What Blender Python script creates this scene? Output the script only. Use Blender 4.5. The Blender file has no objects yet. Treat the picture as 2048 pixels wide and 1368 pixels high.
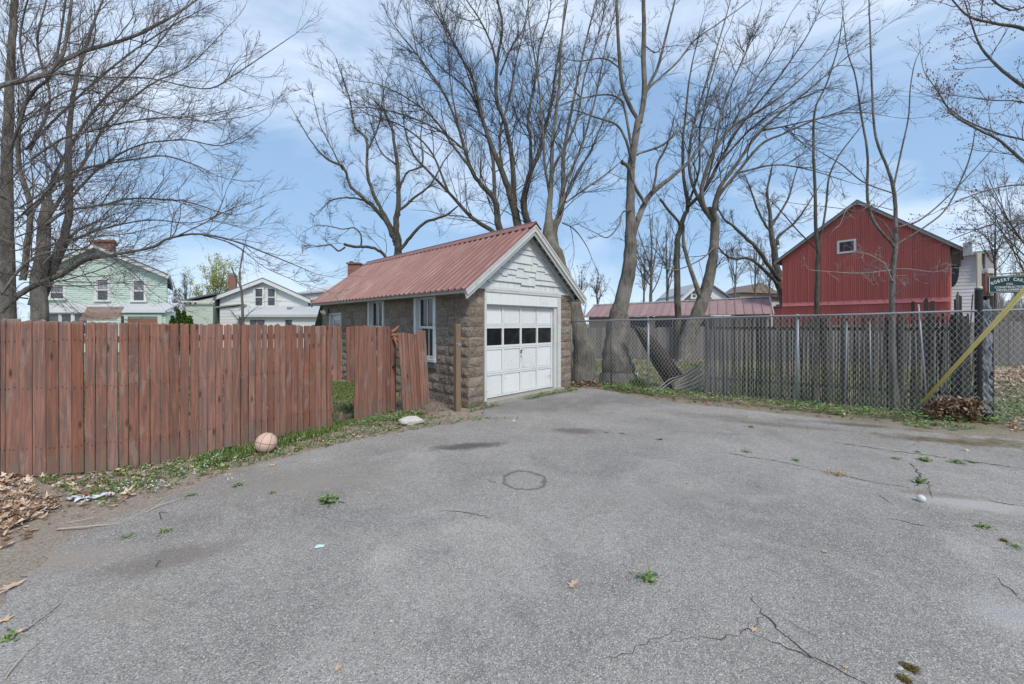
import bpy, bmesh, math, random
import numpy as np
from mathutils import Vector, Matrix
random.seed(7)
RNG = np.random.default_rng(11)
S = bpy.context.scene
COL = S.collection
R = math.radians

# ------------------------------------------------------------------ camera
H = 1.55; F = 790.0; CX = 1024.0; HY = 647.0
cd = bpy.data.cameras.new('camera'); cam = bpy.data.objects.new('camera', cd); COL.objects.link(cam)
cam.location = (0, 0, H); cam.rotation_euler = (R(90), 0, 0)
cd.sensor_width = 36; cd.lens = F / 2048 * 36; cd.shift_y = -(684 - HY) / 2048
cd.clip_start = 0.05; cd.clip_end = 2000
S.camera = cam
# ------------------------------------------------------------------ world, sun, exposure
SUN_EL = R(48); SUN_AZ = R(150)      # azimuth clockwise from +Y: behind the camera, to the right
w = bpy.data.worlds.new('World'); S.world = w; w.use_nodes = True
wt = w.node_tree; wn = wt.nodes; wn.clear()
wo = wn.new('ShaderNodeOutputWorld'); bg = wn.new('ShaderNodeBackground')
sky = wn.new('ShaderNodeTexSky'); sky.sky_type = 'NISHITA'; sky.sun_disc = False
sky.sun_elevation = SUN_EL; sky.sun_rotation = SUN_AZ; sky.air_density = 1.0; sky.dust_density = 1.2; sky.ozone_density = 1.2
tc = wn.new('ShaderNodeTexCoord')
def wnoise(scale, sc3, detail, dist, loc=(0, 0, 0), rot=(0, 0, 0)):
    m = wn.new('ShaderNodeMapping'); m.inputs['Scale'].default_value = sc3; m.inputs['Location'].default_value = loc
    m.inputs['Rotation'].default_value = rot
    wt.links.new(tc.outputs['Generated'], m.inputs[0])
    n = wn.new('ShaderNodeTexNoise'); n.inputs['Scale'].default_value = scale; n.inputs['Detail'].default_value = detail
    n.inputs['Distortion'].default_value = dist; n.inputs['Roughness'].default_value = .6
    wt.links.new(m.outputs[0], n.inputs[0]); return n
n1 = wnoise(1.5, (1, 1, 2.3), 7, .5, (.35, .9, 0.1), (0, R(14), R(10)))
n2 = wnoise(1.1, (1, 1, 2.4), 3, .2, (2.0, 0, 3.4))
ad = wn.new('ShaderNodeMath'); ad.operation = 'MULTIPLY_ADD'; ad.inputs[1].default_value = .55
wt.links.new(n1.outputs[0], ad.inputs[0])
m2 = wn.new('ShaderNodeMath'); m2.operation = 'MULTIPLY'; m2.inputs[1].default_value = .45
wt.links.new(n2.outputs[0], m2.inputs[0]); wt.links.new(m2.outputs[0], ad.inputs[2])
cr = wn.new('ShaderNodeValToRGB'); cr.color_ramp.elements[0].position = .45; cr.color_ramp.elements[1].position = .66
cr.color_ramp.elements[0].color = (0, 0, 0, 1); cr.color_ramp.elements[1].color = (.75, .75, .75, 1)
wt.links.new(ad.outputs[0], cr.inputs[0])
# veil of thin high cloud all over, so the blue is pale
veil = wn.new('ShaderNodeMixRGB'); veil.inputs[0].default_value = .88
sz_ = wn.new('ShaderNodeSeparateXYZ'); wt.links.new(tc.outputs['Generated'], sz_.inputs[0])
hr = wn.new('ShaderNodeValToRGB'); e_ = hr.color_ramp.elements
e_[0].position = 0; e_[0].color = (.49, .60, .70, 1); e_[1].position = .75; e_[1].color = (.160, .265, .44, 1)
k_ = e_.new(.16); k_.color = (.235, .37, .555, 1)
wt.links.new(sz_.outputs[2], hr.inputs[0])
sc_ = wn.new('ShaderNodeVectorMath'); sc_.operation = 'SCALE'; sc_.inputs[3].default_value = 8.0
wt.links.new(hr.outputs[0], sc_.inputs[0]); wt.links.new(sc_.outputs[0], veil.inputs[2])
wt.links.new(sky.outputs[0], veil.inputs[1])
mx = wn.new('ShaderNodeMixRGB'); mx.inputs[2].default_value = (6.2, 6.6, 7.1, 1)
wt.links.new(cr.outputs[0], mx.inputs[0]); wt.links.new(veil.outputs[0], mx.inputs[1])
wt.links.new(mx.outputs[0], bg.inputs[0]); bg.inputs[1].default_value = .095
wt.links.new(bg.outputs[0], wo.inputs[0])
sl = bpy.data.lights.new('sun', 'SUN'); sl.energy = 1.5; sl.angle = R(12); sl.color = (1, .93, .82)
sun = bpy.data.objects.new('sun', sl); COL.objects.link(sun)
sd = Vector((math.sin(SUN_AZ) * math.cos(SUN_EL), math.cos(SUN_AZ) * math.cos(SUN_EL), math.sin(SUN_EL)))
sun.rotation_euler = (-sd).to_track_quat('-Z', 'Y').to_euler(); sun.location = (5, -10, 20)
S.view_settings.view_transform = 'Standard'; S.view_settings.look = 'None'
S.view_settings.exposure = 1.08; S.view_settings.gamma = 1; S.view_settings.use_curve_mapping = False

# ------------------------------------------------------------------ pixel to place
def W(px, py, d): return Vector(((px - CX) / F * d, d, H - (py - HY) / F * d))
def G(px, py):
    d = H * F / (py - HY); return Vector(((px - CX) / F * d, d, 0))
def on_line(px, A, B):      # where the ray of column px crosses the ground line A-B
    k = (px - CX) / F; dx, dy = B[0] - A[0], B[1] - A[1]
    t = (k * A[1] - A[0]) / (dx - k * dy)
    return Vector((A[0] + dx * t, A[1] + dy * t, 0))

# ------------------------------------------------------------------ materials
def srgb(r, g, b):
    f = lambda c: (c / 255 / 12.92) if c <= 10 else ((c / 255 + .055) / 1.055) ** 2.4
    return (f(r), f(g), f(b), 1)
class NT:
    def __init__(s, name, rough=.8, spec=.3, metal=0):
        s.m = bpy.data.materials.new(name); s.m.use_nodes = True; s.t = s.m.node_tree; s.n = s.t.nodes
        s.b = s.n['Principled BSDF']; s.b.inputs['Roughness'].default_value = rough
        s.b.inputs['Specular IOR Level'].default_value = spec; s.b.inputs['Metallic'].default_value = metal
        s.tc = s.n.new('ShaderNodeTexCoord'); s.geo = s.n.new('ShaderNodeNewGeometry')
    def l(s, a, b): s.t.links.new(a, b)
    def map(s, scale=(1, 1, 1), loc=(0, 0, 0), coord='Object', src=None):
        m = s.n.new('ShaderNodeMapping'); m.inputs['Scale'].default_value = scale; m.inputs['Location'].default_value = loc
        s.l(src if src else (s.geo.outputs['Position'] if coord == 'World' else s.tc.outputs[coord]), m.inputs[0]); return m.outputs[0]
    def noise(s, scale=5, detail=4, rough=.5, vec=None, dist=0, color=False):
        n = s.n.new('ShaderNodeTexNoise'); n.inputs['Scale'].default_value = scale; n.inputs['Detail'].default_value = detail
        n.inputs['Roughness'].default_value = rough; n.inputs['Distortion'].default_value = dist
        if vec is not None: s.l(vec, n.inputs[0])
        return n.outputs[1 if color else 0]
    def voro(s, scale=5, vec=None, feature='F1', out=0):
        n = s.n.new('ShaderNodeTexVoronoi'); n.inputs['Scale'].default_value = scale; n.feature = feature
        if vec is not None: s.l(vec, n.inputs[0])
        return n.outputs[out]
    def ramp(s, fac, stops):
        r = s.n.new('ShaderNodeValToRGB'); e = r.color_ramp.elements
        while len(e) < len(stops): e.new(.5)
        for i, (p, c) in enumerate(stops):
            e[i].position = p; e[i].color = c if hasattr(c, '__len__') else (c, c, c, 1)
        s.l(fac, r.inputs[0]); return r.outputs[0]
    def mix(s, fac, a, b, mode='MIX'):
        m = s.n.new('ShaderNodeMixRGB'); m.blend_type = mode
        for i, v in ((0, fac), (1, a), (2, b)):
            if hasattr(v, 'is_linked') or hasattr(v, 'links'): s.l(v, m.inputs[i])
            else: m.inputs[i].default_value = v
        return m.outputs[0]
    def math(s, op, a, b=0, c=0):
        m = s.n.new('ShaderNodeMath'); m.operation = op
        for i, v in enumerate((a, b, c)):
            if hasattr(v, 'links'): s.l(v, m.inputs[i])
            else: m.inputs[i].default_value = v
        return m.outputs[0]
    def rand(s):
        return s.n.new('ShaderNodeObjectInfo').outputs['Random']
    def hsv(s, col, v, h=.5, sat=1):
        m = s.n.new('ShaderNodeHueSaturation'); s.l(col, m.inputs['Color'])
        for k, q in (('Value', v), ('Hue', h), ('Saturation', sat)):
            if hasattr(q, 'links'): s.l(q, m.inputs[k])
            else: m.inputs[k].default_value = q
        return m.outputs[0]
    def remap(s, v, a, b, c=0, d=1):
        m = s.n.new('ShaderNodeMapRange'); s.l(v, m.inputs[0])
        for i, q in enumerate((a, b, c, d)): m.inputs[i + 1].default_value = q
        return m.outputs[0]
    def color(s, c):
        if hasattr(c, 'links'): s.l(c, s.b.inputs['Base Color'])
        else: s.b.inputs['Base Color'].default_value = c
    def bump(s, h, strength=.3, dist=.01):
        b = s.n.new('ShaderNodeBump'); b.inputs['Strength'].default_value = strength; b.inputs['Distance'].default_value = dist
        s.l(h, b.inputs['Height']); s.l(b.outputs[0], s.b.inputs['Normal'])
    def offs(s, vec, amt=37.0):     # shift a texture per object
        c = s.n.new('ShaderNodeVectorMath'); c.operation = 'ADD'; x = s.n.new('ShaderNodeCombineXYZ')
        r = s.math('MULTIPLY', s.rand(), amt)
        for i in range(3): s.l(r, x.inputs[i])
        s.l(vec, c.inputs[0]); s.l(x.outputs[0], c.inputs[1]); return c.outputs[0]
M = {}
def plain(name, col, rough=.7, spec=.3, metal=0, var=.15, scale=8, bump=0, rnd=0):
    t = NT(name, rough, spec, metal)
    n = t.noise(scale, 5, .6, t.tc.outputs['Object'])
    c = t.mix(n, tuple(v * (1 - var) for v in col[:3]) + (1,), tuple(min(1, v * (1 + var)) for v in col[:3]) + (1,))
    if rnd: c = t.hsv(c, t.remap(t.rand(), 0, 1, 1 - rnd, 1 + rnd))
    t.color(c)
    if bump: t.bump(t.noise(scale * 6, 5, .6, t.tc.outputs['Object']), bump, .01)
    M[name] = t.m; return t.m

def mk_asphalt():
    t = NT('asphalt', .9, .22); p = t.map(coord='World')
    xy = t.n.new('ShaderNodeSeparateXYZ'); t.l(t.geo.outputs['Position'], xy.inputs[0]); X, Y = xy.outputs[0], xy.outputs[1]
    big = t.noise(.45, 5, .55, p, .6); mid = t.noise(1.9, 7, .68, p, .6); fine = t.noise(14, 4, .7, p)
    base = t.mix(t.ramp(big, [(.35, 0), (.65, 1)]), (.235, .217, .200, 1), (.355, .333, .306, 1))
    base = t.mix(t.ramp(mid, [(.35, 0), (.7, .55)]), base, (.375, .36, .335, 1))
    base = t.mix(t.ramp(fine, [(.45, 0), (.7, .35)]), base, (.15, .145, .15, 1))
    blot = t.noise(.9, 6, .62, t.map(coord='World', loc=(7, 3, 0)), 1.0); base = t.mix(t.ramp(blot, [(.48, 0), (.66, .38)]), base, (.135, .128, .124, 1))
    pale = t.noise(.7, 7, .66, t.map(coord='World', loc=(1, 9, 0)), .8); base = t.mix(t.ramp(pale, [(.53, 0), (.68, .6)]), base, (.44, .42, .385, 1))
    cell = t.voro(150, p, 'F1', 1); cd_ = t.n.new('ShaderNodeSeparateColor'); t.l(cell, cd_.inputs[0])
    base = t.mix(t.ramp(cd_.outputs[0], [(.0, .55), (.35, 0)]), base, (.075, .069, .068, 1))
    base = t.mix(t.ramp(cd_.outputs[1], [(.76, 0), (1.0, .55)]), base, (.62, .60, .56, 1))
    cell2 = t.voro(260, p, 'F1', 1); c2 = t.n.new('ShaderNodeSeparateColor'); t.l(cell2, c2.inputs[0])
    base = t.mix(t.ramp(c2.outputs[2], [(0, .5), (.4, 0)]), base, (.06, .058, .062, 1))
    base = t.mix(t.ramp(c2.outputs[0], [(.94, 0), (.96, .5)]), base, (.75, .74, .70, 1))
    wob = t.noise(3.5, 5, .65, p, .5)
    def ell(cx, cy, rx, ry, ang, soft=.5, wa=.9):
        dx = t.math('SUBTRACT', X, cx); dy = t.math('SUBTRACT', Y, cy); c, s_ = math.cos(ang), math.sin(ang)
        u = t.math('MULTIPLY_ADD', dx, c / rx, t.math('MULTIPLY', dy, s_ / rx))
        v = t.math('MULTIPLY_ADD', dx, -s_ / ry, t.math('MULTIPLY', dy, c / ry))
        r = t.math('SQRT', t.math('ADD', t.math('MULTIPLY', u, u), t.math('MULTIPLY', v, v)))
        r = t.math('ADD', r, t.math('MULTIPLY', t.math('SUBTRACT', wob, .5), wa))
        return r
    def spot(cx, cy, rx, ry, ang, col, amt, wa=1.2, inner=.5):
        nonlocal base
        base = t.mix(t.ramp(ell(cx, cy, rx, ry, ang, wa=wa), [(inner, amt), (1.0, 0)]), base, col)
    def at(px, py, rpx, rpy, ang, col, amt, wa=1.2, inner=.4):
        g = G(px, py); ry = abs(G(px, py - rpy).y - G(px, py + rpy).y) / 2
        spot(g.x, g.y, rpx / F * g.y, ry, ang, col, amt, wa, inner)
    dk = (.055, .053, .056, 1)
    at(935, 893, 85, 9, .25, dk, .75); at(600, 960, 240, 40, .1, (.245, .225, .195, 1), .5); at(1150, 862, 60, 8, 0, (.13, .10, .08, 1), .7)
    at(1650, 845, 120, 5, -.3, dk, .35)
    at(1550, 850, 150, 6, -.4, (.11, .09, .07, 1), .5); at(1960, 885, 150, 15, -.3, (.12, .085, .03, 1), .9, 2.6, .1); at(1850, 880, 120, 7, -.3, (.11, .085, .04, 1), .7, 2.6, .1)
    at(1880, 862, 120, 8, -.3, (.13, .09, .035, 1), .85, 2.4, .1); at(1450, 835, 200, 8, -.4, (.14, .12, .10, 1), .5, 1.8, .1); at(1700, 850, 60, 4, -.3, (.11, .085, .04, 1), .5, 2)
    at(110, 1120, 190, 40, .2, (.30, .255, .215, 1), .85, 1.0, .1); at(330, 1120, 140, 34, .5, (.17, .14, .125, 1), .6, 1.2)
    at(640, 965, 110, 22, 0, (.27, .25, .21, 1), .45); at(250, 1220, 110, 26, 0, (.27, .245, .19, 1), .35)
    at(1960, 1010, 120, 18, -.3, (.42, .41, .40, 1), .6); at(1880, 990, 90, 10, -.3, (.16, .13, .11, 1), .45)
    at(2020, 1230, 90, 60, 0, (.40, .40, .40, 1), .5)
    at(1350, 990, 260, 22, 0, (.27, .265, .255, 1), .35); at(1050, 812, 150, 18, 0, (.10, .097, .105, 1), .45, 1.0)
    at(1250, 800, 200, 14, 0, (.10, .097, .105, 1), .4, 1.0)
    # round patch: a dark tar ring
    g = G(1048, 961); r = ell(g.x, g.y, 45 / F * g.y, .255, 0, wa=.75)
    ring = t.ramp(r, [(.76, 0), (.86, .55), (.95, .55), (1.08, 0)]); base = t.mix(ring, base, dk)
    t.color(base)
    h = t.math('ADD', t.math('MULTIPLY', t.voro(120, p), 1.0), t.math('MULTIPLY', fine, .8))
    t.bump(h, .55, .006); t.l(t.ramp(mid, [(.3, .8), (.7, .95)]), t.b.inputs['Roughness'])
    M['asphalt'] = t.m
mk_asphalt()
def mk_ground():
    t = NT('ground', .95, .1); p = t.map(coord='World')
    a = t.noise(1.4, 6, .65, p, .5); b = t.noise(9, 6, .7, p); c = t.noise(.35, 4, .5, p); f = t.noise(60, 3, .7, p)
    soil = t.mix(b, (.22, .18, .145, 1), (.55, .47, .39, 1))
    xy = t.n.new('ShaderNodeSeparateXYZ'); t.l(t.geo.outputs['Position'], xy.inputs[0])
    far = t.remap(t.math('ADD', t.math('MULTIPLY', xy.outputs[1], 1), t.math('MULTIPLY', xy.outputs[0], .55)), 8.5, 11)
    leftyard = t.remap(t.math('SUBTRACT', xy.outputs[1], t.math('MULTIPLY', xy.outputs[0], .9)), 9.0, 10.0)
    amt = t.math('MAXIMUM', far, leftyard)
    g = t.mix(b, (.09, .11, .042, 1), (.22, .24, .11, 1))
    dead = t.mix(f, (.16, .12, .085, 1), (.40, .34, .28, 1))
    yard = t.mix(t.ramp(a, [(.42, 0), (.55, 1)]), dead, g)
    col = t.mix(t.math('MULTIPLY', amt, .92), soil, yard)
    col = t.mix(t.ramp(f, [(.4, .35), (.6, 0)]), col, (.07, .06, .05, 1))
    t.color(col); t.bump(t.math('ADD', b, f), .7, .03); M['ground'] = t.m
mk_ground()
def mk_redwood():
    t = NT('redwood', .85, .2); v = t.offs(t.map((1, 1, .03)), 60); v2 = t.offs(t.map((1, 1, .35)), 31)
    grain = t.noise(75, 6, .65, v, .4); patch = t.noise(8, 5, .6, v2, .6); streak = t.noise(30, 5, .62, t.offs(t.map((1, 1, .07)), 90), .8)
    c = t.mix(t.ramp(grain, [(.3, 0), (.7, 1)]), (.160, .064, .041, 1), (.345, .148, .098, 1))
    c = t.mix(t.ramp(streak, [(.46, 0), (.60, .8)]), c, (.135, .090, .078, 1))
    c = t.mix(t.ramp(patch, [(.57, 0), (.68, .6)]), c, (.26, .215, .19, 1))
    kn = t.voro(7, t.offs(t.map((1, 1, .32)), 80)); c = t.mix(t.ramp(kn, [(.04, .85), (.14, 0)]), c, (.055, .02, .014, 1))
    z = t.n.new('ShaderNodeSeparateXYZ'); t.l(t.geo.outputs['Position'], z.inputs[0])
    low = t.math('ADD', z.outputs[2], t.math('MULTIPLY', t.math('SUBTRACT', patch, .5), 1.2))
    c = t.mix(t.ramp(low, [(.0, .7), (.22, 0)]), c, (.17, .14, .105, 1))
    hi = t.math('ADD', z.outputs[2], t.math('MULTIPLY', patch, .1))
    c = t.mix(t.ramp(t.remap(hi, 1.58, 1.66), [(0, 0), (1, .6)]), c, (.30, .27, .25, 1))
    c = t.hsv(c, t.remap(t.rand(), 0, 1, .86, 1.14), .5, t.remap(t.rand(), 0, 1, .98, .80))
    t.color(c); t.bump(t.math('ADD', grain, t.math('MULTIPLY', kn, .3)), .5, .006); M['redwood'] = t.m
mk_redwood()
def mk_wood(name, lo, hi, rnd=.3, green=0):
    t = NT(name, .88, .15); v = t.offs(t.map((1, 1, .05)), 60)
    grain = t.noise(60, 6, .65, v, .4); patch = t.noise(5, 5, .6, t.offs(t.map((1, 1, .4)), 33))
    c = t.mix(grain, lo, hi); c = t.mix(t.ramp(patch, [(.4, 0), (.7, .6)]), c, tuple(x * .5 for x in hi[:3]) + (1,))
    if green:
        z = t.n.new('ShaderNodeSeparateXYZ'); t.l(t.geo.outputs['Position'], z.inputs[0])
        c = t.mix(t.ramp(z.outputs[2], [(.1, green), (.75, 0)]), c, (.11, .14, .075, 1))
    c = t.hsv(c, t.remap(t.rand(), 0, 1, 1 - rnd, 1 + rnd)); t.color(c); t.bump(grain, .5, .006); M[name] = t.m
mk_wood('grey_wood', (.10, .093, .095, 1), (.27, .255, .25, 1), .18)
mk_wood('stake_wood', (.022, .02, .018, 1), (.19, .178, .158, 1), .75, .3)
mk_wood('post_wood', (.10, .068, .045, 1), (.33, .235, .165, 1), .1)
mk_wood('stick_wood', (.16, .12, .09, 1), (.36, .30, .24, 1), .2)
mk_wood('pale_stick', (.34, .29, .23, 1), (.60, .54, .45, 1), .1)
mk_wood('rotten_wood', (.02, .017, .015, 1), (.085, .075, .065, 1), .1)
mk_wood('raw_wood', (.28, .10, .05, 1), (.50, .24, .14, 1), .1)
def mk_stone():
    t = NT('stone_block', .92, .2); v = t.offs(t.tc.outputs['Object'], 50)
    n = t.noise(5, 6, .65, v, .3); f = t.noise(38, 6, .7, v); sp = t.voro(70, v)
    c = t.mix(t.ramp(n, [(.3, 0), (.7, 1)]), (.19, .152, .12, 1), (.43, .355, .285, 1))
    c = t.mix(t.ramp(f, [(.40, .7), (.52, 0)]), c, (.075, .060, .052, 1))
    c = t.mix(t.ramp(sp, [(.1, .5), (.3, 0)]), c, (.42, .35, .29, 1))
    c = t.hsv(c, t.remap(t.rand(), 0, 1, .84, 1.14), .5, t.remap(t.rand(), 0, 1, 1.1, .85))
    z = t.n.new('ShaderNodeSeparateXYZ'); t.l(t.geo.outputs['Position'], z.inputs[0])
    c = t.mix(t.ramp(t.math('ADD', z.outputs[2], t.math('MULTIPLY', n, .4)), [(.25, .4), (.55, 0)]), c, (.13, .12, .095, 1))
    t.color(c); t.bump(t.math('ADD', t.math('MULTIPLY', n, 2), f), .8, .02); M['stone_block'] = t.m
mk_stone()
plain('mortar', (.24, .215, .19), .95, .1, 0, .3, 20, .4)
plain('concrete', (.30, .285, .26), .9, .2, 0, .3, 6, .4)
def mk_paint(name, col, wear=.3, wearcol=(.32, .29, .25, 1), vs=1.0, rough=.55):
    t = NT(name, rough, .35); v = t.offs(t.tc.outputs['Object'], 20)
    n = t.noise(3.5, 6, .65, v, .4); st = t.noise(14, 5, .7, t.offs(t.map((1, 1, .12)), 9)); f = t.noise(45, 4, .7, v)
    c = t.mix(n, tuple(x * .90 for x in col[:3]) + (1,), col)
    c = t.mix(t.ramp(st, [(.45, 0), (.75, .3)]), c, tuple(x * .72 for x in col[:3]) + (1,))
    c = t.mix(t.ramp(t.math('MULTIPLY', f, t.math('ADD', n, .25)), [(.50 - wear * .12, 0), (.56 - wear * .12, .8)]), c, wearcol)
    c = t.hsv(c, t.remap(t.rand(), 0, 1, .95, 1.04)); t.color(c); t.bump(t.math('ADD', st, f), .25, .004); M[name] = t.m
mk_paint('white_paint', (.70, .725, .735, 1), .35)
mk_paint('trim_paint', (.56, .575, .56, 1), .6)
mk_paint('grey_paint', (.48, .49, .475, 1), .25)
mk_paint('weathered_trim', (.26, .26, .255, 1), .6)
mk_paint('fascia_paint', (.30, .28, .245, 1), .8)
mk_paint('shingle_paint', (.58, .615, .615, 1), .15)
mk_paint('mint_siding', (.54, .66, .585, 1), .1, (.4, .5, .44, 1))
mk_paint('white_siding', (.70, .72, .72, 1), .1, (.5, .5, .5, 1))
mk_paint('pale_green_stucco', (.60, .68, .62, 1), .1, (.5, .52, .5, 1))
mk_paint('blue_white_siding', (.60, .67, .72, 1), .1, (.5, .5, .5, 1))
mk_paint('slate_blue_siding', (.15, .18, .22, 1), .1, (.2, .2, .25, 1))
mk_paint('brown_siding', (.26, .19, .15, 1), .2, (.2, .15, .12, 1))
mk_paint('cream_siding', (.62, .55, .42, 1), .1, (.5, .45, .4, 1))
mk_paint('pink_wall', (.40, .32, .29, 1), .4, (.3, .22, .2, 1))
def mk_redroof():
    t = NT('red_roof_metal', .5, .4); p = t.offs(t.tc.outputs['Object'], 5)
    n = t.noise(1.6, 5, .6, p, .5); st = t.noise(7, 5, .65, t.map((.25, 3.0, .25)), .3); f = t.noise(40, 4, .7, p)
    c = t.mix(n, (.18, .075, .065, 1), (.29, .135, .120, 1))
    c = t.mix(t.ramp(st, [(.45, 0), (.72, .55)]), c, (.37, .255, .235, 1))
    c = t.mix(t.ramp(f, [(.58, 0), (.75, .35)]), c, (.22, .12, .10, 1))
    c = t.hsv(c, t.remap(t.rand(), 0, 1, .93, 1.07)); t.color(c); t.l(t.ramp(n, [(.3, .45), (.7, .62)]), t.b.inputs['Roughness']); M['red_roof_metal'] = t.m
mk_redroof()
def mk_barn():
    t = NT('barn_metal', .6, .3); st = t.noise(9, 5, .6, t.map((3.5, 3.5, .06), coord='World')); n = t.noise(.8, 5, .6, t.map(coord='World'))
    c = t.mix(st, (.46, .10, .088, 1), (.66, .215, .185, 1))
    c = t.mix(t.ramp(n, [(.45, 0), (.7, .4)]), c, (.46, .16, .14, 1))
    c = t.mix(t.ramp(t.noise(30, 4, .6, t.map((3, 3, .1), coord='World')), [(.62, 0), (.7, .5)]), c, (.12, .02, .02, 1))
    c = t.hsv(c, t.remap(t.rand(), 0, 1, .93, 1.07)); t.color(c); M['barn_metal'] = t.m
mk_barn()
plain('barn_flashing', (.62, .20, .20), .6, .3, 0, .15, 3, 0, .08)
plain('pink_roof', (.30, .20, .20), .7, .3, 0, .25, 3, 0, .06)
def mk_bark(name, lo, hi, moss=0, sc=9):
    t = NT(name, .92, .12); p = t.map((1, 1, .18), coord='World'); a = t.noise(sc, 7, .7, p, .5); b = t.noise(2.2, 4, .6, t.map(coord='World')); f = t.noise(sc * 5, 4, .7, t.map((1, 1, .3), coord='World'))
    c = t.mix(t.ramp(a, [(.32, 0), (.68, 1)]), lo, hi); c = t.mix(t.ramp(b, [(.42, 0), (.65, .55)]), c, tuple(x * 1.25 for x in hi[:3]) + (1,))
    if moss: c = t.mix(t.math('MULTIPLY', t.ramp(b, [(.5, 1), (.62, 0)]), moss), c, (.10, .11, .045, 1))
    t.color(c); t.bump(t.math('ADD', t.math('MULTIPLY', a, 2), f), 1.0, .05); M[name] = t.m
mk_bark('bark', (.085, .076, .068, 1), (.35, .325, .295, 1), .12, 16)
mk_bark('bark_dark', (.05, .045, .04, 1), (.23, .21, .185, 1), .15, 14)
mk_bark('bark_light', (.11, .098, .084, 1), (.37, .345, .30, 1), .15, 16)
plain('twig', (.150, .130, .124), .85, .2, 0, .35, 3)
plain('twig_pale', (.27, .245, .23), .8, .2, 0, .35, 3)
plain('twig_dark', (.070, .056, .053), .85, .2, 0, .35, 3)
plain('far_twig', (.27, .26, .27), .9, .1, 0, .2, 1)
plain('bud_red', (.24, .10, .08), .8, .2)
plain('galvanized', (.33, .35, .38), .45, .5, .5, .2, 6)
plain('wire', (.55, .56, .55), .5, .5, .1, .25, 9)
plain('rail_steel', (.24, .25, .26), .5, .5, .4, .3, 5)
plain('black_plastic', (.012, .011, .012), .35, .5, 0, .3, 10)
plain('foil', (.26, .27, .29), .4, .5, .4, .4, 12, .9)
plain('yellow_plastic', (.80, .66, .24), .45, .4, 0, .12, 7, .1)
plain('dark_metal', (.05, .05, .055), .5, .5, .5, .3, 8)
plain('steel_grey', (.30, .30, .31), .4, .5, .6, .3, 8)
plain('cream_post', (.52, .46, .36), .7, .3, 0, .15, 5)
plain('sign_green', (.012, .052, .050), .5, .4, 0, .2, 8)
plain('sign_cream', (.66, .68, .64), .6, .3, 0, .1, 8)
plain('roof_shingle', (.16, .165, .18), .9, .2, 0, .3, 12, .3)
plain('green_shingle', (.17, .19, .155), .95, .15, 0, .35, 14, .4, .25)
plain('pale_roof', (.46, .48, .49), .8, .2, 0, .1, 3)
plain('awning', (.30, .21, .18), .7, .3, 0, .35, 5)
plain('garage_door_brown', (.26, .13, .085), .6, .3, 0, .1, 5)
plain('solar', (.035, .05, .09), .2, .6, 0, .2, 5)
def mk_brick():
    t = NT('brick', .9, .2); b = t.n.new('ShaderNodeTexBrick'); b.inputs['Scale'].default_value = 4.5
    b.inputs['Color1'].default_value = (.30, .105, .06, 1); b.inputs['Color2'].default_value = (.20, .065, .045, 1); b.inputs['Mortar'].default_value = (.3, .26, .22, 1)
    b.inputs['Mortar Size'].default_value = .03
    m = t.n.new('ShaderNodeMapping'); m.inputs['Rotation'].default_value = (R(90), 0, 0); t.l(t.tc.outputs['Object'], m.inputs[0]); t.l(m.outputs[0], b.inputs[0]); t.color(b.outputs[0]); M['brick'] = t.m
mk_brick()
def mk_glass(name, col, rough=.06):
    t = NT(name, rough, .6); n = t.noise(3, 5, .6, t.offs(t.tc.outputs['Object'], 20), 1.2)
    t.color(t.mix(t.ramp(n, [(.45, 0), (.7, .6)]), col, tuple(min(1, x * 2.6 + .01) for x in col[:3]) + (1,))); t.bump(n, .04, .02); M[name] = t.m
mk_glass('dark_glass', (.010, .011, .013, 1)); mk_glass('house_glass', (.05, .055, .065, 1)); mk_glass('curtain_glass', (.17, .17, .19, 1), .25)
def mk_leaf(name, stops, rough=.75):
    t = NT(name, rough, .2); n = t.noise(30, 2, .5, t.map(coord='World')); isl = t.geo.outputs['Random Per Island']
    c = t.ramp(isl, stops); c = t.mix(t.ramp(n, [(.3, .3), (.6, 0)]), c, tuple(x * .5 for x in stops[0][1][:3]) + (1,)); t.color(c)
    t.l(t.n.new('ShaderNodeBsdfTranslucent').outputs[0], t.n.new('ShaderNodeMixShader').inputs[1]) if False else None
    M[name] = t.m
mk_leaf('dead_leaf', [(0, (.16, .085, .045, 1)), (.3, (.40, .26, .17, 1)), (.65, (.60, .44, .32, 1)), (1, (.72, .60, .48, 1))])
mk_leaf('brown_leaf', [(0, (.06, .035, .025, 1)), (.5, (.17, .095, .06, 1)), (1, (.34, .20, .12, 1))])
mk_leaf('weed', [(0, (.06, .12, .03, 1)), (.5, (.17, .26, .085, 1)), (1, (.34, .42, .19, 1))])
mk_leaf('grass_blade', [(0, (.05, .10, .02, 1)), (.6, (.11, .20, .04, 1)), (.8, (.2, .27, .09, 1)), (1, (.42, .37, .22, 1))])
mk_leaf('yew', [(0, (.02, .05, .01, 1)), (1, (.10, .17, .03, 1))])
mk_leaf('spring_leaf', [(0, (.22, .27, .05, 1)), (1, (.52, .52, .18, 1))])
plain('petal', (.78, .78, .84), .7, .2, 0, .05)
plain('petal_yellow', (.75, .60, .03), .7, .2, 0, .05)
plain('ball_rubber', (.56, .40, .32), .75, .25, 0, .1, 5, .25)
plain('ball_seam', (.09, .05, .04), .7, .3)
plain('rock', (.50, .48, .44), .95, .15, 0, .3, 14, .6)
plain('grit', (.36, .33, .29), .9, .2, 0, .3, 20, .2)
plain('pebble', (.62, .60, .57), .9, .2, 0, .15, 20, .2)
plain('paper', (.55, .72, .66), .7, .3, 0, .05)
plain('plastic_rag', (.55, .56, .66), .5, .4, 0, .15, 12, .2)
plain('red_wrapper', (.5, .06, .05), .5, .4)
plain('crack', (.06, .056, .054), .95, .1)
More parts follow.
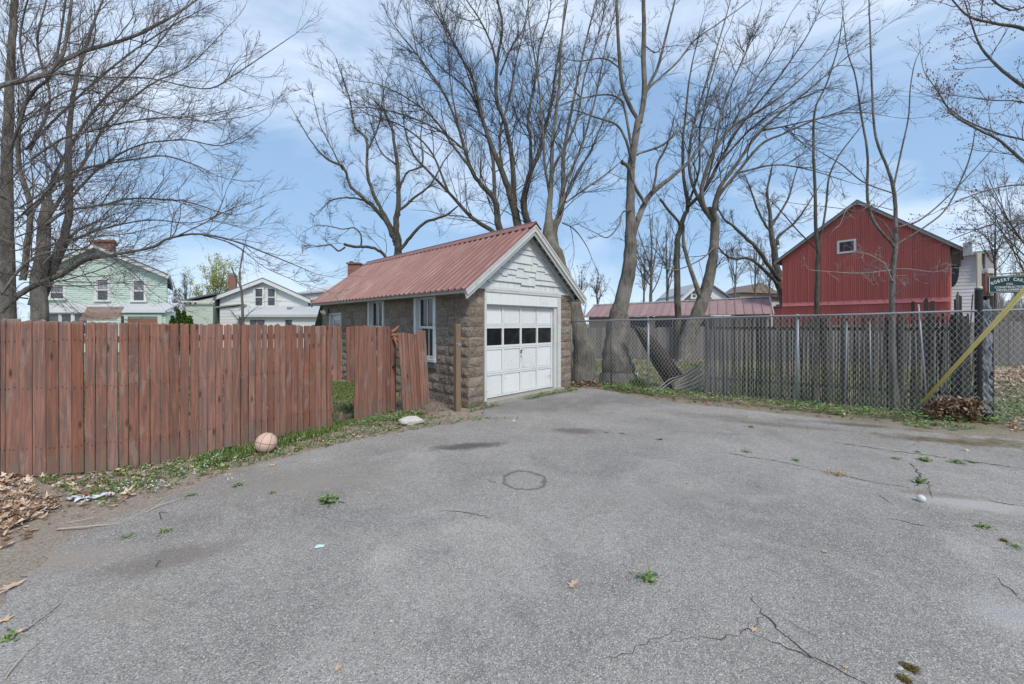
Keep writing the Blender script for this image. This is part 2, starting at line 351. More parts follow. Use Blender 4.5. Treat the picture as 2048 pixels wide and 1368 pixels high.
plain('moss', (.13, .10, .03), .98, .1, 0, .4, 20, .5)
plain('brown_metal', (.10, .07, .055), .7, .4, .3, .3, 20)

# ------------------------------------------------------------------ mesh helpers
def link(name, mesh, mat=None, parent=None, loc=None, rotz=None):
    o = bpy.data.objects.new(name, mesh); COL.objects.link(o)
    if mat is not None and mesh is not None and not mesh.materials: mesh.materials.append(M[mat] if isinstance(mat, str) else mat)
    if parent: o.parent = parent
    if loc is not None: o.location = loc
    if rotz is not None: o.rotation_euler = (0, 0, rotz)
    return o
def tag(o, label=None, cat=None, group=None, kind=None):
    if label: o['label'] = label
    if cat: o['category'] = cat
    if group: o['group'] = group
    if kind: o['kind'] = kind
    return o
def thing(name, label, cat, loc=(0, 0, 0), rz=0, group=None):
    o = bpy.data.objects.new(name, None); COL.objects.link(o); o.location = loc; o.rotation_euler = (0, 0, rz); o.empty_display_size = .1
    return tag(o, label, cat, group)
class MB:
    def __init__(s): s.v = []; s.f = []
    def add(s, v, f):
        b = len(s.v); s.v += [tuple(p) for p in v]; s.f += [tuple(i + b for i in q) for q in f]; return s
    def box(s, x0, x1, y0, y1, z0, z1):
        return s.add([(x0, y0, z0), (x1, y0, z0), (x1, y1, z0), (x0, y1, z0), (x0, y0, z1), (x1, y0, z1), (x1, y1, z1), (x0, y1, z1)],
                     [(0, 3, 2, 1), (4, 5, 6, 7), (0, 1, 5, 4), (1, 2, 6, 5), (2, 3, 7, 6), (3, 0, 4, 7)])
    def bevbox(s, x0, x1, y0, y1, z0, z1, b=.004):
        bm = bmesh.new(); bmesh.ops.create_cube(bm, size=1)
        for q in bm.verts: q.co = Vector(((x0 + x1) / 2 + q.co.x * (x1 - x0), (y0 + y1) / 2 + q.co.y * (y1 - y0), (z0 + z1) / 2 + q.co.z * (z1 - z0)))
        bmesh.ops.bevel(bm, geom=bm.edges[:], offset=b, segments=1, affect='EDGES')
        bm.verts.index_update(); s.add([q.co for q in bm.verts], [[q.index for q in f.verts] for f in bm.faces]); bm.free(); return s
    def prism(s, poly, axis, a, b):      # poly: 2D points, extruded along axis from a to b
        n = len(poly); mk = {'y': lambda p, t: (p[0], t, p[1]), 'x': lambda p, t: (t, p[0], p[1]), 'z': lambda p, t: (p[0], p[1], t)}[axis]
        v = [mk(p, a) for p in poly] + [mk(p, b) for p in poly]
        return s.add(v, [tuple(range(n)), tuple(range(2 * n - 1, n - 1, -1))] + [(i, i + n, (i + 1) % n + n, (i + 1) % n) for i in range(n)])
    def bar(s, a, b, w, h=None):         # square-section bar
        a, b = Vector(a), Vector(b); h = h or w; d = (b - a).normalized(); up = Vector((0, 0, 1)) if abs(d.z) < .9 else Vector((0, 1, 0))
        n = d.cross(up).normalized() * w / 2; m = n.cross(d).normalized() * h / 2
        return s.add([a - n - m, a + n - m, a + n + m, a - n + m, b - n - m, b + n - m, b + n + m, b - n + m],
                     [(0, 3, 2, 1), (4, 5, 6, 7), (0, 1, 5, 4), (1, 2, 6, 5), (2, 3, 7, 6), (3, 0, 4, 7)])
    def tube(s, pts, rad, n=8, cap=True):
        pts = [Vector(p) for p in pts]; k = len(pts); rad = rad if hasattr(rad, '__len__') else [rad] * k
        base = len(s.v); ref = Vector((.31, .52, .79)); 
        for i, p in enumerate(pts):
            t = (pts[min(i + 1, k - 1)] - pts[max(i - 1, 0)]).normalized(); a = t.cross(ref).normalized(); b = t.cross(a)
            for j in range(n):
                th = 2 * math.pi * j / n; s.v.append(tuple(p + (a * math.cos(th) + b * math.sin(th)) * rad[i]))
        for i in range(k - 1):
            for j in range(n):
                q = (j + 1) % n; s.f.append((base + i * n + j, base + i * n + q, base + (i + 1) * n + q, base + (i + 1) * n + j))
        if cap: s.f.append(tuple(base + j for j in range(n))[::-1]); s.f.append(tuple(base + (k - 1) * n + j for j in range(n)))
        return s
    def mesh(s, name, mat=None, smooth=False):
        me = bpy.data.meshes.new(name); me.from_pydata(s.v, [], s.f); me.validate()
        if smooth: me.polygons.foreach_set('use_smooth', [True] * len(me.polygons))
        if mat: me.materials.append(M[mat])
        bm = bmesh.new(); bm.from_mesh(me); bmesh.ops.recalc_face_normals(bm, faces=bm.faces); bm.to_mesh(me); bm.free()
        return me
    def obj(s, name, mat, parent=None, smooth=False, loc=None, rotz=None):
        return link(name, s.mesh(name, mat, smooth), None, parent, loc, rotz)
def clip(poly, a, b, c):        # keep a*x+b*y<=c
    out = []
    for i in range(len(poly)):
        p, q = poly[i], poly[(i + 1) % len(poly)]; fp, fq = a * p[0] + b * p[1] - c, a * q[0] + b * q[1] - c
        if fp <= 0: out.append(p)
        if fp * fq < 0:
            t = fp / (fp - fq); out.append((p[0] + (q[0] - p[0]) * t, p[1] + (q[1] - p[1]) * t))
    return out
def area(poly): return abs(sum(poly[i][0] * poly[(i + 1) % len(poly)][1] - poly[(i + 1) % len(poly)][0] * poly[i][1] for i in range(len(poly)))) / 2 if len(poly) > 2 else 0
def np_mesh(name, V, faces, mat, smooth=False):     # faces: (n,3) or (n,4) int array
    me = bpy.data.meshes.new(name); me.vertices.add(len(V)); me.vertices.foreach_set('co', np.asarray(V, np.float32).ravel())
    k = faces.shape[1]; me.loops.add(faces.size); me.loops.foreach_set('vertex_index', faces.astype(np.int32).ravel())
    me.polygons.add(len(faces)); me.polygons.foreach_set('loop_start', np.arange(len(faces), dtype=np.int32) * k)
    me.polygons.foreach_set('loop_total', np.full(len(faces), k, np.int32))
    if smooth: me.polygons.foreach_set('use_smooth', np.ones(len(faces), bool))
    me.update(calc_edges=True); me.materials.append(M[mat]); return me
# ================================================================== GROUND
def make_ground():
    n = 60; xs = np.concatenate([-np.geomspace(600, 12, 14), np.linspace(-11, 24, 71), np.geomspace(26, 600, 14)])
    ys = np.concatenate([-np.geomspace(600, 9, 10), np.linspace(-8, 26, 69), np.geomspace(28, 900, 14)])
    X, Y = np.meshgrid(xs, ys); Z = np.full(X.shape, -.004)
    far = np.clip((np.hypot(X, Y) - 9) / 10, 0, 1)
    Z = Z - .0 + far * 0.02 * np.sin(X * .9 + 1.3 * np.sin(Y * .7)) - far * .02
    V = np.stack([X, Y, Z], -1).reshape(-1, 3); r, c = X.shape
    i = (np.arange(r - 1)[:, None] * c + np.arange(c - 1)[None, :]).ravel(); Fq = np.stack([i, i + 1, i + c + 1, i + c], -1)
    tag(link('ground', np_mesh('ground', V, Fq, 'ground', True)), kind='structure')
make_ground()
def jitter_line(pts, step=.05, amp=.04):
    out = []
    for a, b in zip(pts[:-1], pts[1:]):
        L = (Vector(b) - Vector(a)).length; k = max(1, min(60, int(L / step)))
        for i in range(k):
            t = i / k; out.append((a[0] + (b[0] - a[0]) * t + random.uniform(-amp, amp), a[1] + (b[1] - a[1]) * t + random.uniform(-amp, amp)))
    return out
edge_px = [(0, 1225), (55, 1150), (130, 1085), (210, 1045), (300, 1012), (380, 978), (440, 957), (520, 930), (600, 908), (690, 886), (760, 873), (850, 856), (915, 846), (960, 838)]
left_edge = [(G(*p).x, G(*p).y) for p in edge_px]
GR = R(45.5); P0 = Vector((-.80, 7.20, 0)); U = Vector((math.cos(GR), math.sin(GR), 0)); Vv = Vector((-math.sin(GR), math.cos(GR), 0))
def gar(x, y, z=0): return P0 + U * x + Vv * y + Vector((0, 0, z))
front = [tuple(gar(.32, -.10)[:2]), tuple(gar(3.1, -.10)[:2]), (1.50, 9.60)]
right_px = [(1215, 781), (1300, 800), (1400, 811), (1500, 821), (1600, 832), (1700, 846), (1800, 855), (1900, 868), (2048, 880)]
right_edge = [(G(*p).x, G(*p).y) for p in right_px]
tail = [(9.5, 4.2), (14, 1), (14, -12), (-9, -12), (-5.5, -2), (-3.6, .8)]
poly = jitter_line(left_edge + front + right_edge + [tail[0]]) + tail
me = MB(); b = bmesh.new()
vs = [b.verts.new((x, y, .004)) for x, y in poly]; b.faces.new(vs); bmesh.ops.triangulate(b, faces=b.faces[:]); bmesh.ops.recalc_face_normals(b, faces=b.faces[:])
am = bpy.data.meshes.new('asphalt_driveway'); b.to_mesh(am); b.free()
if am.polygons[0].normal.z < 0: am.flip_normals()
asphalt = tag(link('asphalt_driveway', am, 'asphalt'), kind='structure')
asphalt['label'] = 'worn grey asphalt driveway with cracks and patches'
def ribbon(px, width, name='crack', mat='crack', z=.007, amp=.02, parent=None):
    pts = [G(*p) for p in px]; dense = []
    for a, b_ in zip(pts[:-1], pts[1:]):
        k = max(2, int((b_ - a).length / .03))
        for i in range(k): dense.append(a.lerp(b_, i / k) + Vector((random.gauss(0, amp * .5), random.gauss(0, amp * .5), 0)))
    dense.append(pts[-1]); v = []; f = []
    for i, p in enumerate(dense):
        t = (dense[min(i + 1, len(dense) - 1)] - dense[max(0, i - 1)]); nrm = Vector((-t.y, t.x, 0)).normalized()
        e = min(1, i / 4, (len(dense) - 1 - i) / 4) * width * .7 * random.uniform(.1, 1.2) / 2 + .0005
        v += [tuple(p + nrm * e + Vector((0, 0, z))), tuple(p - nrm * e + Vector((0, 0, z)))]
        if i: f.append((2 * i - 2, 2 * i - 1, 2 * i + 1, 2 * i))
    m = bpy.data.meshes.new(name); m.from_pydata(v, [], f)
    if f and m.polygons[0].normal.z < 0: m.flip_normals()
    return link(name, m, mat, parent)
for px, wd in (([(1498, 1187), (1520, 1222), (1560, 1262), (1600, 1300), (1650, 1330), (1700, 1356), (1750, 1385)], .010),
               ([(1500, 1272), (1560, 1290), (1610, 1315), (1660, 1335)], .006), ([(1340, 1284), (1400, 1282), (1450, 1276), (1500, 1258), (1530, 1232)], .006),
               ([(1190, 1322), (1260, 1310), (1300, 1285), (1345, 1262)], .004), ([(880, 1022), (920, 1024), (960, 1032), (985, 1036)], .014),
               ([(1752, 987), (1770, 1000), (1785, 1010)], .016), ([(1768, 1037), (1810, 1046), (1870, 1058)], .016),
               ([(1660, 884), (1720, 893), (1790, 903), (1860, 912), (1950, 925), (2040, 938)], .028), ([(1440, 905), (1500, 915), (1560, 924), (1620, 938)], .018),
               ([(1620, 938), (1690, 953), (1760, 968), (1830, 978)], .016), ([(1970, 1000), (2020, 1010), (2060, 1016)], .03),
               ([(1990, 1150), (2020, 1180), (2050, 1205)], .008), ([(1980, 1095), (2020, 1100), (2060, 1108)], .006), ([(1820, 925), (1840, 950), (1830, 975)], .02),
               ([(1340, 862), (1440, 868), (1540, 872)], .01), ([(1560, 1240), (1610, 1262), (1650, 1285)], .004), ([(1380, 1080), (1440, 1120)], .0025),
               ([(1000, 968), (985, 966), (975, 960)], .03)):
    ribbon(px, wd, parent=asphalt)

# ================================================================== GARAGE
garage = thing('stone_garage', 'small rock-faced block garage with rusty red metal roof and white overhead door', 'garage', P0, GR)
GW, GD, WT = 3.15, 7.04, 2.243; CH = .187
def gpart(mb, name, mat, parent=garage, smooth=False): return mb.obj(name, mat, parent, smooth)
# backing walls (mortar), openings left free
wb = MB()
WIN = [(1.00, 1.80, .90), (3.12, 3.96, .90)]; DOOR = (5.59, 6.46)
ys = [.03, WIN[0][0], WIN[0][1], WIN[1][0], WIN[1][1], DOOR[0], DOOR[1], GD]
for a, b_ in ((.03, 1.00), (1.80, 3.12), (3.96, 5.59), (6.46, GD)): wb.box(.004, .22, a, b_, 0, 2.36)
wb.box(.006, .22, 1.00, 1.80, 0, .80); wb.box(.006, .22, 3.12, 3.96, 0, .80)
wb.box(.006, .22, 5.59, 6.46, 1.86, 2.36); wb.box(.006, .22, 5.59, 6.46, -.02, .03)
wb.box(.03, .375, .004, .22, 0, 2.2); wb.box(2.735, GW - .03, .004, .22, 0, 2.2)
wb.box(GW - .2, GW, .23, GD, 0, 2.36); wb.box(.225, GW - .205, GD - .2, GD, 0, 2.30)
gpart(wb, 'wall_core', 'mortar')
# rock-faced blocks
def block_mesh(seed):
    rr = random.Random(seed); nx, nz = 6, 4; v = []; f = []
    for k in range(nz):
        for i in range(nx):
            edge = i in (0, nx - 1) or k in (0, nz - 1)
            y = -.006 if edge else -rr.uniform(.010, .036)
            x = i / (nx - 1) - .5 + (0 if i in (0, nx - 1) else rr.uniform(-.06, .06)); z = k / (nz - 1) - .5 + (0 if k in (0, nz - 1) else rr.uniform(-.1, .1))
            v.append((x * .97, y, z * .93))
    for k in range(nz - 1):
        for i in range(nx - 1):
            a = k * nx + i
            if rr.random() < .5: f += [(a, a + 1, a + nx + 1), (a, a + nx + 1, a + nx)]
            else: f += [(a, a + 1, a + nx), (a + 1, a + nx + 1, a + nx)]
    b0 = len(v); v += [(-.485, .02, -.465), (.485, .02, -.465), (.485, .02, .465), (-.485, .02, .465)]
    c = [0, nx - 1, nx * nz - 1, nx * (nz - 1)]
    rings = [list(range(nx)), [nx - 1 + nx * k for k in range(nz)], [nx * nz - 1 - i for i in range(nx)], [nx * (nz - 1) - nx * k for k in range(nz)]]
    for e in range(4): f.append(tuple(rings[e][::-1]) + (b0 + e, b0 + (e + 1) % 4))
    m = bpy.data.meshes.new('stone_block'); m.from_pydata(v, [], f); m.materials.append(M['stone_block']); return m
BM = [block_mesh(i) for i in range(16)]
nb = 0
def put_block(face, a, b_, z0, z1):
    global nb; nb += 1
    o = bpy.data.objects.new('stone_block', random.choice(BM)); COL.objects.link(o); o.parent = garage
    m = (a + b_) / 2; flip = random.choice((1, -1))
    if face == 'f': o.location = (m, 0, (z0 + z1) / 2)
    else: o.location = (0, m, (z0 + z1) / 2); o.rotation_euler = (0, 0, R(-90))
    o.scale = (b_ - a, random.uniform(.8, 1.1), z1 - z0)
def fill(face, a, b_, z0, z1, off):
    x = a; first = True
    while x < b_ - .01:
        L = random.choice((.40, .40, .38, .30, .22)); 
        if first and off: L *= .5
        e = x + L
        if b_ - e < .13: e = b_
        put_block(face, x, e, z0, z1); x = e; first = False
for k in range(12):
    z0, z1 = k * CH, (k + 1) * CH
    fill('f', 0, .375, z0, z1, k % 2); 
    if z0 > -.1: fill('f', 2.735, GW, z0, z1, k % 2)
    op = [(w0, w1) for w0, w1, zb in WIN if z1 > zb - .08] + ([DOOR] if z0 < 1.8 else [])
    cur = 0
    for a, b_ in sorted(op): fill('s', cur, a, z0, z1, k % 2); cur = b_
    fill('s', cur, GD, z0, z1, k % 2)
# gable: shingles in courses, clipped to the roof slope
RZ, EZ = 3.60, 2.17; HALF = GW / 2
def roof_z(x): return RZ - abs(x - HALF) * (RZ - EZ) / (HALF + .25)
slope = (RZ - EZ) / (HALF + .25)
gt = MB().prism([(-.02, 2.2), (GW + .02, 2.2), (GW + .02, roof_z(GW) - .03), (HALF, RZ - .06), (-.02, roof_z(0) - .03)], 'y', -.006, .1); gpart(gt, 'gable_wall', 'grey_paint')
gb = MB().prism([(.25, 2.2), (GW - .25, 2.2), (HALF, RZ - .12)], 'y', GD - .1, GD); gpart(gb, 'gable_wall', 'grey_paint')
gsh = MB().box(-.03, GW + .03, -.045, -.008, 2.205, 2.26); gpart(gsh, 'gable_skirt', 'shingle_paint')
SB = 2.235; CR_H = .150
for r in range(10):
    z0 = SB + r * CR_H; x = -.1
    while x < GW + .1:
        wd = random.choice((.12, .16, .2, .24, .28)); drop = random.choice((0, -.04)) if r else 0
        pl = [(x + .002, z0 + drop), (x + wd - .002, z0 + drop), (x + wd - .002, z0 + CR_H + .02), (x + .002, z0 + CR_H + .02)]
        pl = clip(pl, -slope, 1, RZ - .07 - slope * HALF); pl = clip(pl, slope, 1, RZ - .07 + slope * HALF); pl = clip(pl, -1, 0, .02); pl = clip(pl, 1, 0, GW + .02)
        if area(pl) > .0006:
            mb = MB(); n = len(pl); t0 = -.036 - random.uniform(0, .006) + (.012 if r == 0 else 0)
            dep = lambda z: t0 + (z - z0) / (CR_H + .02) * .026
            v = [(p[0], dep(p[1]), p[1]) for p in pl] + [(p[0], -.0065, p[1]) for p in pl]
            mb.add(v, [tuple(range(n)), tuple(range(2 * n - 1, n - 1, -1))] + [(i, i + n, (i + 1) % n + n, (i + 1) % n) for i in range(n)])
            gpart(mb, 'gable_shingle', 'shingle_paint')
        x += wd
# roof sheets (ribbed), both slopes
def sheet(side, y0, y1, ribs):
    v = []; f = []; prof = []
    step = (y1 - y0) / ribs
    for i in range(ribs):
        a = y0 + i * step
        prof += [(a, 0), (a + step * .34, 0), (a + step * .44, .032), (a + step * .60, .032), (a + step * .70, 0)]
    prof.append((y1, 0)); nx = -slope; L = math.hypot(1, slope)
    xs_ = np.linspace(0, HALF + .27, 6)
    for xi in xs_:
        for (yy, h) in prof:
            sag = .003 * math.sin(yy * 3 + xi * 4)
            x = HALF + side * xi + side * slope / L * h; z = RZ - xi * slope + (h + sag) / L
            v.append((x, yy, z))
    k = len(prof)
    for i in range(5):
        for j in range(k - 1):
            a = i * k + j; f.append((a, a + 1, a + k + 1, a + k))
    b0 = len(v); v += [(p[0], p[1], p[2] - .012) for p in v[:b0]]
    f += [(q[3] + b0, q[2] + b0, q[1] + b0, q[0] + b0) for q in f[:]]
    last = 5 * k
    for j in range(k - 1): f.append((last + j, last + j + 1, last + j + 1 + b0, last + j + b0))
    for j in (0, k - 1):
        for i in range(5): f.append((i * k + j, (i + 1) * k + j, (i + 1) * k + j + b0, i * k + j + b0))
    m = bpy.data.meshes.new('roof_sheet'); m.from_pydata(v, [], f); m.materials.append(M['red_roof_metal'])
    q = bmesh.new(); q.from_mesh(m); bmesh.ops.recalc_face_normals(q, faces=q.faces); q.to_mesh(m); q.free()
    return link('roof_sheet', m, None, garage)
Y0, Y1 = -.27, 7.37; NS = 8; sw = (Y1 - Y0) / NS
for sd_ in (-1, 1):
    for i in range(NS): sheet(sd_, Y0 + i * sw + .001, Y0 + (i + 1) * sw - .001, 5)
for i in range(3):
    a, b_ = Y0 - .01 + i * 2.55, Y0 - .01 + (i + 1) * 2.55 + (.0 if i < 2 else .02)
    rc = MB()
    for s_ in (-1, 1):
        rc.prism([(HALF, RZ + .045), (HALF + s_ * .17, RZ + .045 - .17 * slope), (HALF + s_ * .17, RZ + .037 - .17 * slope), (HALF, RZ + .037)], 'y', a, b_ - .004)
    rc.tube([(HALF, a, RZ + .045), (HALF, b_ - .004, RZ + .045)], .016, 6)
    gpart(rc, 'ridge_cap', 'red_roof_metal')
# roof deck boards under the sheets, fascia, barge boards
dk = MB()
for s_ in (-1, 1):
    x1 = HALF + s_ * (HALF + .235)
    dk.prism([(HALF, RZ - .02), (x1, RZ - .02 - slope * (HALF + .235)), (x1, RZ - .045 - slope * (HALF + .235)), (HALF, RZ - .045)], 'y', -.23, 7.32)
gpart(dk, 'roof_deck', 'fascia_paint')
for s_ in (-1, 1):
    x1 = HALF + s_ * (HALF + .24); x0 = x1 + s_ * .018
    fb = MB().box(min(x0, x1), max(x0, x1), -.225, 7.33, EZ - .085, EZ + .0); gpart(fb, 'fascia_board', 'fascia_paint')
    so = MB().box(min(HALF + s_ * HALF, x1), max(HALF + s_ * HALF, x1), -.2, 7.3, EZ - .075, EZ - .055); gpart(so, 'soffit_board', 'fascia_paint')
    for (ya, yb, dz, hh, mat, nm) in ((-.262, -.232, .020, .13, 'trim_paint', 'barge_board'), (-.231, -.205, .03, .19, 'grey_paint', 'barge_backing'), (7.33, 7.36, .02, .13, 'trim_paint', 'barge_board')):
        ex = HALF + .265
        bb = MB().prism([(HALF, RZ - dz), (HALF + s_ * ex, RZ - dz - slope * ex), (HALF + s_ * (ex - .05), RZ - dz - hh - slope * (ex - .05)), (HALF, RZ - dz - hh)], 'y', ya, yb)
        gpart(bb, nm, mat)
    bt = MB().prism([(HALF, RZ - .018), (HALF + s_ * 1.84, RZ - .018 - slope * 1.84), (HALF + s_ * 1.84, RZ - .055 - slope * 1.84), (HALF, RZ - .055)], 'y', -.276, -.263); gpart(bt, 'drip_trim', 'trim_paint')
    rk = MB().prism([(HALF + s_ * .02, RZ - .16), (HALF + s_ * (HALF + .05), RZ - .16 - slope * (HALF + .03)), (HALF + s_ * (HALF + .05), RZ - .27 - slope * (HALF + .03)), (HALF + s_ * .02, RZ - .27)], 'y', -.07, -.045); gpart(rk, 'rake_board', 'grey_paint')
lk = MB()
for i in range(12):
    for s_ in (-1, 1):
        xx = .12 + i * .15; zz = RZ - .05 - slope * xx
        lk.box(HALF + s_ * xx - .03, HALF + s_ * xx + .03, -.204, -.01, zz - .05, zz - .02)
gpart(lk, 'rake_lookouts', 'trim_paint')['kind'] = 'stuff'
# overhead door and its surround
TX0, TX1, TZ = .378, 2.732, 2.205
tr = MB().bevbox(TX0, TX0 + .055, -.03, .12, 0, TZ - .05); gpart(tr, 'door_trim', 'trim_paint')
tr = MB().bevbox(TX1 - .12, TX1, -.028, .012, 0, TZ - .05); gpart(tr, 'door_trim', 'trim_paint')
tr = MB().bevbox(TX1 - .20, TX1 - .105, .012, .20, 0, TZ - .3); gpart(tr, 'door_jamb', 'trim_paint')
tr = MB().bevbox(TX0, TX1, -.04, .02, TZ - .05, TZ); gpart(tr, 'door_head_trim', 'trim_paint')
tr = MB().bevbox(TX0 + .055, TX1 - .12, -.02, .012, TZ - .285, TZ - .05); gpart(tr, 'door_header', 'white_paint')
tr = MB().bevbox(TX0 + .055, TX1 - .105, .014, .20, TZ - .31, TZ - .27); gpart(tr, 'door_soffit', 'trim_paint')
sill = MB().bevbox(.36, 2.75, -.12, .24, -.02, .085, .012); gpart(sill, 'door_sill', 'concrete')
D0, D1, DZ0, DZ1, DY = TX0 + .056, TX1 - .202, .10, TZ - .312, .085
door = MB().box(D0, D1, DY + .012, DY + .04, DZ0, DZ1).obj('garage_door', 'white_paint', garage)
rowz = [DZ0, .57, 1.07, 1.50, DZ1]; cw = (D1 - D0) / 4
for r in range(4):
    za, zb = rowz[r], rowz[r + 1]
    if r != 2:
        rb = MB(); 
        rb.box(D0, D1, DY - .012, DY + .011, za + .003, za + .035); rb.box(D0, D1, DY - .012, DY + .011, zb - .035, zb - .003)
        for c in range(5):
            x = D0 + c * cw; a, b_ = (x, x + .04) if c == 0 else ((x - .04, x) if c == 4 else (x - .025, x + .025)); rb.box(a, b_, DY - .0125, DY + .011, za + .0355, zb - .0355)
        rb.obj('door_section', 'white_paint', door)
        for c in range(4):
            MB().bevbox(D0 + c * cw + .042, D0 + (c + 1) * cw - .042, DY + .001, DY + .013, za + .04, zb - .04, .006).obj('door_panel', 'white_paint', door)
    else:
        rb = MB(); rb.box(D0, D1, DY - .014, DY + .011, za + .003, za + .05); rb.box(D0, D1, DY - .014, DY + .011, zb - .045, zb - .003)
        for c in range(5):
            x = D0 + c * cw; a, b_ = (x, x + .035) if c == 0 else ((x - .035, x) if c == 4 else (x - .022, x + .022)); rb.box(a, b_, DY - .0145, DY + .011, za + .0505, zb - .0455)
        rb.obj('window_frame', 'white_paint', door)
        for c in range(4):
            MB().box(D0 + c * cw + .03, D0 + (c + 1) * cw - .03, DY + .004, DY + .009, za + .045, zb - .04).obj('window_pane', 'dark_glass', door)
hm = MB().bevbox(D0 + 2 * cw - .012, D0 + 2 * cw + .012, DY - .03, DY - .013, .92, 1.0); hm.tube([(D0 + 2 * cw - .03, DY - .035, .97), (D0 + 2 * cw + .035, DY - .045, 1.0)], .007, 6); hm.bevbox(D0 + 2 * cw - .008, D0 + 2 * cw + .008, DY - .03, DY - .013, .84, .88)
hm.obj('door_handle', 'dark_metal', door)
# side windows: frame, sashes, panes, sill
def side_window(y0, y1):
    zb, zt = .83, 2.10
    fr = MB(); fr.box(-.03, .14, y0 + .004, y0 + .085, zb, zt); fr.box(-.03, .14, y1 - .085, y1 - .004, zb, zt); fr.box(-.031, .14, y0 + .004, y1 - .004, zt, zt + .14)
    f = fr.obj('window', 'white_paint', garage)
    MB().bevbox(-.07, .12, y0 - .02, y1 + .02, zb - .06, zb - .001).obj('window_sill', 'trim_paint', f)
    MB().bevbox(-.06, .02, y0 - .03, y1 + .02, zb - .19, zb - .065, .01).obj('sill_stone', 'rail_steel' if False else 'concrete_dark', f)
    a, b_ = y0 + .087, y1 - .087; m = (a + b_) / 2; zm = (zb + zt) / 2
    for (x, z0, z1) in ((.055, zm - .02, zt - .002), (.09, zb + .002, zm + .02)):
        s_ = MB(); s_.box(x, x + .03, a, a + .045, z0, z1); s_.box(x, x + .03, b_ - .045, b_, z0, z1)
        s_.box(x - .001, x + .031, a + .045, b_ - .045, z0, z0 + .05); s_.box(x - .001, x + .031, a + .045, b_ - .045, z1 - .045, z1); s_.box(x + .001, x + .029, m - .012, m + .012, z0 + .05, z1 - .045)
        s_.obj('sash', 'white_paint', f)
        for c, d in ((a + .045, m - .012), (m + .012, b_ - .045)): MB().box(x + .012, x + .017, c, d, z0 + .05, z1 - .045).obj('window_pane', 'dark_glass', f)
plain('concrete_dark', (.10, .10, .11), .9, .2, 0, .3, 10, .4)
for w0, w1, zb in WIN: side_window(w0, w1)
sdr = MB(); sdr.box(-.02, .10, 5.592, 5.68, .03, 1.80); sdr.box(-.02, .10, 6.37, 6.458, .03, 1.80); sdr.box(-.021, .10, 5.592, 6.458, 1.80, 1.858)
sd2 = sdr.obj('side_door_frame', 'trim_paint', garage)
dd = MB(); dd.box(.045, .08, 5.682, 6.368, .035, 1.798); dl = dd.obj('side_door', 'white_paint', garage)
MB().box(.0405, .0445, 5.80, 6.25, 1.0, 1.65).obj('door_pane', 'house_glass', dl)
for z0, z1 in ((.15, .5), (.56, .9)): MB().bevbox(.036, .0445, 5.80, 6.25, z0, z1, .008).obj('door_panel', 'white_paint', dl)
# floodlight under the eave beside the side door
fl = thing('floodlight', 'round two-bulb outdoor floodlight under the garage eave above the side door', 'light', gar(-.02, 6.5, 1.93), GR)
MB().tube([(0.0, 0, 0), (-.03, 0, 0)], .055, 12).obj('mounting_plate', 'dark_metal', fl)
for s_ in (-1, 1):
    hd = MB().tube([(-.03, .02 * s_, 0), (-.07, .05 * s_, -.01), (-.12, .08 * s_, -.04), (-.17, .105 * s_, -.06)], [.02, .035, .055, .065], 12).obj('lamp_head', 'cream_post', fl)
    MB().tube([(-.168, .104 * s_, -.0595), (-.176, .108 * s_, -.063)], [.058, .05], 12).obj('lens', 'white_paint', hd)
# lean-to with shingle roof behind the garage
lean = thing('lean_to_shed', 'low lean-to with mossy grey-green shingle roof behind the garage', 'shed', gar(0, GD, 0), GR)
MB().prism([(.3, 0), (2.8, 0), (2.8, 2.05), (.3, 2.05)], 'y', .02, .6).obj('wall', 'grey_wood', lean)
sp = [gar(0, GD, 0)]
for k in range(9):
    t0 = k / 9; t1 = (k + 1) / 9 + .02
    y0_, y1_ = .02 + t0 * 1.5, .02 + t1 * 1.5; z0_, z1_ = 2.12 - t0 * 1.9, 2.12 - t1 * 1.9; lift = .018
    mb = MB(); mb.add([(-.05, y0_, z0_), (3.0, y0_, z0_), (3.0, y1_, z1_ + lift), (-.05, y1_, z1_ + lift), (-.05, y0_, z0_ - .02), (3.0, y0_, z0_ - .02), (3.0, y1_, z1_ + lift - .02), (-.05, y1_, z1_ + lift - .02)],
                     [(0, 1, 2, 3), (4, 7, 6, 5), (0, 4, 5, 1), (1, 5, 6, 2), (2, 6, 7, 3), (3, 7, 4, 0)]); mb.obj('shingle_course', 'green_shingle', lean)
# ================================================================== FENCES
def board_mesh(wd, h, th=.018, z0=0, ragged=.015, crooked=.0, rr=random, taper=0):
    n = 5; top = [(wd * (i / (n - 1) - .5), z0 + h - rr.uniform(0, ragged) - (.005 if i in (0, n - 1) else 0)) for i in range(n)]
    bot = [(wd * .5 - taper, z0 + rr.uniform(-.01, .01)), (-wd * .5 + taper, z0 + rr.uniform(-.01, .01))]
    mid = z0 + h * rr.uniform(.35, .65)
    pl = top + [(wd * .5 + rr.uniform(-.003, .003), mid)] + bot + [(-wd * .5 + rr.uniform(-.003, .003), mid)]
    cup = rr.uniform(-.004, .004)
    m = MB(); k = len(pl)
    ch = min(.004, wd * .08); y0, y1 = -th / 2 + cup, th / 2 + cup
    sx = lambda p: p[0] * (1 - 2 * ch / wd)
    v = [(sx(p), y0, p[1] - (ch if p[1] > z0 + h * .9 else 0)) for p in pl] + [(p[0], y0 + min(ch, th * .4), p[1]) for p in pl] + [(p[0], y1, p[1]) for p in pl]
    m.add(v, [tuple(range(k)), tuple(range(3 * k - 1, 2 * k - 1, -1))] + [(i + a, i + a + k, (i + 1) % k + a + k, (i + 1) % k + a) for a in (0, k) for i in range(k)])
    return m
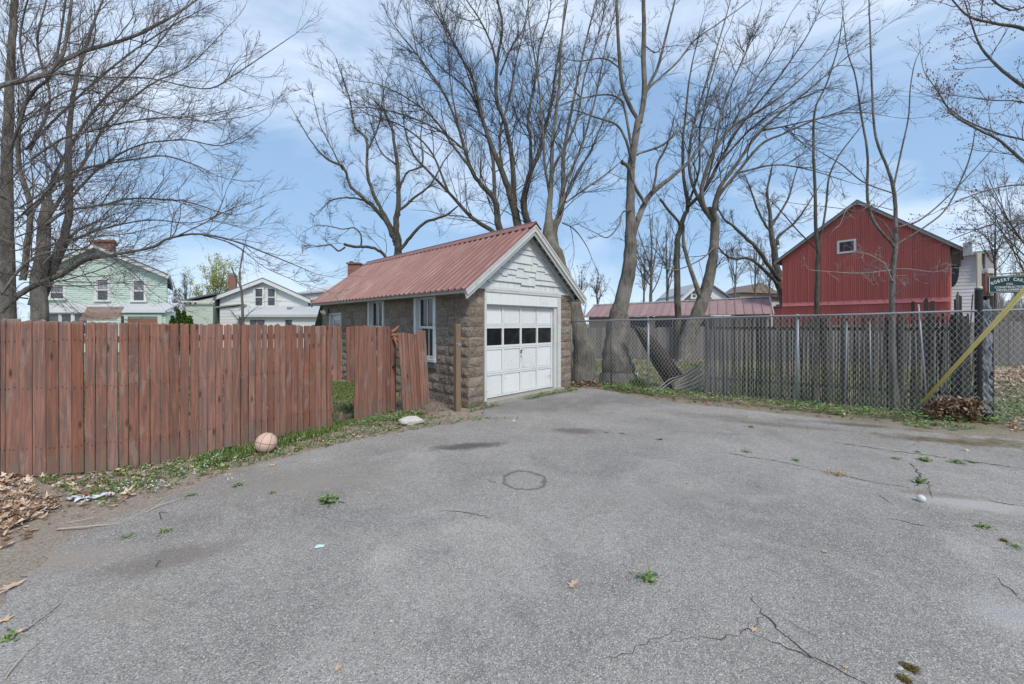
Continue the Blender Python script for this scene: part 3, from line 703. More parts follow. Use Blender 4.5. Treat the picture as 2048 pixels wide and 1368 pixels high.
def put_board(parent, p, ang, wd, z0, z1, mat='redwood', ragged=.025, tilt=0, th=.018, name='board', taper=0, yaw=0):
    o = board_mesh(wd, z1 - z0, th, 0, ragged, taper=taper).obj(name, mat, parent)
    o.location = (p[0] - parent.location.x, p[1] - parent.location.y, z0); o.rotation_euler = (0, tilt, ang + yaw); return o
FPX = [(0, 958), (150, 951), (300, 931), (480, 896), (672, 857)]; FP = [G(*p) for p in FPX]; A0, A1, A2 = FP[0], FP[3], FP[4]
fence = thing('wooden_fence', 'long weathered red-stained board fence beside the driveway on the left', 'fence', A0)
seams = [z / 2.736 for z in (-45, 4, 33, 108, 183, 255, 325, 395, 462, 525, 587, 650, 705, 765, 823, 877, 930, 983, 1037, 1087, 1135, 1180, 1223, 1270, 1315, 1357)]
seams += [497 + (665 - 497) * (i / 14) ** .96 for i in range(1, 15)]
def seg_i(px): return max([0] + [i for i in range(4) if px > FPX[i][0]])
def fpt(px): i = seg_i(px); return on_line(px, FP[i], FP[i + 1])
def seg_ang(px): i = seg_i(px); d = FP[i + 1] - FP[i]; return math.atan2(d.y, d.x)
def fence_top(px): 
    d = fpt(px).y; y = np.interp(px, [0, 300, 480, 670], [638, 644, 647, 650]); return H + (HY - y) / F * d
for a, b_ in zip(seams[:-1], seams[1:]):
    pa, pb = fpt(a), fpt(b_); m = (pa + pb) / 2; wd = (pb - pa).length - random.choice((.004, .005, .007, .010))
    put_board(fence, m + Vector((0, random.uniform(-.003, .003), 0)), seg_ang((a + b_) / 2), wd, random.uniform(-.01, .04), fence_top((a + b_) / 2) + random.uniform(-.007, .008), tilt=random.gauss(0, .003))
nl = MB()
for a, b_ in zip(seams[:-1], seams[1:]):
    m = fpt((a + b_) / 2); aa = seg_ang((a + b_) / 2); t_ = Vector((math.cos(aa), math.sin(aa), 0)); n_ = Vector((math.sin(aa), -math.cos(aa), 0))
    for z in (.30, .90, 1.38):
        for sx_ in (-.02, .02):
            c_ = m + t_ * (sx_ + random.uniform(-.006, .006)) + n_ * .0135 + Vector((0, 0, z + random.uniform(-.015, .015))) - A0
            nl.tube([c_ - n_ * .004, c_ + n_ * .0015], .0042, 6)
nl.obj('nail_heads', 'brown_metal', fence)['kind'] = 'stuff'
d01 = (FP[1] - FP[0]).normalized()
for k in range(10):      # goes on to the left beyond the frame
    put_board(fence, A0 - d01 * (.28 + .098 * k), seg_ang(0), .09, .02, 1.61)
for a, b_ in ((665, 674), (674, 683)):     # short boards hanging beside the gap
    pa, pb = on_line(a, A1, A2), on_line(b_, A1, A2); mm = (pa + pb) / 2; put_board(fence, mm, seg_ang(600), (pb - pa).length - .004, H - 113 / F * mm.y, H - 3 / F * mm.y)
nrm = Vector((-d01.y, d01.x, 0)); d12 = (A2 - A1).normalized(); nr2 = Vector((-d12.y, d12.x, 0))
off = lambda p, n, t: (p[0] + n.x * t - A0.x, p[1] + n.y * t - A0.y)
for z in (.28, .90, 1.38):
    for (s, e) in ((A0 - d01 * 1.3, FP[1]), (FP[1], FP[2]), (FP[2], A1), (A1, A2 - d12 * .02)):
        n = Vector((-(e - s).y, (e - s).x, 0)).normalized(); a, b_ = off(s, n, .035), off(e, n, .035); MB().bar((*a, z), (*b_, z), .038, .07).obj('rail', 'redwood', fence)
for p, n in ((A0 + d01 * .1, nrm), (A1, nrm), (A2 - d12 * .1, nr2)):
    a = off(p, n, .10); MB().bevbox(a[0] - .045, a[0] + .045, a[1] - .045, a[1] + .045, -.05, 1.5).obj('post', 'post_wood', fence)
B0, B1 = G(706, 843), G(793, 824); dB = (B1 - B0).normalized()
gate = thing('wooden_gate', 'narrow red-stained fence section standing alone between two gaps', 'gate', B0)
angB = math.atan2(dB.y, dB.x)
seamsB = [693, 700, 708, 717, 726, 735, 745, 754, 764, 773, 781, 790]
for i, (a, b_) in enumerate(zip(seamsB[:-1], seamsB[1:])):
    pa, pb = on_line(a, B0, B1), on_line(b_, B0, B1); mm = (pa + pb) / 2
    z0 = H - 115 / F * mm.y if b_ < 709 else (random.uniform(-.01, .02) if b_ < 775 else .04); z1 = H - 4 / F * mm.y + random.uniform(-.012, .012) - (.0 if b_ < 785 else .05)
    put_board(gate, mm, angB, (pb - pa).length - .004, z0, z1, tilt=random.gauss(0, .004))
nB = Vector((-dB.y, dB.x, 0))
for z in (.3, 1.30): a = (nB * .035 + dB * .01); b_ = dB * .72 + nB * .035; MB().bar((a.x, a.y, z), (b_.x, b_.y, z), .036, .07).obj('rail', 'redwood', gate)
pp = dB * .80 + nB * .05; MB().bevbox(pp.x - .04, pp.x + .04, pp.y - .04, pp.y + .04, -.05, 1.42).obj('post', 'post_wood', gate)
MB().tube([(pp.x - .02, pp.y - .06, .82), (pp.x + .03, pp.y - .10, .80), (pp.x + .05, pp.y - .09, .84)], .012, 6).obj('latch', 'dark_metal', gate)
# split pieces at the top of the gate
for k, (dx, dz, rx, ry) in enumerate(((.00, 1.36, .5, 1.2), (.03, 1.33, -.3, 1.9), (.05, 1.30, .2, 2.4), (.01, 1.40, .1, .5))):
    o = MB().prism([(0, -.018), (.16, -.006), (.17, .01), (.02, .02)], 'y', -.01, .01).obj('split_board', 'raw_wood', gate); o.location = (dB.x * .74 + dx, dB.y * .74 - .05, dz); o.rotation_euler = (rx * .3, ry - 1.2, angB - .3)
# leaning panel
L0 = Vector((-1.86, 6.74, 0)); L1 = Vector((-1.50, 7.02, 0)); dL = (L1 - L0).normalized(); Ln = (L1 - L0).length + .04
leanp = thing('leaning_fence_panel', 'red-stained fence panel leaning over beside the stone garage wall', 'fence panel', L0, math.atan2(dL.y, dL.x))
nL = 9
for i in range(nL):
    wd = Ln / nL; x = (i + .5) * wd; hgt = 1.40 - i * .008 + random.uniform(-.008, .006)
    o = board_mesh(wd - .002, hgt, .018, 0, .015).obj('board', 'redwood', leanp); o.location = (x, random.uniform(-.003, .003), .02 + (.012 * i if i > 5 else 0)); o.rotation_euler = (R(4), R(-5.5) + random.gauss(0, .002), 0)
for z in (.35, 1.05): MB().bar((-.03 - z * .09, .03 - z * .07, z), (Ln - z * .09, .03 - z * .07, z), .035, .07).obj('rail', 'redwood', leanp)
fp = G(914.5, 822)
post = thing('wooden_post', 'bare brown square wooden post standing in front of the stone garage', 'post', fp, R(38))
MB().bevbox(-.05, .05, -.05, .05, -.1, 1.545, .006).obj('post_body', 'post_wood', post)
MB().tube([(-.052, -.052, 1.19), (.052, -.053, 1.20)], .008, 6).obj('hook', 'galvanized', post)
MB().bevbox(-.015, .055, -.058, -.051, 1.16, 1.185, .002).obj('hasp', 'galvanized', post)
tb = thing('timber_edging', 'short weathered timber lying across the gap in the red fence', 'timber', (-2.82, 6.18, 0), R(40)); MB().bevbox(-.15, .28, -.05, .04, -.02, .07).obj('timber_body', 'stake_wood', tb)
o = MB().prism([(-.03, 0), (.03, 0), (.02, .13), (-.005, .17), (-.025, .11)], 'y', -.025, .025).obj('fence_stump', 'redwood'); o.location = (-2.66, 6.16, 0); tag(o, 'broken red fence post stump in the gap of the wooden fence', 'stump')

# chain link fence
C0 = Vector((1.49, 10.10, 0)); CPa = Vector((3.14, 9.08, 0)); dC = Vector((2.35, -1.48, 0)).normalized(); angC = math.atan2(dC.y, dC.x)
def cl(s, z=0, o=0): return C0 + dC * s + Vector((dC.y * -1 * o, dC.x * o, z)) * 1.0
nC = Vector((-dC.y, dC.x, 0))     # away from the camera side
CLEN = 9.6
chain = thing('chain_link_fence', 'galvanized chain link fence with top rail from the garage to the right edge', 'fence', C0, angC)
def top_h(s): return 1.60 + min(s, 8) * .021
sagf = lambda s: -.015 * math.sin(s * math.pi / 2.78) ** 2
cell = .037; cz = .056; ncol = int(CLEN / cell)
V = []; Fc = []
def wire_tube(pts, r):
    base = len(V); k = len(pts)
    for i, p in enumerate(pts):
        for (a, c) in ((0, 1.0), (.87, -.5), (-.87, -.5)): V.append((p[0] + a * r * .7, p[1] + c * r, p[2] + a * r * .7 * (1 if i % 2 else -1)))
    for i in range(k - 1):
        for j in range(3):
            q = (j + 1) % 3; Fc.append((base + i * 3 + j, base + i * 3 + q, base + (i + 1) * 3 + q, base + (i + 1) * 3 + j))
for c in range(ncol):
    x0 = c * cell; ht = top_h(x0) - .02; nz = int(ht / cz); pts = []
    for k in range(nz + 2):
        side = (c + k) % 2; xx = x0 + (cell if side else 0)
        z = ht + .035 - k * cz
        bulge = .02 * math.sin(x0 * 2.1) * math.sin(z * 2) - (.06 * math.exp(-((x0 - 6.6) / .8) ** 2) * max(0, .5 - z))
        pts.append((xx, (.004 if side else -.004) + bulge - .03, max(z, .01)))
    wire_tube(pts, .0027)
cm = np_mesh('wire_mesh', np.array(V), np.array(Fc), 'wire'); link('wire_mesh', cm, None, chain)['kind'] = 'stuff'
post_s = [-.02, 1.93, 4.72, 7.75]
MB().tube([(s, -.0, top_h(s) + .005 * math.sin(s * 2)) for s in np.linspace(-.05, CLEN, 40)], .021, 8).obj('top_rail', 'rail_steel', chain, True)
for s in (1.93, 4.72):
    pl = MB().tube([(s, .03, -.1), (s, .03, top_h(s) - .02)], .026, 10).obj('post', 'galvanized', chain, True)
    MB().tube([(s, .03, top_h(s) - .06), (s, .01, top_h(s) + .03)], [.032, .022], 8).obj('post_cap', 'galvanized', pl, True)
MB().tube([(.02, .03, 0), (.02, .03, 1.62)], .02, 8).obj('post', 'rail_steel', chain, True)
MB().tube([(1.05, .05, 0), (1.04, .05, 1.66)], .014, 6).obj('post', 'dark_metal', chain, True)
# stake fence right behind it
stakef = thing('stake_fence', 'dark weathered fence of narrow upright stakes behind the chain link', 'fence', C0 + nC * .30, angC)
def sC(px, o=.30): 
    q = on_line(px, C0 + nC * o, C0 + nC * o + dC); return (q - (C0 + nC * o)).dot(dC)
s = sC(1410); send = sC(1942); i = 0; SM = []
for k in range(10): SM.append(board_mesh(1, 1, 1, 0, .022, taper=random.uniform(.02, .2)).mesh('stake', 'stake_wood'))
SL = [board_mesh(1, 1, 1, 0, .022).mesh('stake', 'grey_wood') for _ in range(4)]
while s < send:
    wd = random.choice((.010, .013, .016, .020, .024, .028)); hgt = 1.63 + min(s, 6) * .012 + random.uniform(-.05, .04)
    if s < sC(1460): hgt += .02
    if random.random() < .07: hgt -= random.uniform(.05, .25)
    o = bpy.data.objects.new('stake', random.choice(SL if s < sC(1458) else SM)); COL.objects.link(o); o.parent = stakef; o.location = (s + wd / 2, random.uniform(-.02, .02), 0.01); o.scale = (wd, .014, hgt); o.rotation_euler = (random.gauss(0, .010), random.gauss(0, .018), random.gauss(0, .2))
    s += wd + (random.choice((-.001, .001, .003)) if random.random() < .72 else random.uniform(.004, .012)); i += 1
for px, tp, wd, tilt in ((1652, 628, .02, 0), (1735, 626, .03, 0), (1826, 600, .04, 0), (1838, 620, .03, 0), (1852, 596, .055, 0), (1862, 599, .05, .01), (1907, 588, .022, .02), (1913, 598, .016, -.01), (1916, 583, .014, 0), (1921, 590, .03, 0), (1928, 586, .012, .05), (1934, 582, .022, .08), (1939, 581, .014, .1), (1943, 586, .012, .1), (1930, 630, .10, 0), (1800, 627, .05, 0), (1690, 627, .03, 0)):
    ss = sC(px, .26); P_ = C0 + nC * .26 + dC * ss; hgt = H + (HY - tp) / F * P_.y
    o = bpy.data.objects.new('stake', random.choice(SM)); COL.objects.link(o); o.parent = stakef; o.location = (ss, -.035, .01); o.scale = (wd, .016, hgt); o.rotation_euler = (0, tilt, 0)
for z in (.35, 1.45): MB().bar((sC(1410), .03, z), (send, .03, z), .03, .06).obj('rail', 'stake_wood', stakef)
for px in (1410, 1420): 
    pass
o = MB().bevbox(-.03, .03, -.03, .03, -.05, 1.64).obj('post', 'stake_wood', stakef); o.location = (sC(1412), .05, 0)
for px, lx in ((1692, .004), (1740, -.005), (1845, -.03)):
    ss = sC(px, .08); P_ = C0 + nC * .08 + dC * ss
    rd = thing('fence_pipe', {1692: 'thin upright metal pipe against the stake fence, left of the middle sapling', 1740: 'thin upright metal rod against the stakes beside the larger sapling', 1845: 'thin tilted grey pipe against the stakes left of the yellow guard'}[px], 'pipe', P_, angC)
    MB().tube([(-lx * 2, -.035, .02), (lx * 2, -.035, 1.60 if px < 1800 else 1.88)], .010 if px < 1800 else .013, 6).obj('pipe_body', 'galvanized', rd, True)
# far grey board fence
Fa, Fb = Vector((2.0, 18.19, 0)), Vector((22.5, 13.99, 0)); dF = (Fb - Fa).normalized(); angF = math.atan2(dF.y, dF.x)
farf = thing('grey_board_fence', 'long plain grey board fence across the far side of the yard', 'fence', Fa, angF)
BMs = [board_mesh(1, 1, 1, 0, .02).mesh('board', 'grey_wood') for _ in range(8)]
s = 0; Lf = (Fb - Fa).length
while s < Lf:
    px_now = CX + F * (Fa + dF * s).x / (Fa + dF * s).y; top = float(np.interp(px_now, [1150, 1420, 1750, 1950, 2048, 2300], [1.36, 1.42, 1.5, 1.62, 1.66, 1.7])) + random.uniform(-.03, .03)
    o = bpy.data.objects.new('board', random.choice(BMs)); COL.objects.link(o); o.parent = farf; o.location = (s + .07, random.uniform(-.006, .006), 0); o.scale = (.136, .02, top); o.rotation_euler = (0, random.gauss(0, .004), 0); s += .14
for z in (.3, 1.2): MB().bar((0, .03, z), (Lf, .03, z), .04, .08).obj('rail', 'grey_wood', farf)

# black wrapped posts, sign
def corrugated(p, r, z0, z1, name='pipe_sleeve', mat='black_plastic', parent=None, rib=.028):
    pts = []; rad = []; z = z0; k = 0
    while z < z1: pts.append((p[0], p[1], z)); rad.append(r + (.005 if k % 2 else 0)); z += rib / 2; k += 1
    return MB().tube(pts, rad, 14).obj(name, mat, parent, True)
pA = C0 + nC * .02 + dC * (on_line(1957.5, C0 + nC * .02, C0 + nC * .02 + dC) - (C0 + nC * .02)).dot(dC)
sp_ = thing('sign_post', 'cream post rising out of a black corrugated pipe at the chain link fence', 'post', pA, angC)
corrugated((0, 0), .045, -.05, 2.12, parent=sp_)
MB().tube([(0, 0, 2.10), (0, 0, 2.14)], [.047, .040], 12).obj('pipe_cap', 'white_paint', sp_)
MB().bevbox(-.024, .024, -.024, .024, 2.13, 2.68, .003).obj('post_body', 'cream_post', sp_)
MB().tube([(.02, 0, 2.325), (.95, 0, 2.345)], .007, 6).obj('bracket_arm', 'dark_metal', sp_)
MB().tube([(.02, 0, 2.36), (.06, 0, 2.32), (.09, 0, 2.33)], .008, 6).obj('bracket_hook', 'dark_metal', sp_)
pB = C0 + nC * .10 + dC * (on_line(1972, C0 + nC * .10, C0 + nC * .10 + dC) - (C0 + nC * .10)).dot(dC)
bp = thing('wrapped_post', 'thick black post with crumpled silver foil hanging down its front', 'post', pB, angC)
corrugated((.02, 0), .062, -.05, 2.0, parent=bp)
fo = MB(); n = 30
vv = []
for i in range(n):
    z = 1.93 - i * .062; 
    for j in range(5): vv.append((-.055 + j * .026 + random.uniform(-.008, .008), -.072 + random.uniform(-.018, .014) + abs(j - 2) * .008, z + random.uniform(-.015, .015)))
fo.add(vv, [(i * 5 + j, i * 5 + j + 1, i * 5 + j + 6, i * 5 + j + 5) for i in range(n - 1) for j in range(4)]); fo.obj('foil_wrap', 'foil', bp)
sg = thing('hanging_sign', 'dark green hanging business sign with cream capital lettering', 'sign', pA + dC * .095 + Vector((0, 0, 2.03)), angC)
SW_, SH_ = .46, .27
MB().bevbox(0, SW_, -.012, .012, 0, SH_).obj('sign_board', 'sign_green', sg)
bd = MB(); 
for q in ((.012, .018, .012, SH_ - .012), (SW_ - .018, SW_ - .012, .012, SH_ - .012)): bd.box(q[0], q[1], -.0145, -.0125, q[2], q[3])
bd.box(.018, SW_ - .018, -.0145, -.0125, .012, .017); bd.box(.018, SW_ - .018, -.0145, -.0125, SH_ - .017, SH_ - .012); bd.obj('sign_border', 'sign_cream', sg)
for x in (.05, .40): MB().tube([(x, 0, SH_), (x, 0, SH_ + .035)], .005, 6).obj('hanger', 'dark_metal', sg)
MB().bevbox(-.03, -.005, -.012, .012, .02, SH_ + .07).obj('sign_strap', 'bud_red', sg)
def text_mesh(items, name, mat, parent, dx=0, ext=.0012):
    bms = MB()
    for txt, x, z, size, rot, wid in items:
        c = bpy.data.curves.new('t', 'FONT'); c.body = txt; c.size = size; c.align_x = 'CENTER'; c.align_y = 'CENTER'; c.extrude = ext; c.offset = size * .022
        o = bpy.data.objects.new('t', c); COL.objects.link(o); bpy.context.view_layer.update()
        me_ = bpy.data.meshes.new_from_object(o.evaluated_get(bpy.context.evaluated_depsgraph_get())); bpy.data.objects.remove(o)
        cs, sn = math.cos(rot), math.sin(rot)
        vs_ = [(x + (p.co.x * cs * wid - p.co.y * sn), -.0142 - p.co.z, z + (p.co.x * sn * wid + p.co.y * cs)) for p in me_.vertices]
        bms.add(vs_, [tuple(q.vertices) for q in me_.polygons]); bpy.data.meshes.remove(me_)
    me = bpy.data.meshes.new(name); me.from_pydata(bms.v, [], bms.f); return link(name, me, mat, parent)
txt = 'ROBERT CAREY'; arc = []
for i, ch in enumerate(txt):
    if ch == ' ': continue
    t = (i / (len(txt) - 1) - .5) * 2; x = SW_ / 2 + t * .185; z = .208 - .055 * t * t; arc.append((ch, x, z, .066, -t * .36, .72))
for it in arc: text_mesh([it], 'sign_letter', 'sign_cream', sg)
text_mesh([('CO.', SW_ / 2, .134, .045, 0, .95)], 'sign_company_lettering', 'sign_cream', sg)
text_mesh([('CONSTRUCTION', SW_ / 2, .088, .044, 0, .93), ('DEVELOPMENT', SW_ / 2, .045, .044, 0, .93)], 'sign_trade_lettering', 'sign_cream', sg)
# yellow guy-wire guard
ga = G(1822, 830); gdir = Vector((-.99, -2.27, 1.92)).normalized()
top_end = Vector((5.83, 4.5, 1.92)); gdir = (top_end - ga).normalized()
gw = thing('guy_wire', 'guy wire with long yellow plastic guard slanting up in front of the fence', 'guy wire', ga)
MB().tube([gdir * -.1, gdir * 9], .005, 6).obj('cable', 'steel_grey', gw, True)
MB().tube([gdir * .46, gdir * 3.6], .0235, 12).obj('guard', 'yellow_plastic', gw, True)
MB().tube([gdir * .05, gdir * .16, gdir * .18, gdir * .30, gdir * .32, gdir * .45], [.022, .026, .014, .014, .020, .014], 8).obj('clamp', 'steel_grey', gw, True)
MB().tube([gdir * -.12, gdir * .08], .016, 8).obj('anchor_rod', 'steel_grey', gw, True)
# ================================================================== BUILDINGS BEYOND
def clapboards(parent, poly, mat, rh=.13, depth=8, name='clapboard_siding', y=0, holes=()):
    MB().prism(poly, 'y', y + .001, y + depth).obj('wall', mat, parent)
    z = min(p[1] for p in poly); zt = max(p[1] for p in poly); mb = MB()
    while z < zt - .02:
        pl = clip(clip(poly, 0, 1, z + rh), 0, -1, -z)
        if area(pl) > .005:
            n = len(pl); dep = lambda q: y - .024 + (q - z) / rh * .018
            v = [(p[0], dep(p[1]), p[1]) for p in pl] + [(p[0], y + .0, p[1]) for p in pl]
            mb.add(v, [tuple(range(n)), tuple(range(2 * n - 1, n - 1, -1))] + [(i, i + n, (i + 1) % n + n, (i + 1) % n) for i in range(n)])
        z += rh
    mb.obj(name, mat, parent)['kind'] = 'stuff'
def hwindow(parent, x0, x1, z0, z1, y=-.07, tr=.11, glass='curtain_glass', trim='white_siding', low='house_glass', mull=False):
    f = MB(); f.box(x0 - tr, x0, y - .03, y + .05, z0 - tr * .6, z1 + tr); f.box(x1, x1 + tr, y - .03, y + .05, z0 - tr * .6, z1 + tr)
    f.box(x0, x1, y - .031, y + .05, z1, z1 + tr); zm = (z0 + z1) / 2
    w = f.obj('window', trim, parent)
    MB().box(x0 - tr * 1.4, x1 + tr * 1.4, y - .07, y + .05, z0 - tr * .9, z0 - .001).obj('sill', trim, w)
    s = MB().box(x0 + .001, x1 - .001, y + .005, y + .04, zm - .03, zm + .03); s.box(x0 + .001, x0 + .04, y + .006, y + .04, z0, z1); s.box(x1 - .04, x1 - .001, y + .006, y + .04, z0, z1)
    if mull: s.box((x0 + x1) / 2 - .015, (x0 + x1) / 2 + .015, y + .007, y + .039, z0, z1)
    s.obj('sash', trim, w)
    MB().box(x0 + .04, x1 - .04, y + .02, y + .03, zm + .03, z1).obj('pane', glass, w); MB().box(x0 + .04, x1 - .04, y + .02, y + .03, z0, zm - .03).obj('pane', low, w)
    return w
def wx(px, d): return (px - CX) / F * d
def wz(py, d): return H - (py - HY) / F * d
# mint green house
d = 22.0; X0, X1 = wx(75, d), wx(334, d); ez = wz(548, d); xm = wx(200, d); az = wz(492, d)
mint = thing('mint_house', 'two storey pale mint green clapboard house behind the left fence', 'house', (0, d, 0))
clapboards(mint, [(X0, 0), (X1, 0), (X1, ez), (xm, az), (X0, ez)], 'mint_siding', .115, 9)
for sx, xe in ((1, X1 + .35), (-1, X0 - .35)):
    sl_ = (az - ez) / (X1 - xm) if sx > 0 else (az - ez) / (xm - X0); ze = az - abs(xe - xm) * sl_
    r_ = MB().prism([(xm, az + .12), (xe, ze + .12), (xe, ze + .03), (xm, az + .03)], 'y', -.35, 9.2).obj('roof', 'roof_shingle', mint)
    MB().prism([(xm, az + .03), (xe, ze + .029), (xe, ze - .14), (xm, az - .15)], 'y', -.36, -.30).obj('rake_board', 'white_siding', r_)
    MB().prism([(xm, az + .028), (xe, ze + .027), (xe, ze + .01), (xm, az + .01)], 'y', -.29, .0).obj('soffit', 'white_siding', r_)
    MB().box(min(xe, xe + sx * .1), max(xe, xe + sx * .1), -.3, 9, ze + .0, ze + .12).obj('gutter', 'white_siding', r_)
MB().box(X1 - .06, X1 + .02, -.05, .06, 0, ez).obj('corner_board', 'mint_siding', mint)
for a, b_, t, bo in ((102, 130, 573, 597), (196, 219, 560, 600), (268, 291, 563, 601)): hwindow(mint, wx(a, d), wx(b_, d), wz(bo, d), wz(t, d))
ch = MB().bevbox(wx(164, d), wx(215, d), 2.4, 3.6, 4.5, wz(480, d) * 1.06, .02).obj('chimney', 'brick', mint)
MB().bevbox(wx(160, d), wx(219, d), 2.3, 3.7, wz(480, d) * 1.06, wz(480, d) * 1.06 + .15, .02).obj('chimney_cap', 'brick', ch)
# porch along the front
dd_ = d - .7; pz0, pz1 = wz(621, dd_), wz(606, d); PX0, PX1 = wx(84, dd_), wx(332, dd_)
pr = MB().prism([(0, pz1), (-.85, pz0), (-.85, pz0 - .06), (0, pz1 - .1)], 'x', PX0 - .1, PX1 + .12).obj('porch_roof', 'pale_roof', mint)
MB().box(PX0 - .1, PX1 + .12, -.90, -.855, pz0 - .12, pz0 + .02).obj('gutter', 'white_siding', pr)
clapboards(mint, [(PX0, 0), (PX1, 0), (PX1, pz0 - .07), (PX0, pz0 - .07)], 'mint_siding', .115, .65, 'porch_siding', -.70)
for a, b_ in ((97, 121), (124, 146), (150, 178)): hwindow(mint, wx(a, dd_), wx(b_, dd_), wz(668, dd_), wz(628, dd_), -.77, .05, 'house_glass')
MB().box(wx(258, dd_), wx(318, dd_), -.78, -.74, 0, wz(637, dd_)).obj('garage_door', 'garage_door_brown', mint)
tr_ = MB(); tr_.box(wx(250, dd_), wx(258, dd_), -.79, -.73, 0, wz(633, dd_)); tr_.box(wx(318, dd_), wx(326, dd_), -.79, -.73, 0, wz(633, dd_)); tr_.box(wx(250, dd_), wx(326, dd_), -.792, -.73, wz(633, dd_) + .001, wz(628, dd_)); tr_.obj('door_trim', 'mint_siding', mint)
aw = thing('window_awning', 'rusty pinkish ribbed metal awning sheet sticking up before the mint house', 'awning', (wx(176, 19.2), 19.2, 0))
for k in range(13):
    z = wz(641, 19.2) + k * .052; MB().box(0, wx(249, 19.2) - wx(176, 19.2), -.4 + k * .03, -.37 + k * .03, z, z + .045).obj('awning_slat', 'awning', aw)
MB().box(-.0, .05, -.1, 0, 0, 1.5).obj('leg', 'brown_metal', aw); MB().box(1.7, 1.75, -.1, 0, 0, 1.9).obj('leg', 'brown_metal', aw)
# white house with a pair of windows in the gable
d = 26.0
wh = thing('white_house', 'white house with low gable holding a pair of sash windows', 'house', (0, d, 0))
xa, xl, xr = wx(531, d), wx(440, d), wx(616, d); az = wz(559, d); ezl, ezr = wz(592, d), wz(597, d)
clapboards(wh, [(xl, 0), (xr, 0), (xr, ezr), (xa, az), (xl, ezl)], 'white_siding', .3, 7)
for xe, ze in ((xr + .3, ezr - .12), (xl - 1.0, ezl - .42)):
    r_ = MB().prism([(xa, az + .1), (xe, ze + .1), (xe, ze + .02), (xa, az + .02)], 'y', -.3, 7.2).obj('roof', 'roof_shingle', wh)
    MB().prism([(xa, az + .018), (xe, ze + .018), (xe, ze - .2), (xa, az - .2)], 'y', -.32, -.26).obj('rake_board', 'white_siding', r_)
for a, b_ in ((511, 527), (536, 552)): hwindow(wh, wx(a, d), wx(b_, d), wz(611, d), wz(578, d), -.08, .09, 'house_glass', mull=False)
wg = [(wx(386, d), 0), (xl - .01, 0), (xl - .01, wz(596, d)), (wx(386, d), wz(606, d))]
MB().prism(wg, 'y', -.6, 5).obj('side_wing', 'pale_green_stucco', wh)
r_ = MB().prism([(wx(383, d), wz(604, d)), (wx(447, d), wz(590, d)), (wx(447, d), wz(587, d)), (wx(383, d), wz(601, d))], 'y', -.75, 5.2).obj('wing_roof', 'roof_shingle', wh)
MB().box(wx(383, d), wx(447, d), -.80, -.755, wz(606, d), wz(603, d)).obj('gutter', 'white_siding', r_)
for a in (394, 404): MB().box(wx(a, d), wx(a + 3.5, d), -.63, -.601, wz(609, d), wz(603, d)).obj('wing_window', 'house_glass', wh)
clapboards(wh, [(wx(440, d - .7), 0), (wx(478, d - .7), 0), (wx(478, d - .7), wz(613, d - .7)), (wx(440, d - .7), wz(616, d - .7))], 'white_siding', .2, .65, 'porch_siding', -.7)
MB().prism([(wx(434, d - .7), wz(616, d - .7)), (wx(481, d - .7), wz(610, d - .7)), (wx(481, d - .7), wz(608, d - .7)), (wx(434, d - .7), wz(613, d - .7))], 'y', -.85, -.1).obj('porch_cap', 'weathered_trim', wh)
MB().prism([(-.03, wz(612, d)), (-1.5, wz(629, d - 1.5)), (-1.5, wz(632, d - 1.5)), (-.03, wz(616, d))], 'x', wx(481, d - .7) + .05, wx(640, d - 1.5)).obj('porch_roof', 'pale_roof', wh)
MB().box(wx(481, d - 1.5), wx(640, d - 1.5), -1.55, -1.5, wz(634, d - 1.5), wz(629, d - 1.5)).obj('gutter', 'trim_paint', wh)
MB().prism([(wx(487, d - 1.3), 0), (wx(640, d - 1.3), 0), (wx(640, d - 1.3), wz(634, d - 1.3)), (wx(487, d - 1.3), wz(634, d - 1.3))], 'y', -1.3, -.1).obj('porch_wall', 'white_siding', wh)
for a, b_ in ((499, 511), (513, 527), (570, 582)): MB().box(wx(a, d - 1.4), wx(b_, d - 1.4), -1.36, -1.31, wz(655, d - 1.4), wz(640, d - 1.4)).obj('porch_window', 'house_glass', wh)
MB().box(wx(586, d), wx(593, d), -.7, -.4, wz(621, d), wz(615, d)).obj('roof_vent', 'galvanized', wh)
ch = MB().bevbox(wx(485, d + 2), wx(500, d + 2), 2, 2.6, 3, wz(549, d + 2), .02).obj('chimney', 'brick', wh)
MB().box(wx(487, d + 2), wx(495, d + 2), 2.1, 2.4, wz(549, d + 2), wz(545, d + 2)).obj('chimney_pot', 'galvanized', ch)
# cream house with solar roof, behind the garage
d = 30.0
ch_ = thing('cream_house', 'cream house with skylight panels on its pale roof and brick chimney behind the garage', 'house', (0, d, 0))
MB().prism([(wx(604, d), 0), (wx(840, d), 0), (wx(840, d), wz(597, d)), (wx(604, d), wz(600, d))], 'y', .001, 7).obj('wall', 'cream_siding', ch_)
MB().prism([(wx(600, d), wz(586, d)), (wx(840, d), wz(565, d)), (wx(840, d), wz(598, d)), (wx(600, d), wz(601, d))], 'y', -.3, 0).obj('frieze', 'white_siding', ch_)
rf = MB(); rf.add([(wx(597, d), -.5, wz(587, d)), (wx(840, d), -.5, wz(566, d)), (wx(840, d), 3.5, wz(536, d)), (wx(655, d), 3.5, wz(555, d)), (wx(597, d), -.5, wz(590, d)), (wx(840, d), -.5, wz(569, d)), (wx(840, d), 3.5, wz(539, d)), (wx(655, d), 3.5, wz(558, d))], [(0, 1, 2, 3), (4, 7, 6, 5), (0, 4, 5, 1), (1, 5, 6, 2), (2, 6, 7, 3), (3, 7, 4, 0)])
rf = rf.obj('roof', 'pale_roof', ch_)
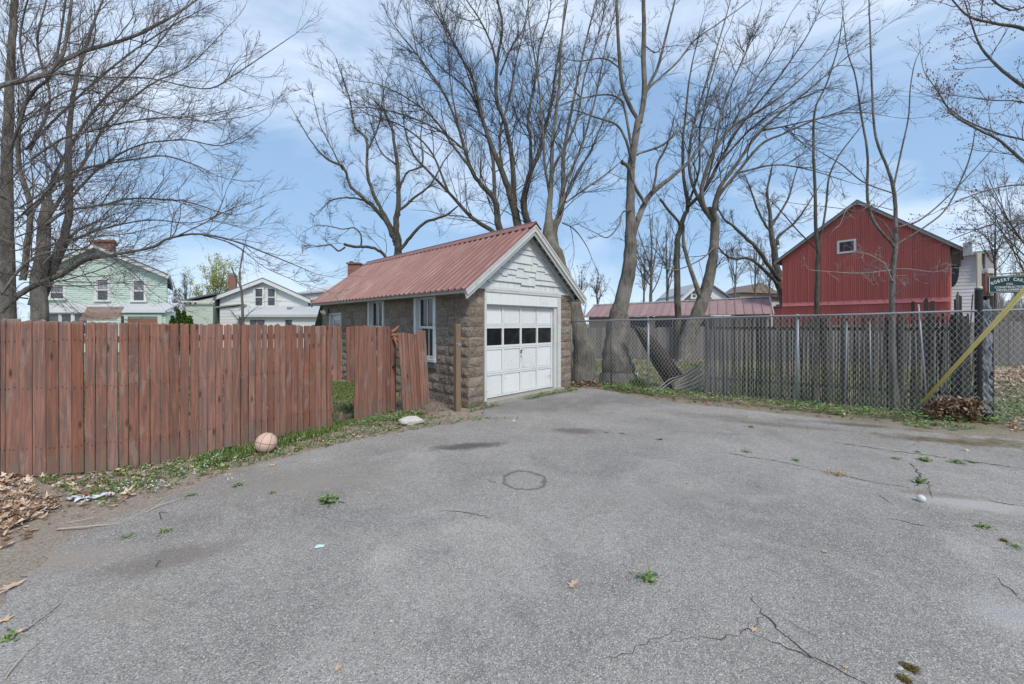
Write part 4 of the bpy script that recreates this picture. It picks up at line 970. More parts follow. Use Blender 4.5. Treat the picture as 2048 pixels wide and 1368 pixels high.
MB().add([(wx(652, d), 2.1, wz(567, d)), (wx(680, d), 2.1, wz(564.5, d)), (wx(684, d), 3.2, wz(556, d)), (wx(664, d), 3.2, wz(558.5, d))], [(0, 1, 2, 3)]).prism([(0, 0), (.01, 0), (.01, .01)], 'y', 3.6, 3.61).obj('solar_panel', 'solar', rf)
ch = MB().bevbox(wx(695, d - 2), wx(719, d - 2), -2, -1.2, 2, wz(528, d - 2), .02).obj('chimney', 'brick', ch_)
MB().bevbox(wx(693, d - 2), wx(720.5, d - 2), -2.1, -1.1, wz(528, d - 2), wz(525, d - 2), .01).obj('chimney_cap', 'brick', ch)
MB().tube([(wx(703, d - 1.6), -1.6, wz(527, d - 2)), (wx(703, d - 1.6), -1.6, wz(521, d - 2))], .14, 8).obj('chimney_pot', 'brown_metal', ch)
# long low building with pinkish metal roof
pa, pb = W(1172, 618, 27), W(1545, 603, 22.0); dv = Vector((pb.x - pa.x, pb.y - pa.y, 0)); LL = dv.length; ang = math.atan2(dv.y, dv.x)
low = thing('low_shed', 'long low outbuilding with faded pinkish metal roof across the yard', 'shed', (pa.x, pa.y, 0), ang)
rz0, rz1 = wz(611, 28.5), wz(595, 23.5)
npan = 24
for i in range(npan):
    a, b_ = i / npan, (i + 1) / npan
    def q(t, k, dz=0): return (t * LL, k * 2.2 - .4, (2.0 + t * .1) + k * ((rz0 + (rz1 - rz0) * t) - 2.0 - t * .1) + dz)
    v = [q(a, 0), q(b_, 0), q(b_, 1), q(a, 1)]; v += [(p[0], p[1], p[2] - .04) for p in v]
    mb = MB().add(v, [(0, 1, 2, 3), (4, 7, 6, 5), (0, 4, 5, 1), (1, 5, 6, 2), (2, 6, 7, 3), (3, 7, 4, 0)])
    p0_, p1_ = q(b_, 0, .02), q(b_, 1, .02); mb.bar(p0_, p1_, .04, .05); mb.obj('roof_sheet', 'pink_roof', low)
MB().bar((0, 1.82, rz0 + .05), (LL, 1.82, rz1 + .05), .25, .06).obj('ridge_cap', 'pale_roof', low)
MB().box(.2, LL - .1, .0, 3.4, 0, 1.98).obj('wall', 'pink_wall', low)
MB().prism([(-.02, 1.9), (1.75, rz1 - .1), (1.75, 0), (-.02, 0)], 'x', LL - .08, LL).obj('end_wall', 'white_siding', low)
MB().bar((LL + .02, -.42, 2.02), (LL + .02, 1.80, rz1), .06, .16).obj('rake_board', 'cream_siding', low)
for t in (.28, .42, .52, .64): MB().box(t * LL, t * LL + 1.0, -.03, -.001, 1.1, 1.8).obj('window', 'house_glass', low)
MB().box(.2, LL - .1, -.05, -.004, 1.82, 1.97).obj('fascia_board', 'fascia_paint', low)
# white box-like house between the low shed and the barn
d = 29
wb2 = thing('white_outbuilding', 'small white building showing between the pink-roofed shed and the red barn', 'building', (0, d, 0))
clapboards(wb2, [(wx(1542, d), 0), (wx(1640, d), 0), (wx(1640, d), wz(594, d)), (wx(1542, d), wz(594, d))], 'white_siding', .35, 3)
MB().box(wx(1540, d), wx(1642, d), -.3, 3.2, wz(594, d), wz(591.5, d)).obj('flat_roof', 'roof_shingle', wb2)
MB().box(wx(1552, d), wx(1600, d), -.06, -.03, wz(616, d), wz(609, d)).obj('window', 'house_glass', wb2)
# slate blue gable house, far
d = 44
sb = thing('blue_house', 'slate blue gabled house far beyond the tree trunks', 'house', (0, d, 0))
xa = wx(1392, d); 
clapboards(sb, [(wx(1362, d), 0), (wx(1422, d), 0), (wx(1422, d), wz(594, d)), (xa, wz(569, d)), (wx(1362, d), wz(594, d))], 'slate_blue_siding', .3, 8)
for xe, ze in ((wx(1354, d), wz(602, d)), (wx(1434, d), wz(603, d))):
    r_ = MB().prism([(xa, wz(567, d)), (xe, ze), (xe, ze - .1), (xa, wz(567, d) - .1)], 'y', -.5, 8).obj('roof', 'pale_roof', sb)
    MB().prism([(xa, wz(567, d) - .1), (xe, ze - .1), (xe, ze - .38), (xa, wz(567, d) - .4)], 'y', -.52, -.42).obj('rake_board', 'white_siding', r_)
hwindow(sb, wx(1384, d), wx(1391, d), wz(595, d), wz(583, d), -.08, .18, 'house_glass')
# long roof right of it
d = 50
gr = thing('grey_roof_house', 'far house with long sloping dark roof beside the slate blue gable', 'house', (0, d, 0))
MB().prism([(wx(1400, d), 0), (wx(1462, d), 0), (wx(1462, d), wz(600, d)), (wx(1424, d), wz(572, d)), (wx(1400, d), wz(590, d))], 'y', 0, 7).obj('wall', 'white_siding', gr)
MB().prism([(wx(1424, d), wz(570, d)), (wx(1466, d), wz(599, d)), (wx(1466, d), wz(602, d)), (wx(1424, d), wz(573, d))], 'y', -.4, 7).obj('roof', 'roof_shingle', gr)
# brown house, far
d = 60
br = thing('brown_house', 'far brown hip-roofed house showing above the low pink roof', 'house', (0, d, 0))
MB().prism([(wx(1480, d), 0), (wx(1560, d), 0), (wx(1560, d), wz(588, d)), (wx(1480, d), wz(586, d))], 'y', 0, 8).obj('wall', 'brown_siding', br)
MB().prism([(wx(1478, d), wz(585, d)), (wx(1498, d), wz(583, d)), (wx(1522, d), wz(566, d)), (wx(1545, d), wz(580, d)), (wx(1562, d), wz(588, d))], 'y', -.4, 8).obj('roof', 'brown_siding', br)
# red barn
Q0, Q1 = Vector((15.07, 22.0, 0)), Vector((18.76, 16.9, 0)); dQ = Q1 - Q0; BW = dQ.length; angQ = math.atan2(dQ.y, dQ.x)
barn = thing('red_barn', 'tall red metal-clad barn gable with small louvred window', 'barn', Q0, angQ)
EL, ER, AX, AZ = 5.15, 4.93, .517 * BW, 7.48
prof = [(0, 0), (BW, 0), (BW, ER), (AX, AZ), (0, EL)]
MB().prism([(.02, 0), (BW - .02, 0), (BW - .02, ER - .03), (AX, AZ - .03), (.02, EL - .03)], 'y', .03, 9).obj('barn_frame', 'barn_metal', barn)
slL, slR = (AZ - EL) / AX, (AZ - ER) / (BW - AX); BZ = 2.56
x = 0; i = 0
while x < BW - .02:
    wd = min(.30, BW - x); 
    for (z0, z1, dy) in ((BZ + .02, 9, 0), (0.02, BZ - .06, .008)):
        pl = [(x + .004, z0), (x + wd - .004, z0), (x + wd - .004, z1), (x + .004, z1)]
        pl = clip(pl, -slL, 1, EL); pl = clip(pl, slR, 1, ER + slR * BW)
        if area(pl) < .01: continue
        mb = MB().prism(pl, 'y', -.012 + dy, .028)
        mxz = lambda q: min(z1, EL + slL * q, ER + slR * (BW - q))
        for xx in (x + .075, x + .15, x + .225):
            if xx < BW - .05: mb.box(xx - .014, xx + .014, -.040 + dy, -.0122 + dy, z0 + .01, mxz(xx) - .02)
        if i % 1 == 0: mb.box(x + .004, x + .030, -.058 + dy, -.0122 + dy, z0 + .01, mxz(x + .01) - .03)
        mb.obj('barn_panel', 'barn_metal', barn)
    x += wd; i += 1
x = 0
while x < BW:
    wd = min(.42, BW - x); MB().prism([(-.03, BZ + .14), (-.075, BZ - .07), (-.06, BZ - .07), (-.015, BZ + .14)], 'x', x, x + wd - .006).obj('flashing', 'barn_flashing', barn); x += wd
for (xa_, za_, xb_, zb_) in ((AX, AZ, -.35, EL - .35 * slL), (AX, AZ, BW + .38, ER - .38 * slR)):
    r_ = MB().prism([(xa_, za_ + .12), (xb_, zb_ + .12), (xb_, zb_ + .03), (xa_, za_ + .03)], 'y', -.22, 9.2).obj('roof', 'roof_shingle', barn)
    MB().prism([(xa_, za_ + .03), (xb_, zb_ + .029), (xb_, zb_ - .06), (xa_, za_ - .07)], 'y', -.23, -.19).obj('rake_board', 'weathered_trim', r_)
    MB().prism([(xa_, za_ + .02), (xb_, zb_ + .019), (xb_, zb_ - .0), (xa_, za_ - .0)], 'y', -.18, .0).obj('soffit', 'fascia_paint', r_)
gtt = MB().prism([(BW + .38, ER - .58), (BW + .62, ER - .55), (BW + .62, ER + .02), (BW + .38, ER - .05)], 'y', -.3, -.02).obj('eave_end', 'grey_paint', barn)
MB().box(BW + .04, BW + .30, -.1, .3, ER - .95, ER - .25).obj('eave_shade_block', 'brown_metal', barn)  # dark block standing in for the shade under the right eave
lx0 = (on_line(1675, Q0, Q1) - Q0).length; lx1 = (on_line(1713, Q0, Q1) - Q0).length; lz1 = 5.72; lz0 = 5.06
f = MB(); f.box(lx0, lx1, -.07, .0, lz1 - .09, lz1); f.box(lx0, lx1, -.07, .0, lz0, lz0 + .09); f.box(lx0, lx0 + .09, -.0695, .0, lz0 + .09, lz1 - .09); f.box(lx1 - .09, lx1, -.0695, 0, lz0 + .09, lz1 - .09)
lw = f.obj('louvred_window', 'white_siding', barn)
MB().box(lx0 + .09, lx1 - .09, -.035, -.03, lz0 + .09, lz1 - .09).obj('backing', 'black_plastic', lw)
for k in range(6):
    z = lz0 + .11 + k * .082; MB().prism([(-.065, z), (-.06, z + .006), (-.037, z + .06), (-.042, z + .06)], 'x', lx0 + .092, lx1 - .092).obj('louvre_slat', 'dark_metal', lw)
bs = MB(); th = np.linspace(-.5, .5, 12)
bs.prism([(BW + .03 + .22 * math.cos(t * math.pi), 3.85 + .75 * math.sin(t * math.pi)) for t in th], 'y', .05, .12).obj('side_bracket', 'dark_metal', barn)
# lean-to on the barn's left side
lt = MB().add([(-2.6, .1, 2.10), (0, .1, 2.62), (0, 4, 2.62), (-2.6, 4, 2.10), (-2.6, .1, 2.02), (0, .1, 2.52), (0, 4, 2.52), (-2.6, 4, 2.02)], [(0, 1, 2, 3), (4, 7, 6, 5), (0, 4, 5, 1), (1, 5, 6, 2), (2, 6, 7, 3), (3, 7, 4, 0)]).obj('lean_to_roof', 'roof_shingle', barn)
MB().prism([(-2.5, 0), (-.01, 0), (-.01, 2.5), (-2.5, 2.02)], 'y', .2, 3.9).obj('lean_to_wall', 'barn_metal', barn)
# pale blue sided building right of the barn
E0, E1 = W(1895, 530, 19.5), W(1962, 505, 18.9); dE = Vector((E1.x - E0.x, E1.y - E0.y, 0)); EW = dE.length
pbld = thing('pale_blue_building', 'pale blue-white clapboard building beside the right side of the red barn', 'building', (E0.x, E0.y, 0), math.atan2(dE.y, dE.x))
zt0, zt1 = wz(517, 19.5), wz(507, 18.9)
clapboards(pbld, [(0, 0), (EW, 0), (EW, zt1), (0, zt0)], 'blue_white_siding', .17, 5)
MB().prism([(-.2, zt0 + .14), (EW + .45, zt1 + .14), (EW + .45, zt1 - .0), (-.2, zt0 + .0)], 'y', -.3, 5.2).obj('roof', 'grey_paint', pbld)
MB().box(EW - .1, EW + .02, -.04, .06, 0, zt1 - .02).obj('corner_board', 'white_siding', pbld)
MB().prism([(EW + .05, zt1 - .01), (EW + .45, zt1 - .01), (EW + .42, zt1 - .80), (EW + .05, zt1 - .85)], 'y', -.28, .1).obj('eave_box', 'grey_paint', pbld)
# brick chimney in front of it
EP = W(1974, 560, 13.5)
bc = thing('brick_chimney', 'slim brick chimney with pale cap right of the pale blue building', 'chimney', (EP.x, EP.y, 0))
MB().bevbox(-.10, .10, -.1, .1, 0, wz(548, 13.5), .01).obj('chimney_stack', 'brick', bc)
MB().bevbox(-.12, .12, -.12, .12, wz(548, 13.5), wz(538, 13.5), .02).obj('chimney_cap', 'trim_paint', bc)

def shear_behind(T, corner):      # the flanks of these houses run straight away from the driveway
    bpy.context.view_layer.update(); a = T.rotation_euler.z; ux, uy = Vector((math.cos(a), math.sin(a))), Vector((-math.sin(a), math.cos(a)))
    r = Vector((corner[0], corner[1])); k = r.dot(ux) / r.dot(uy)
    for o in T.children_recursive:
        if o.type == 'MESH':
            for v in o.data.vertices:
                if v.co.y > 0: v.co.x += v.co.y * k
            o.data.update()
shear_behind(mint, (wx(338, 22), 22)); shear_behind(wh, (wx(622, 26), 26)); shear_behind(barn, (Q1.x * 1.03, Q1.y)); shear_behind(pbld, (E1.x * 1.02, E1.y))
# ================================================================== TREES
def unit(v): return v / np.maximum(np.linalg.norm(v, axis=-1, keepdims=True), 1e-9)
def grow_lv(P, D, L, R0, nseg, wob, trop, tipr):
    n = len(P); pts = np.empty((n, nseg + 1, 3)); pts[:, 0] = P; d = unit(D); st = (L / nseg)[:, None]
    bend = RNG.normal(0, wob * .6, (n, 3))
    for i in range(nseg):
        d = unit(d + RNG.normal(0, wob, (n, 3)) + bend * .5 + np.asarray(trop)[None] / nseg); pts[:, i + 1] = pts[:, i] + d * st
    t = np.linspace(0, 1, nseg + 1)[None]; rad = R0[:, None] * (1 - t * (1 - tipr)); return pts, rad
def spawn(pts, rad, Ls, k, tmin, ang, lr, rr, upb=.25, tmax=.98, flat=0):
    n, m, _ = pts.shape; idx = np.repeat(np.arange(n), k); N = len(idx)
    t = RNG.uniform(tmin, tmax, N); f = t * (m - 1); i = np.minimum(f.astype(int), m - 2); fr = (f - i)[:, None]
    a, b = pts[idx, i], pts[idx, i + 1]; p = a + (b - a) * fr; tg = unit(b - a); r = rad[idx, i] * (1 - fr[:, 0]) + rad[idx, i + 1] * fr[:, 0]
    rv = unit(np.cross(tg, RNG.normal(size=(N, 3)))); an = RNG.uniform(ang[0], ang[1], N)[:, None]
    d = tg * np.cos(an) + rv * np.sin(an); d[:, 2] += upb
    L = Ls[idx] * lr * (1.15 - .75 * t) * RNG.uniform(.55, 1.25, N)
    return p, unit(d), L, np.minimum(r * .85, np.maximum(r * rr * RNG.uniform(.7, 1.1, N), .0022))
def tubes(sets, sides):
    Vs = []; Fs = []; base = 0
    for pts, rad in sets:
        n, m, _ = pts.shape
        if n == 0: continue
        tg = np.empty_like(pts); tg[:, 1:-1] = pts[:, 2:] - pts[:, :-2]; tg[:, 0] = pts[:, 1] - pts[:, 0]; tg[:, -1] = pts[:, -1] - pts[:, -2]; tg = unit(tg)
        ref = np.array([.37, .81, .21]) if sides < 6 else np.array([.05, .99, .02]); a = unit(np.cross(tg, ref)); b = np.cross(tg, a)
        th = np.arange(sides) * 2 * np.pi / sides
        ring = pts[:, :, None] + rad[:, :, None, None] * (a[:, :, None] * np.cos(th)[None, None, :, None] + b[:, :, None] * np.sin(th)[None, None, :, None])
        Vs.append(ring.reshape(-1, 3)); I = base + (np.arange(n)[:, None, None] * m + np.arange(m - 1)[None, :, None]) * sides
        j = np.arange(sides)[None, None]; jn = (np.arange(sides) + 1)[None, None] % sides
        Fs.append(np.stack([I + j, I + jn, I + sides + jn, I + sides + j], -1).reshape(-1, 4)); base += n * m * sides
    return np.concatenate(Vs), np.concatenate(Fs)
def resample(P, R_, m, rough=.0):
    P = np.asarray(P, float); R_ = np.asarray(R_, float)
    # Catmull-Rom through the points
    k = len(P); out = []; rr = []
    ext = np.vstack([2 * P[0] - P[1], P, 2 * P[-1] - P[-2]])
    for s in np.linspace(0, k - 1, m):
        i = min(int(s), k - 2); t = s - i; p0, p1, p2, p3 = ext[i], ext[i + 1], ext[i + 2], ext[i + 3]
        out.append(.5 * ((2 * p1) + (-p0 + p2) * t + (2 * p0 - 5 * p1 + 4 * p2 - p3) * t * t + (-p0 + 3 * p1 - 3 * p2 + p3) * t ** 3)); rr.append(R_[i] * (1 - t) + R_[i + 1] * t)
    out = np.array(out)
    if rough: out[1:-1] += RNG.normal(0, 1, (m - 2, 3)) * rough * np.array(rr)[1:-1, None]
    return out, np.array(rr)
TOTAL = [0]
def make_tree(name, label, cat, limbs, trunk_n=1, bark='bark', twig='twig', l1=(1.3, .5, 1.0), l2=6, l3=5, l4=0, up=.25, trop=(0, 0, .25), l1len=None, wob=.10, ang=(.45, 1.0), tmin=.15, group=None, lowcut=None, dens3=1.0, rough=.12, minr=.0028):
    """limbs: (points [(px,py,width px)...], depth at start, depth at end, [child factor])"""
    root = W(*limbs[0][0][0][:2], limbs[0][1]); root.z = 0
    T = thing(name, label, cat, root, 0, group); off = np.array([root.x, root.y, 0.0])
    main = []
    for li, lb in enumerate(limbs):
        pp, d0, d1 = lb[0], lb[1], lb[2]; k = len(pp); P = []; Rr = []
        for i, (px, py, w_) in enumerate(pp):
            dd = d0 + (d1 - d0) * i / (k - 1); v = W(px, py, dd); P.append((v.x, v.y, v.z)); Rr.append(w_ / 2 / F * dd * dd / (v - Vector((0, 0, H))).length)
        m = max(10, k * 4); P, Rr = resample(P, Rr, m, rough)
        if li < trunk_n and P[0][2] < .6: P[0][2] = min(P[0][2], -.05)
        P = P - off; main.append((P[None], Rr[None], lb[3] if len(lb) > 3 else 1.0))
    for i, (P, Rr, _) in enumerate(main):
        V_, F_ = tubes([(P, Rr)], 12 if i < trunk_n else (8 if Rr.max() > .03 else 6))
        me = np_mesh('trunk' if i < trunk_n else 'limb', V_, F_, bark, True); link('trunk' if i < trunk_n else 'limb', me, None, T); TOTAL[0] += len(F_) * 2
    c1 = []; Lall = []
    for i, (P, Rr, fac) in enumerate(main):
        Ln = np.linalg.norm(np.diff(P[0], axis=0), axis=1).sum()
        if fac <= 0: continue
        k = max(2, int(round(Ln * l1[0] * fac))); tm = tmin if i >= trunk_n else max(tmin, lowcut or .45)
        p, d, L, r = spawn(P, Rr, np.array([l1len or Ln]), k, tm, ang, l1[1], .55, up)
        c1.append((p, d, np.maximum(L, .25), r))
        # a leader going on from the tip
        tip = P[0, -1]; td = P[0, -1] - P[0, -2]
        c1.append((tip[None], unit(td)[None], np.array([(l1len or Ln) * l1[1] * .8]), np.array([max(Rr[0, -1] * .9, .003)])))
    p, d, L, r = [np.concatenate([c[j] for c in c1]) for j in range(4)]
    r = np.minimum(r, L * .0065 + minr)
    p1, r1 = grow_lv(p, d, L, np.maximum(r, minr * 1.9), 8, wob, trop, .30)
    p, d, L2, r = spawn(p1, r1, L, l2, .12, (.35, .95), .62, .55, up * .6); r = np.minimum(r, L2 * .0055 + minr); p2, r2 = grow_lv(p, d, L2, np.maximum(r, minr * 1.35), 6, wob * 1.1, trop, .4)
    sets = [(p1, r1)]; fine = [(p2, r2)]
    p, d, L3, r = spawn(p2, r2, L2, l3, .10, (.35, .9), .60, .6, up * .5); p3, r3 = grow_lv(p, d, L3, np.maximum(r * .8, minr * .95), 4, wob * 1.2, trop, .5); fine.append((p3, r3))
    if l4:
        p, d, L4, r = spawn(p3, r3, L3, l4, .1, (.4, .9), .55, .7, up * .4); p4, r4 = grow_lv(p, d, L4, np.maximum(r * .8, minr * .7), 2, wob * 1.2, trop, .6); fine.append((p4, r4))
    V_, F_ = tubes(sets, 5); o = link('branches', np_mesh('branches', V_, F_, twig, True), None, T); o['kind'] = 'stuff'
    V2, F2 = tubes(fine, 3); o = link('twigs', np_mesh('twigs', V2, F2, twig), None, T); o['kind'] = 'stuff'; TOTAL[0] += (len(F_) + len(F2)) * 2
    return T, fine
# --- tree A: big multi-stemmed tree behind the red fence
A = [
 ([(78, 800, 44), (78, 660, 40), (80, 560, 36), (88, 470, 30), (95, 400, 25)], 6.6, 6.8, .3),
 ([(18, 800, 40), (16, 600, 34), (14, 430, 30), (16, 250, 25), (24, 100, 19), (28, 0, 18), (30, -120, 10)], 6.7, 6.9, .8),
 ([(75, 620, 30), (110, 520, 24), (136, 440, 22), (137, 300, 19), (141, 234, 14), (154, 154, 12), (187, 47, 8), (212, -20, 5), (230, -110, 4)], 6.8, 7.6),
 ([(80, 560, 30), (95, 430, 18), (105, 360, 12), (160, 262, 9), (205, 200, 8), (270, 140, 6), (330, 70, 4), (380, 0, 2)], 6.8, 8.2),
 ([(45, 560, 20), (60, 420, 16), (38, 330, 15), (40, 235, 12), (70, 180, 11), (107, 140, 9), (131, 0, 6), (140, -90, 4)], 6.6, 6.2),
 ([(-60, 200, 26), (0, 173, 18), (50, 160, 17), (98, 145, 15), (154, 108, 13), (262, 75, 10), (337, 37, 8), (393, 0, 5), (430, -30, 4)], 4.6, 6.4, .9),
 ([(98, 147, 9), (125, 110, 11), (135, 60, 10), (143, 0, 9), (148, -60, 6)], 5.0, 5.3, .6),
 ([(108, 147, 6), (201, 154, 5), (300, 157, 4.5), (412, 178, 4), (468, 150, 4), (515, 119, 3), (580, 75, 2)], 5.2, 6.8, .7),
 ([(0, 625, 20), (30, 595, 20), (70, 571, 18), (117, 552, 17), (173, 519, 14), (225, 510, 12), (300, 496, 8), (337, 477, 7), (398, 468, 6), (468, 482, 5), (529, 505, 4), (590, 530, 2.5), (625, 545, 1.5)], 5.9, 7.2, .75),
 ([(337, 480, 5), (380, 460, 4), (430, 432, 3), (450, 390, 2)], 6.6, 7.0),
 ([(398, 468, 4), (470, 490, 3), (530, 535, 2), (600, 565, 1.2)], 6.9, 7.6, .8),
 ([(50, 430, 14), (90, 390, 12), (120, 355, 11), (165, 338, 9), (215, 327, 7), (275, 318, 6), (330, 312, 5), (390, 330, 4), (430, 350, 2)], 6.4, 7.2),
 ([(90, 450, 12), (136, 421, 10), (197, 412, 8), (257, 398, 6), (320, 398, 5), (380, 405, 4), (440, 425, 2)], 6.5, 7.4),
 ([(60, 320, 9), (120, 280, 8), (180, 262, 6), (250, 245, 5), (330, 235, 4), (410, 242, 3), (480, 235, 2)], 6.3, 7.2),
 ([(50, 300, 8), (150, 200, 7), (245, 118, 6), (330, 60, 4), (420, 10, 2)], 6.6, 7.6),
 ([(40, 250, 6), (150, 178, 5), (280, 215, 4), (370, 235, 3), (460, 220, 2)], 5.6, 6.4),
 ([(60, 300, 10), (100, 200, 8), (75, 90, 7), (95, -10, 5)], 6.8, 7.4),
 ([(20, 300, 10), (55, 190, 8), (40, 80, 7), (60, -20, 5)], 6.3, 5.8),
 ([(100, 430, 12), (170, 320, 9), (225, 232, 7), (300, 170, 5), (380, 130, 3), (450, 60, 2)], 6.8, 8.0),
 ([(120, 420, 9), (200, 335, 7), (280, 290, 5), (370, 280, 4), (450, 290, 3), (530, 240, 1.5)], 6.6, 7.6),
 ([(60, 500, 10), (140, 480, 8), (215, 455, 6), (300, 440, 4), (390, 445, 3), (470, 415, 2)], 6.2, 7.0),
 ([(0, 590, 10), (60, 520, 9), (130, 500, 7), (200, 505, 5), (260, 540, 3), (300, 580, 2)], 5.6, 6.2),
 ([(60, 610, 14), (80, 560, 14), (110, 540, 12), (145, 470, 9), (200, 440, 6)], 6.7, 7.2),
]
for _k in range(20):
    x0_, y0_ = random.uniform(-20, 110), random.uniform(360, 600); sx = random.choice((1, 1, 1, -1)); l_ = random.uniform(60, 190); dd_ = random.uniform(5.2, 6.6)
    A.append(([(x0_, y0_, 6), (x0_ + sx * l_ * .35, y0_ - l_ * random.uniform(-.1, .35), 4.5), (x0_ + sx * l_ * .7, y0_ - l_ * random.uniform(-.2, .6), 3.2), (x0_ + sx * l_, y0_ - l_ * random.uniform(-.4, .9), 1.8)], dd_, dd_ + random.uniform(-.8, .8), .5))
A = A[:2] + [tuple([[(x, y, w_ * .84) for x, y, w_ in lb[0]]] + list(lb[1:])) for lb in A[2:]]
make_tree('bare_tree', 'huge many-stemmed leafless tree filling the upper left behind the red fence', 'tree', A, 2, 'bark', 'twig', l1=(6.2, .45, 1), l2=6, l3=4, up=.10, trop=(.25, 0, .32), l1len=2.6, wob=.11, lowcut=.3, minr=.0022, rough=.10)
# --- tree B
B = [
 ([(800, 640, 30), (797, 560, 18), (794, 510, 16), (793, 449, 13), (796, 398, 10), (794, 328, 8), (785, 262, 6), (770, 225, 4), (765, 160, 2)], 20, 20, .8),
 ([(790, 490, 9), (787, 473, 11), (766, 435, 10), (733, 402, 8), (700, 370, 6), (686, 332, 6), (654, 318, 5), (621, 281, 3), (588, 225, 1.5)], 20, 19),
 ([(785, 465, 8), (780, 449, 8), (752, 398, 8), (735, 346, 7), (733, 281, 6), (710, 253, 5), (700, 201, 4), (672, 117, 2)], 20, 20.5),
 ([(798, 430, 6), (799, 421, 6), (822, 402, 6), (860, 370, 4), (888, 323, 3), (906, 300, 2)], 20, 21),
 ([(800, 510, 7), (801, 500, 8), (822, 473, 7), (850, 445, 6), (888, 433, 5), (916, 412, 3)], 20, 19.5, .5),
 ([(785, 540, 8), (773, 515, 7), (757, 501, 6), (733, 494, 6), (705, 493, 6), (688, 488, 6)], 20, 19, .5),
 ([(722, 492, 4), (722, 470, 3.5), (708, 456, 3), (687, 458, 2.5), (655, 452, 2), (640, 450, 1.5)], 19.4, 19, .8),
 ([(690, 494, 4), (677, 502, 4), (660, 490, 3), (625, 492, 2), (600, 480, 1)], 19.2, 18.6, .7),
 ([(796, 390, 5), (796, 384, 5), (813, 346, 4), (845, 328, 4), (841, 271, 3), (850, 220, 1.5)], 20, 20.6),
 ([(793, 330, 4), (760, 300, 3), (740, 240, 2), (720, 180, 1)], 20, 21),
 ([(686, 340, 4), (665, 300, 3), (640, 250, 2), (625, 190, 1)], 19.4, 19), ([(735, 300, 4), (758, 250, 3), (766, 190, 2), (778, 140, 1)], 20, 20.4),
 ([(733, 402, 4), (700, 395, 4), (665, 400, 3), (640, 420, 1.5)], 19.7, 19.2),
]
make_tree('bare_tree', 'medium leafless tree with crooked spreading limbs behind the left end of the garage roof', 'tree', B, 1, 'bark_dark', 'twig_dark', l1=(2.4, .5, 1), l2=7, l3=5, up=.12, trop=(0, 0, .1), l1len=3.2, wob=.19, minr=.0045, rough=.25)
# --- tree C
C = [
 ([(1035, 690, 50), (1035, 560, 34), (1036, 500, 26), (1035, 452, 17), (1023, 398, 15), (1005, 346, 12), (972, 262, 9), (958, 206, 7), (944, 154, 6), (906, 84, 4), (883, 28, 3), (870, -30, 2)], 14.5, 14.5, .7),
 ([(1020, 540, 20), (1005, 480, 15), (997, 449, 14), (990, 402, 12), (962, 370, 9), (944, 342, 8), (930, 300, 7), (916, 253, 6), (888, 187, 5), (850, 131, 4), (822, 94, 3), (785, 47, 2), (760, 0, 1)], 14.5, 13.6),
 ([(990, 410, 8), (988, 356, 8), (983, 300, 7), (962, 234, 6), (934, 178, 4), (888, 140, 3), (840, 90, 2)], 14.4, 14.8),
 ([(1005, 490, 9), (986, 463, 9), (944, 435, 8), (897, 384, 6), (860, 346, 5), (827, 309, 4), (810, 260, 3), (805, 215, 2)], 14.4, 13.6, .7),
 ([(1028, 420, 12), (1028, 398, 12), (1023, 309, 10), (1009, 243, 9), (993, 197, 9), (995, 117, 7), (1005, 56, 6), (995, 0, 5), (985, -50, 3)], 14.5, 14.9),
 ([(994, 130, 6), (981, 84, 5), (958, 37, 4), (930, -5, 3), (900, -60, 2)], 14.8, 15.4),
 ([(1000, 150, 5), (1023, 94, 4), (1047, 56, 3), (1058, 0, 2.5)], 14.8, 14.4),
 ([(1046, 520, 20), (1058, 460, 15), (1056, 447, 15), (1047, 402, 13), (1061, 346, 11), (1079, 304, 9), (1089, 262, 8), (1103, 206, 6), (1110, 150, 5), (1120, 90, 4), (1135, 0, 3), (1140, -50, 2)], 14.5, 13.8),
 ([(1061, 346, 8), (1061, 281, 7), (1056, 234, 6), (1070, 164, 5), (1079, 94, 4), (1098, 30, 3), (1105, -30, 2)], 14.3, 14.8),
 ([(944, 340, 5), (905, 290, 5), (870, 240, 4), (820, 200, 3), (760, 170, 2), (700, 160, 1)], 13.9, 13.0),
 ([(930, 300, 5), (880, 262, 4), (810, 230, 3), (740, 215, 2)], 13.8, 13.2), ([(1005, 346, 6), (1000, 270, 5), (1020, 190, 4), (1035, 110, 3), (1060, 20, 2)], 14.5, 15.2),
 ([(897, 384, 5), (860, 300, 4), (800, 250, 3), (730, 225, 2), (680, 180, 1)], 13.9, 12.8), ([(1128, 304, 3), (1080, 240, 2), (1050, 160, 1)], 14.5, 14.9), ([(888, 187, 4), (840, 120, 3), (820, 30, 2)], 13.7, 13.4), ([(962, 234, 4), (925, 120, 3), (880, 40, 2), (840, -20, 1)], 14.6, 15),
 ([(916, 253, 4), (900, 160, 3), (895, 80, 2.5), (870, 0, 2)], 13.7, 13.4),
]
make_tree('bare_tree', 'tall fan-shaped leafless tree rising in several stems over the garage ridge', 'tree', C, 1, 'bark_dark', 'twig_dark', l1=(4.0, .62, 1), l2=6, l3=4, up=.14, trop=(0, 0, .22), l1len=3.4, wob=.10, ang=(.4, 1.05), lowcut=.5, minr=.0040, rough=.1)
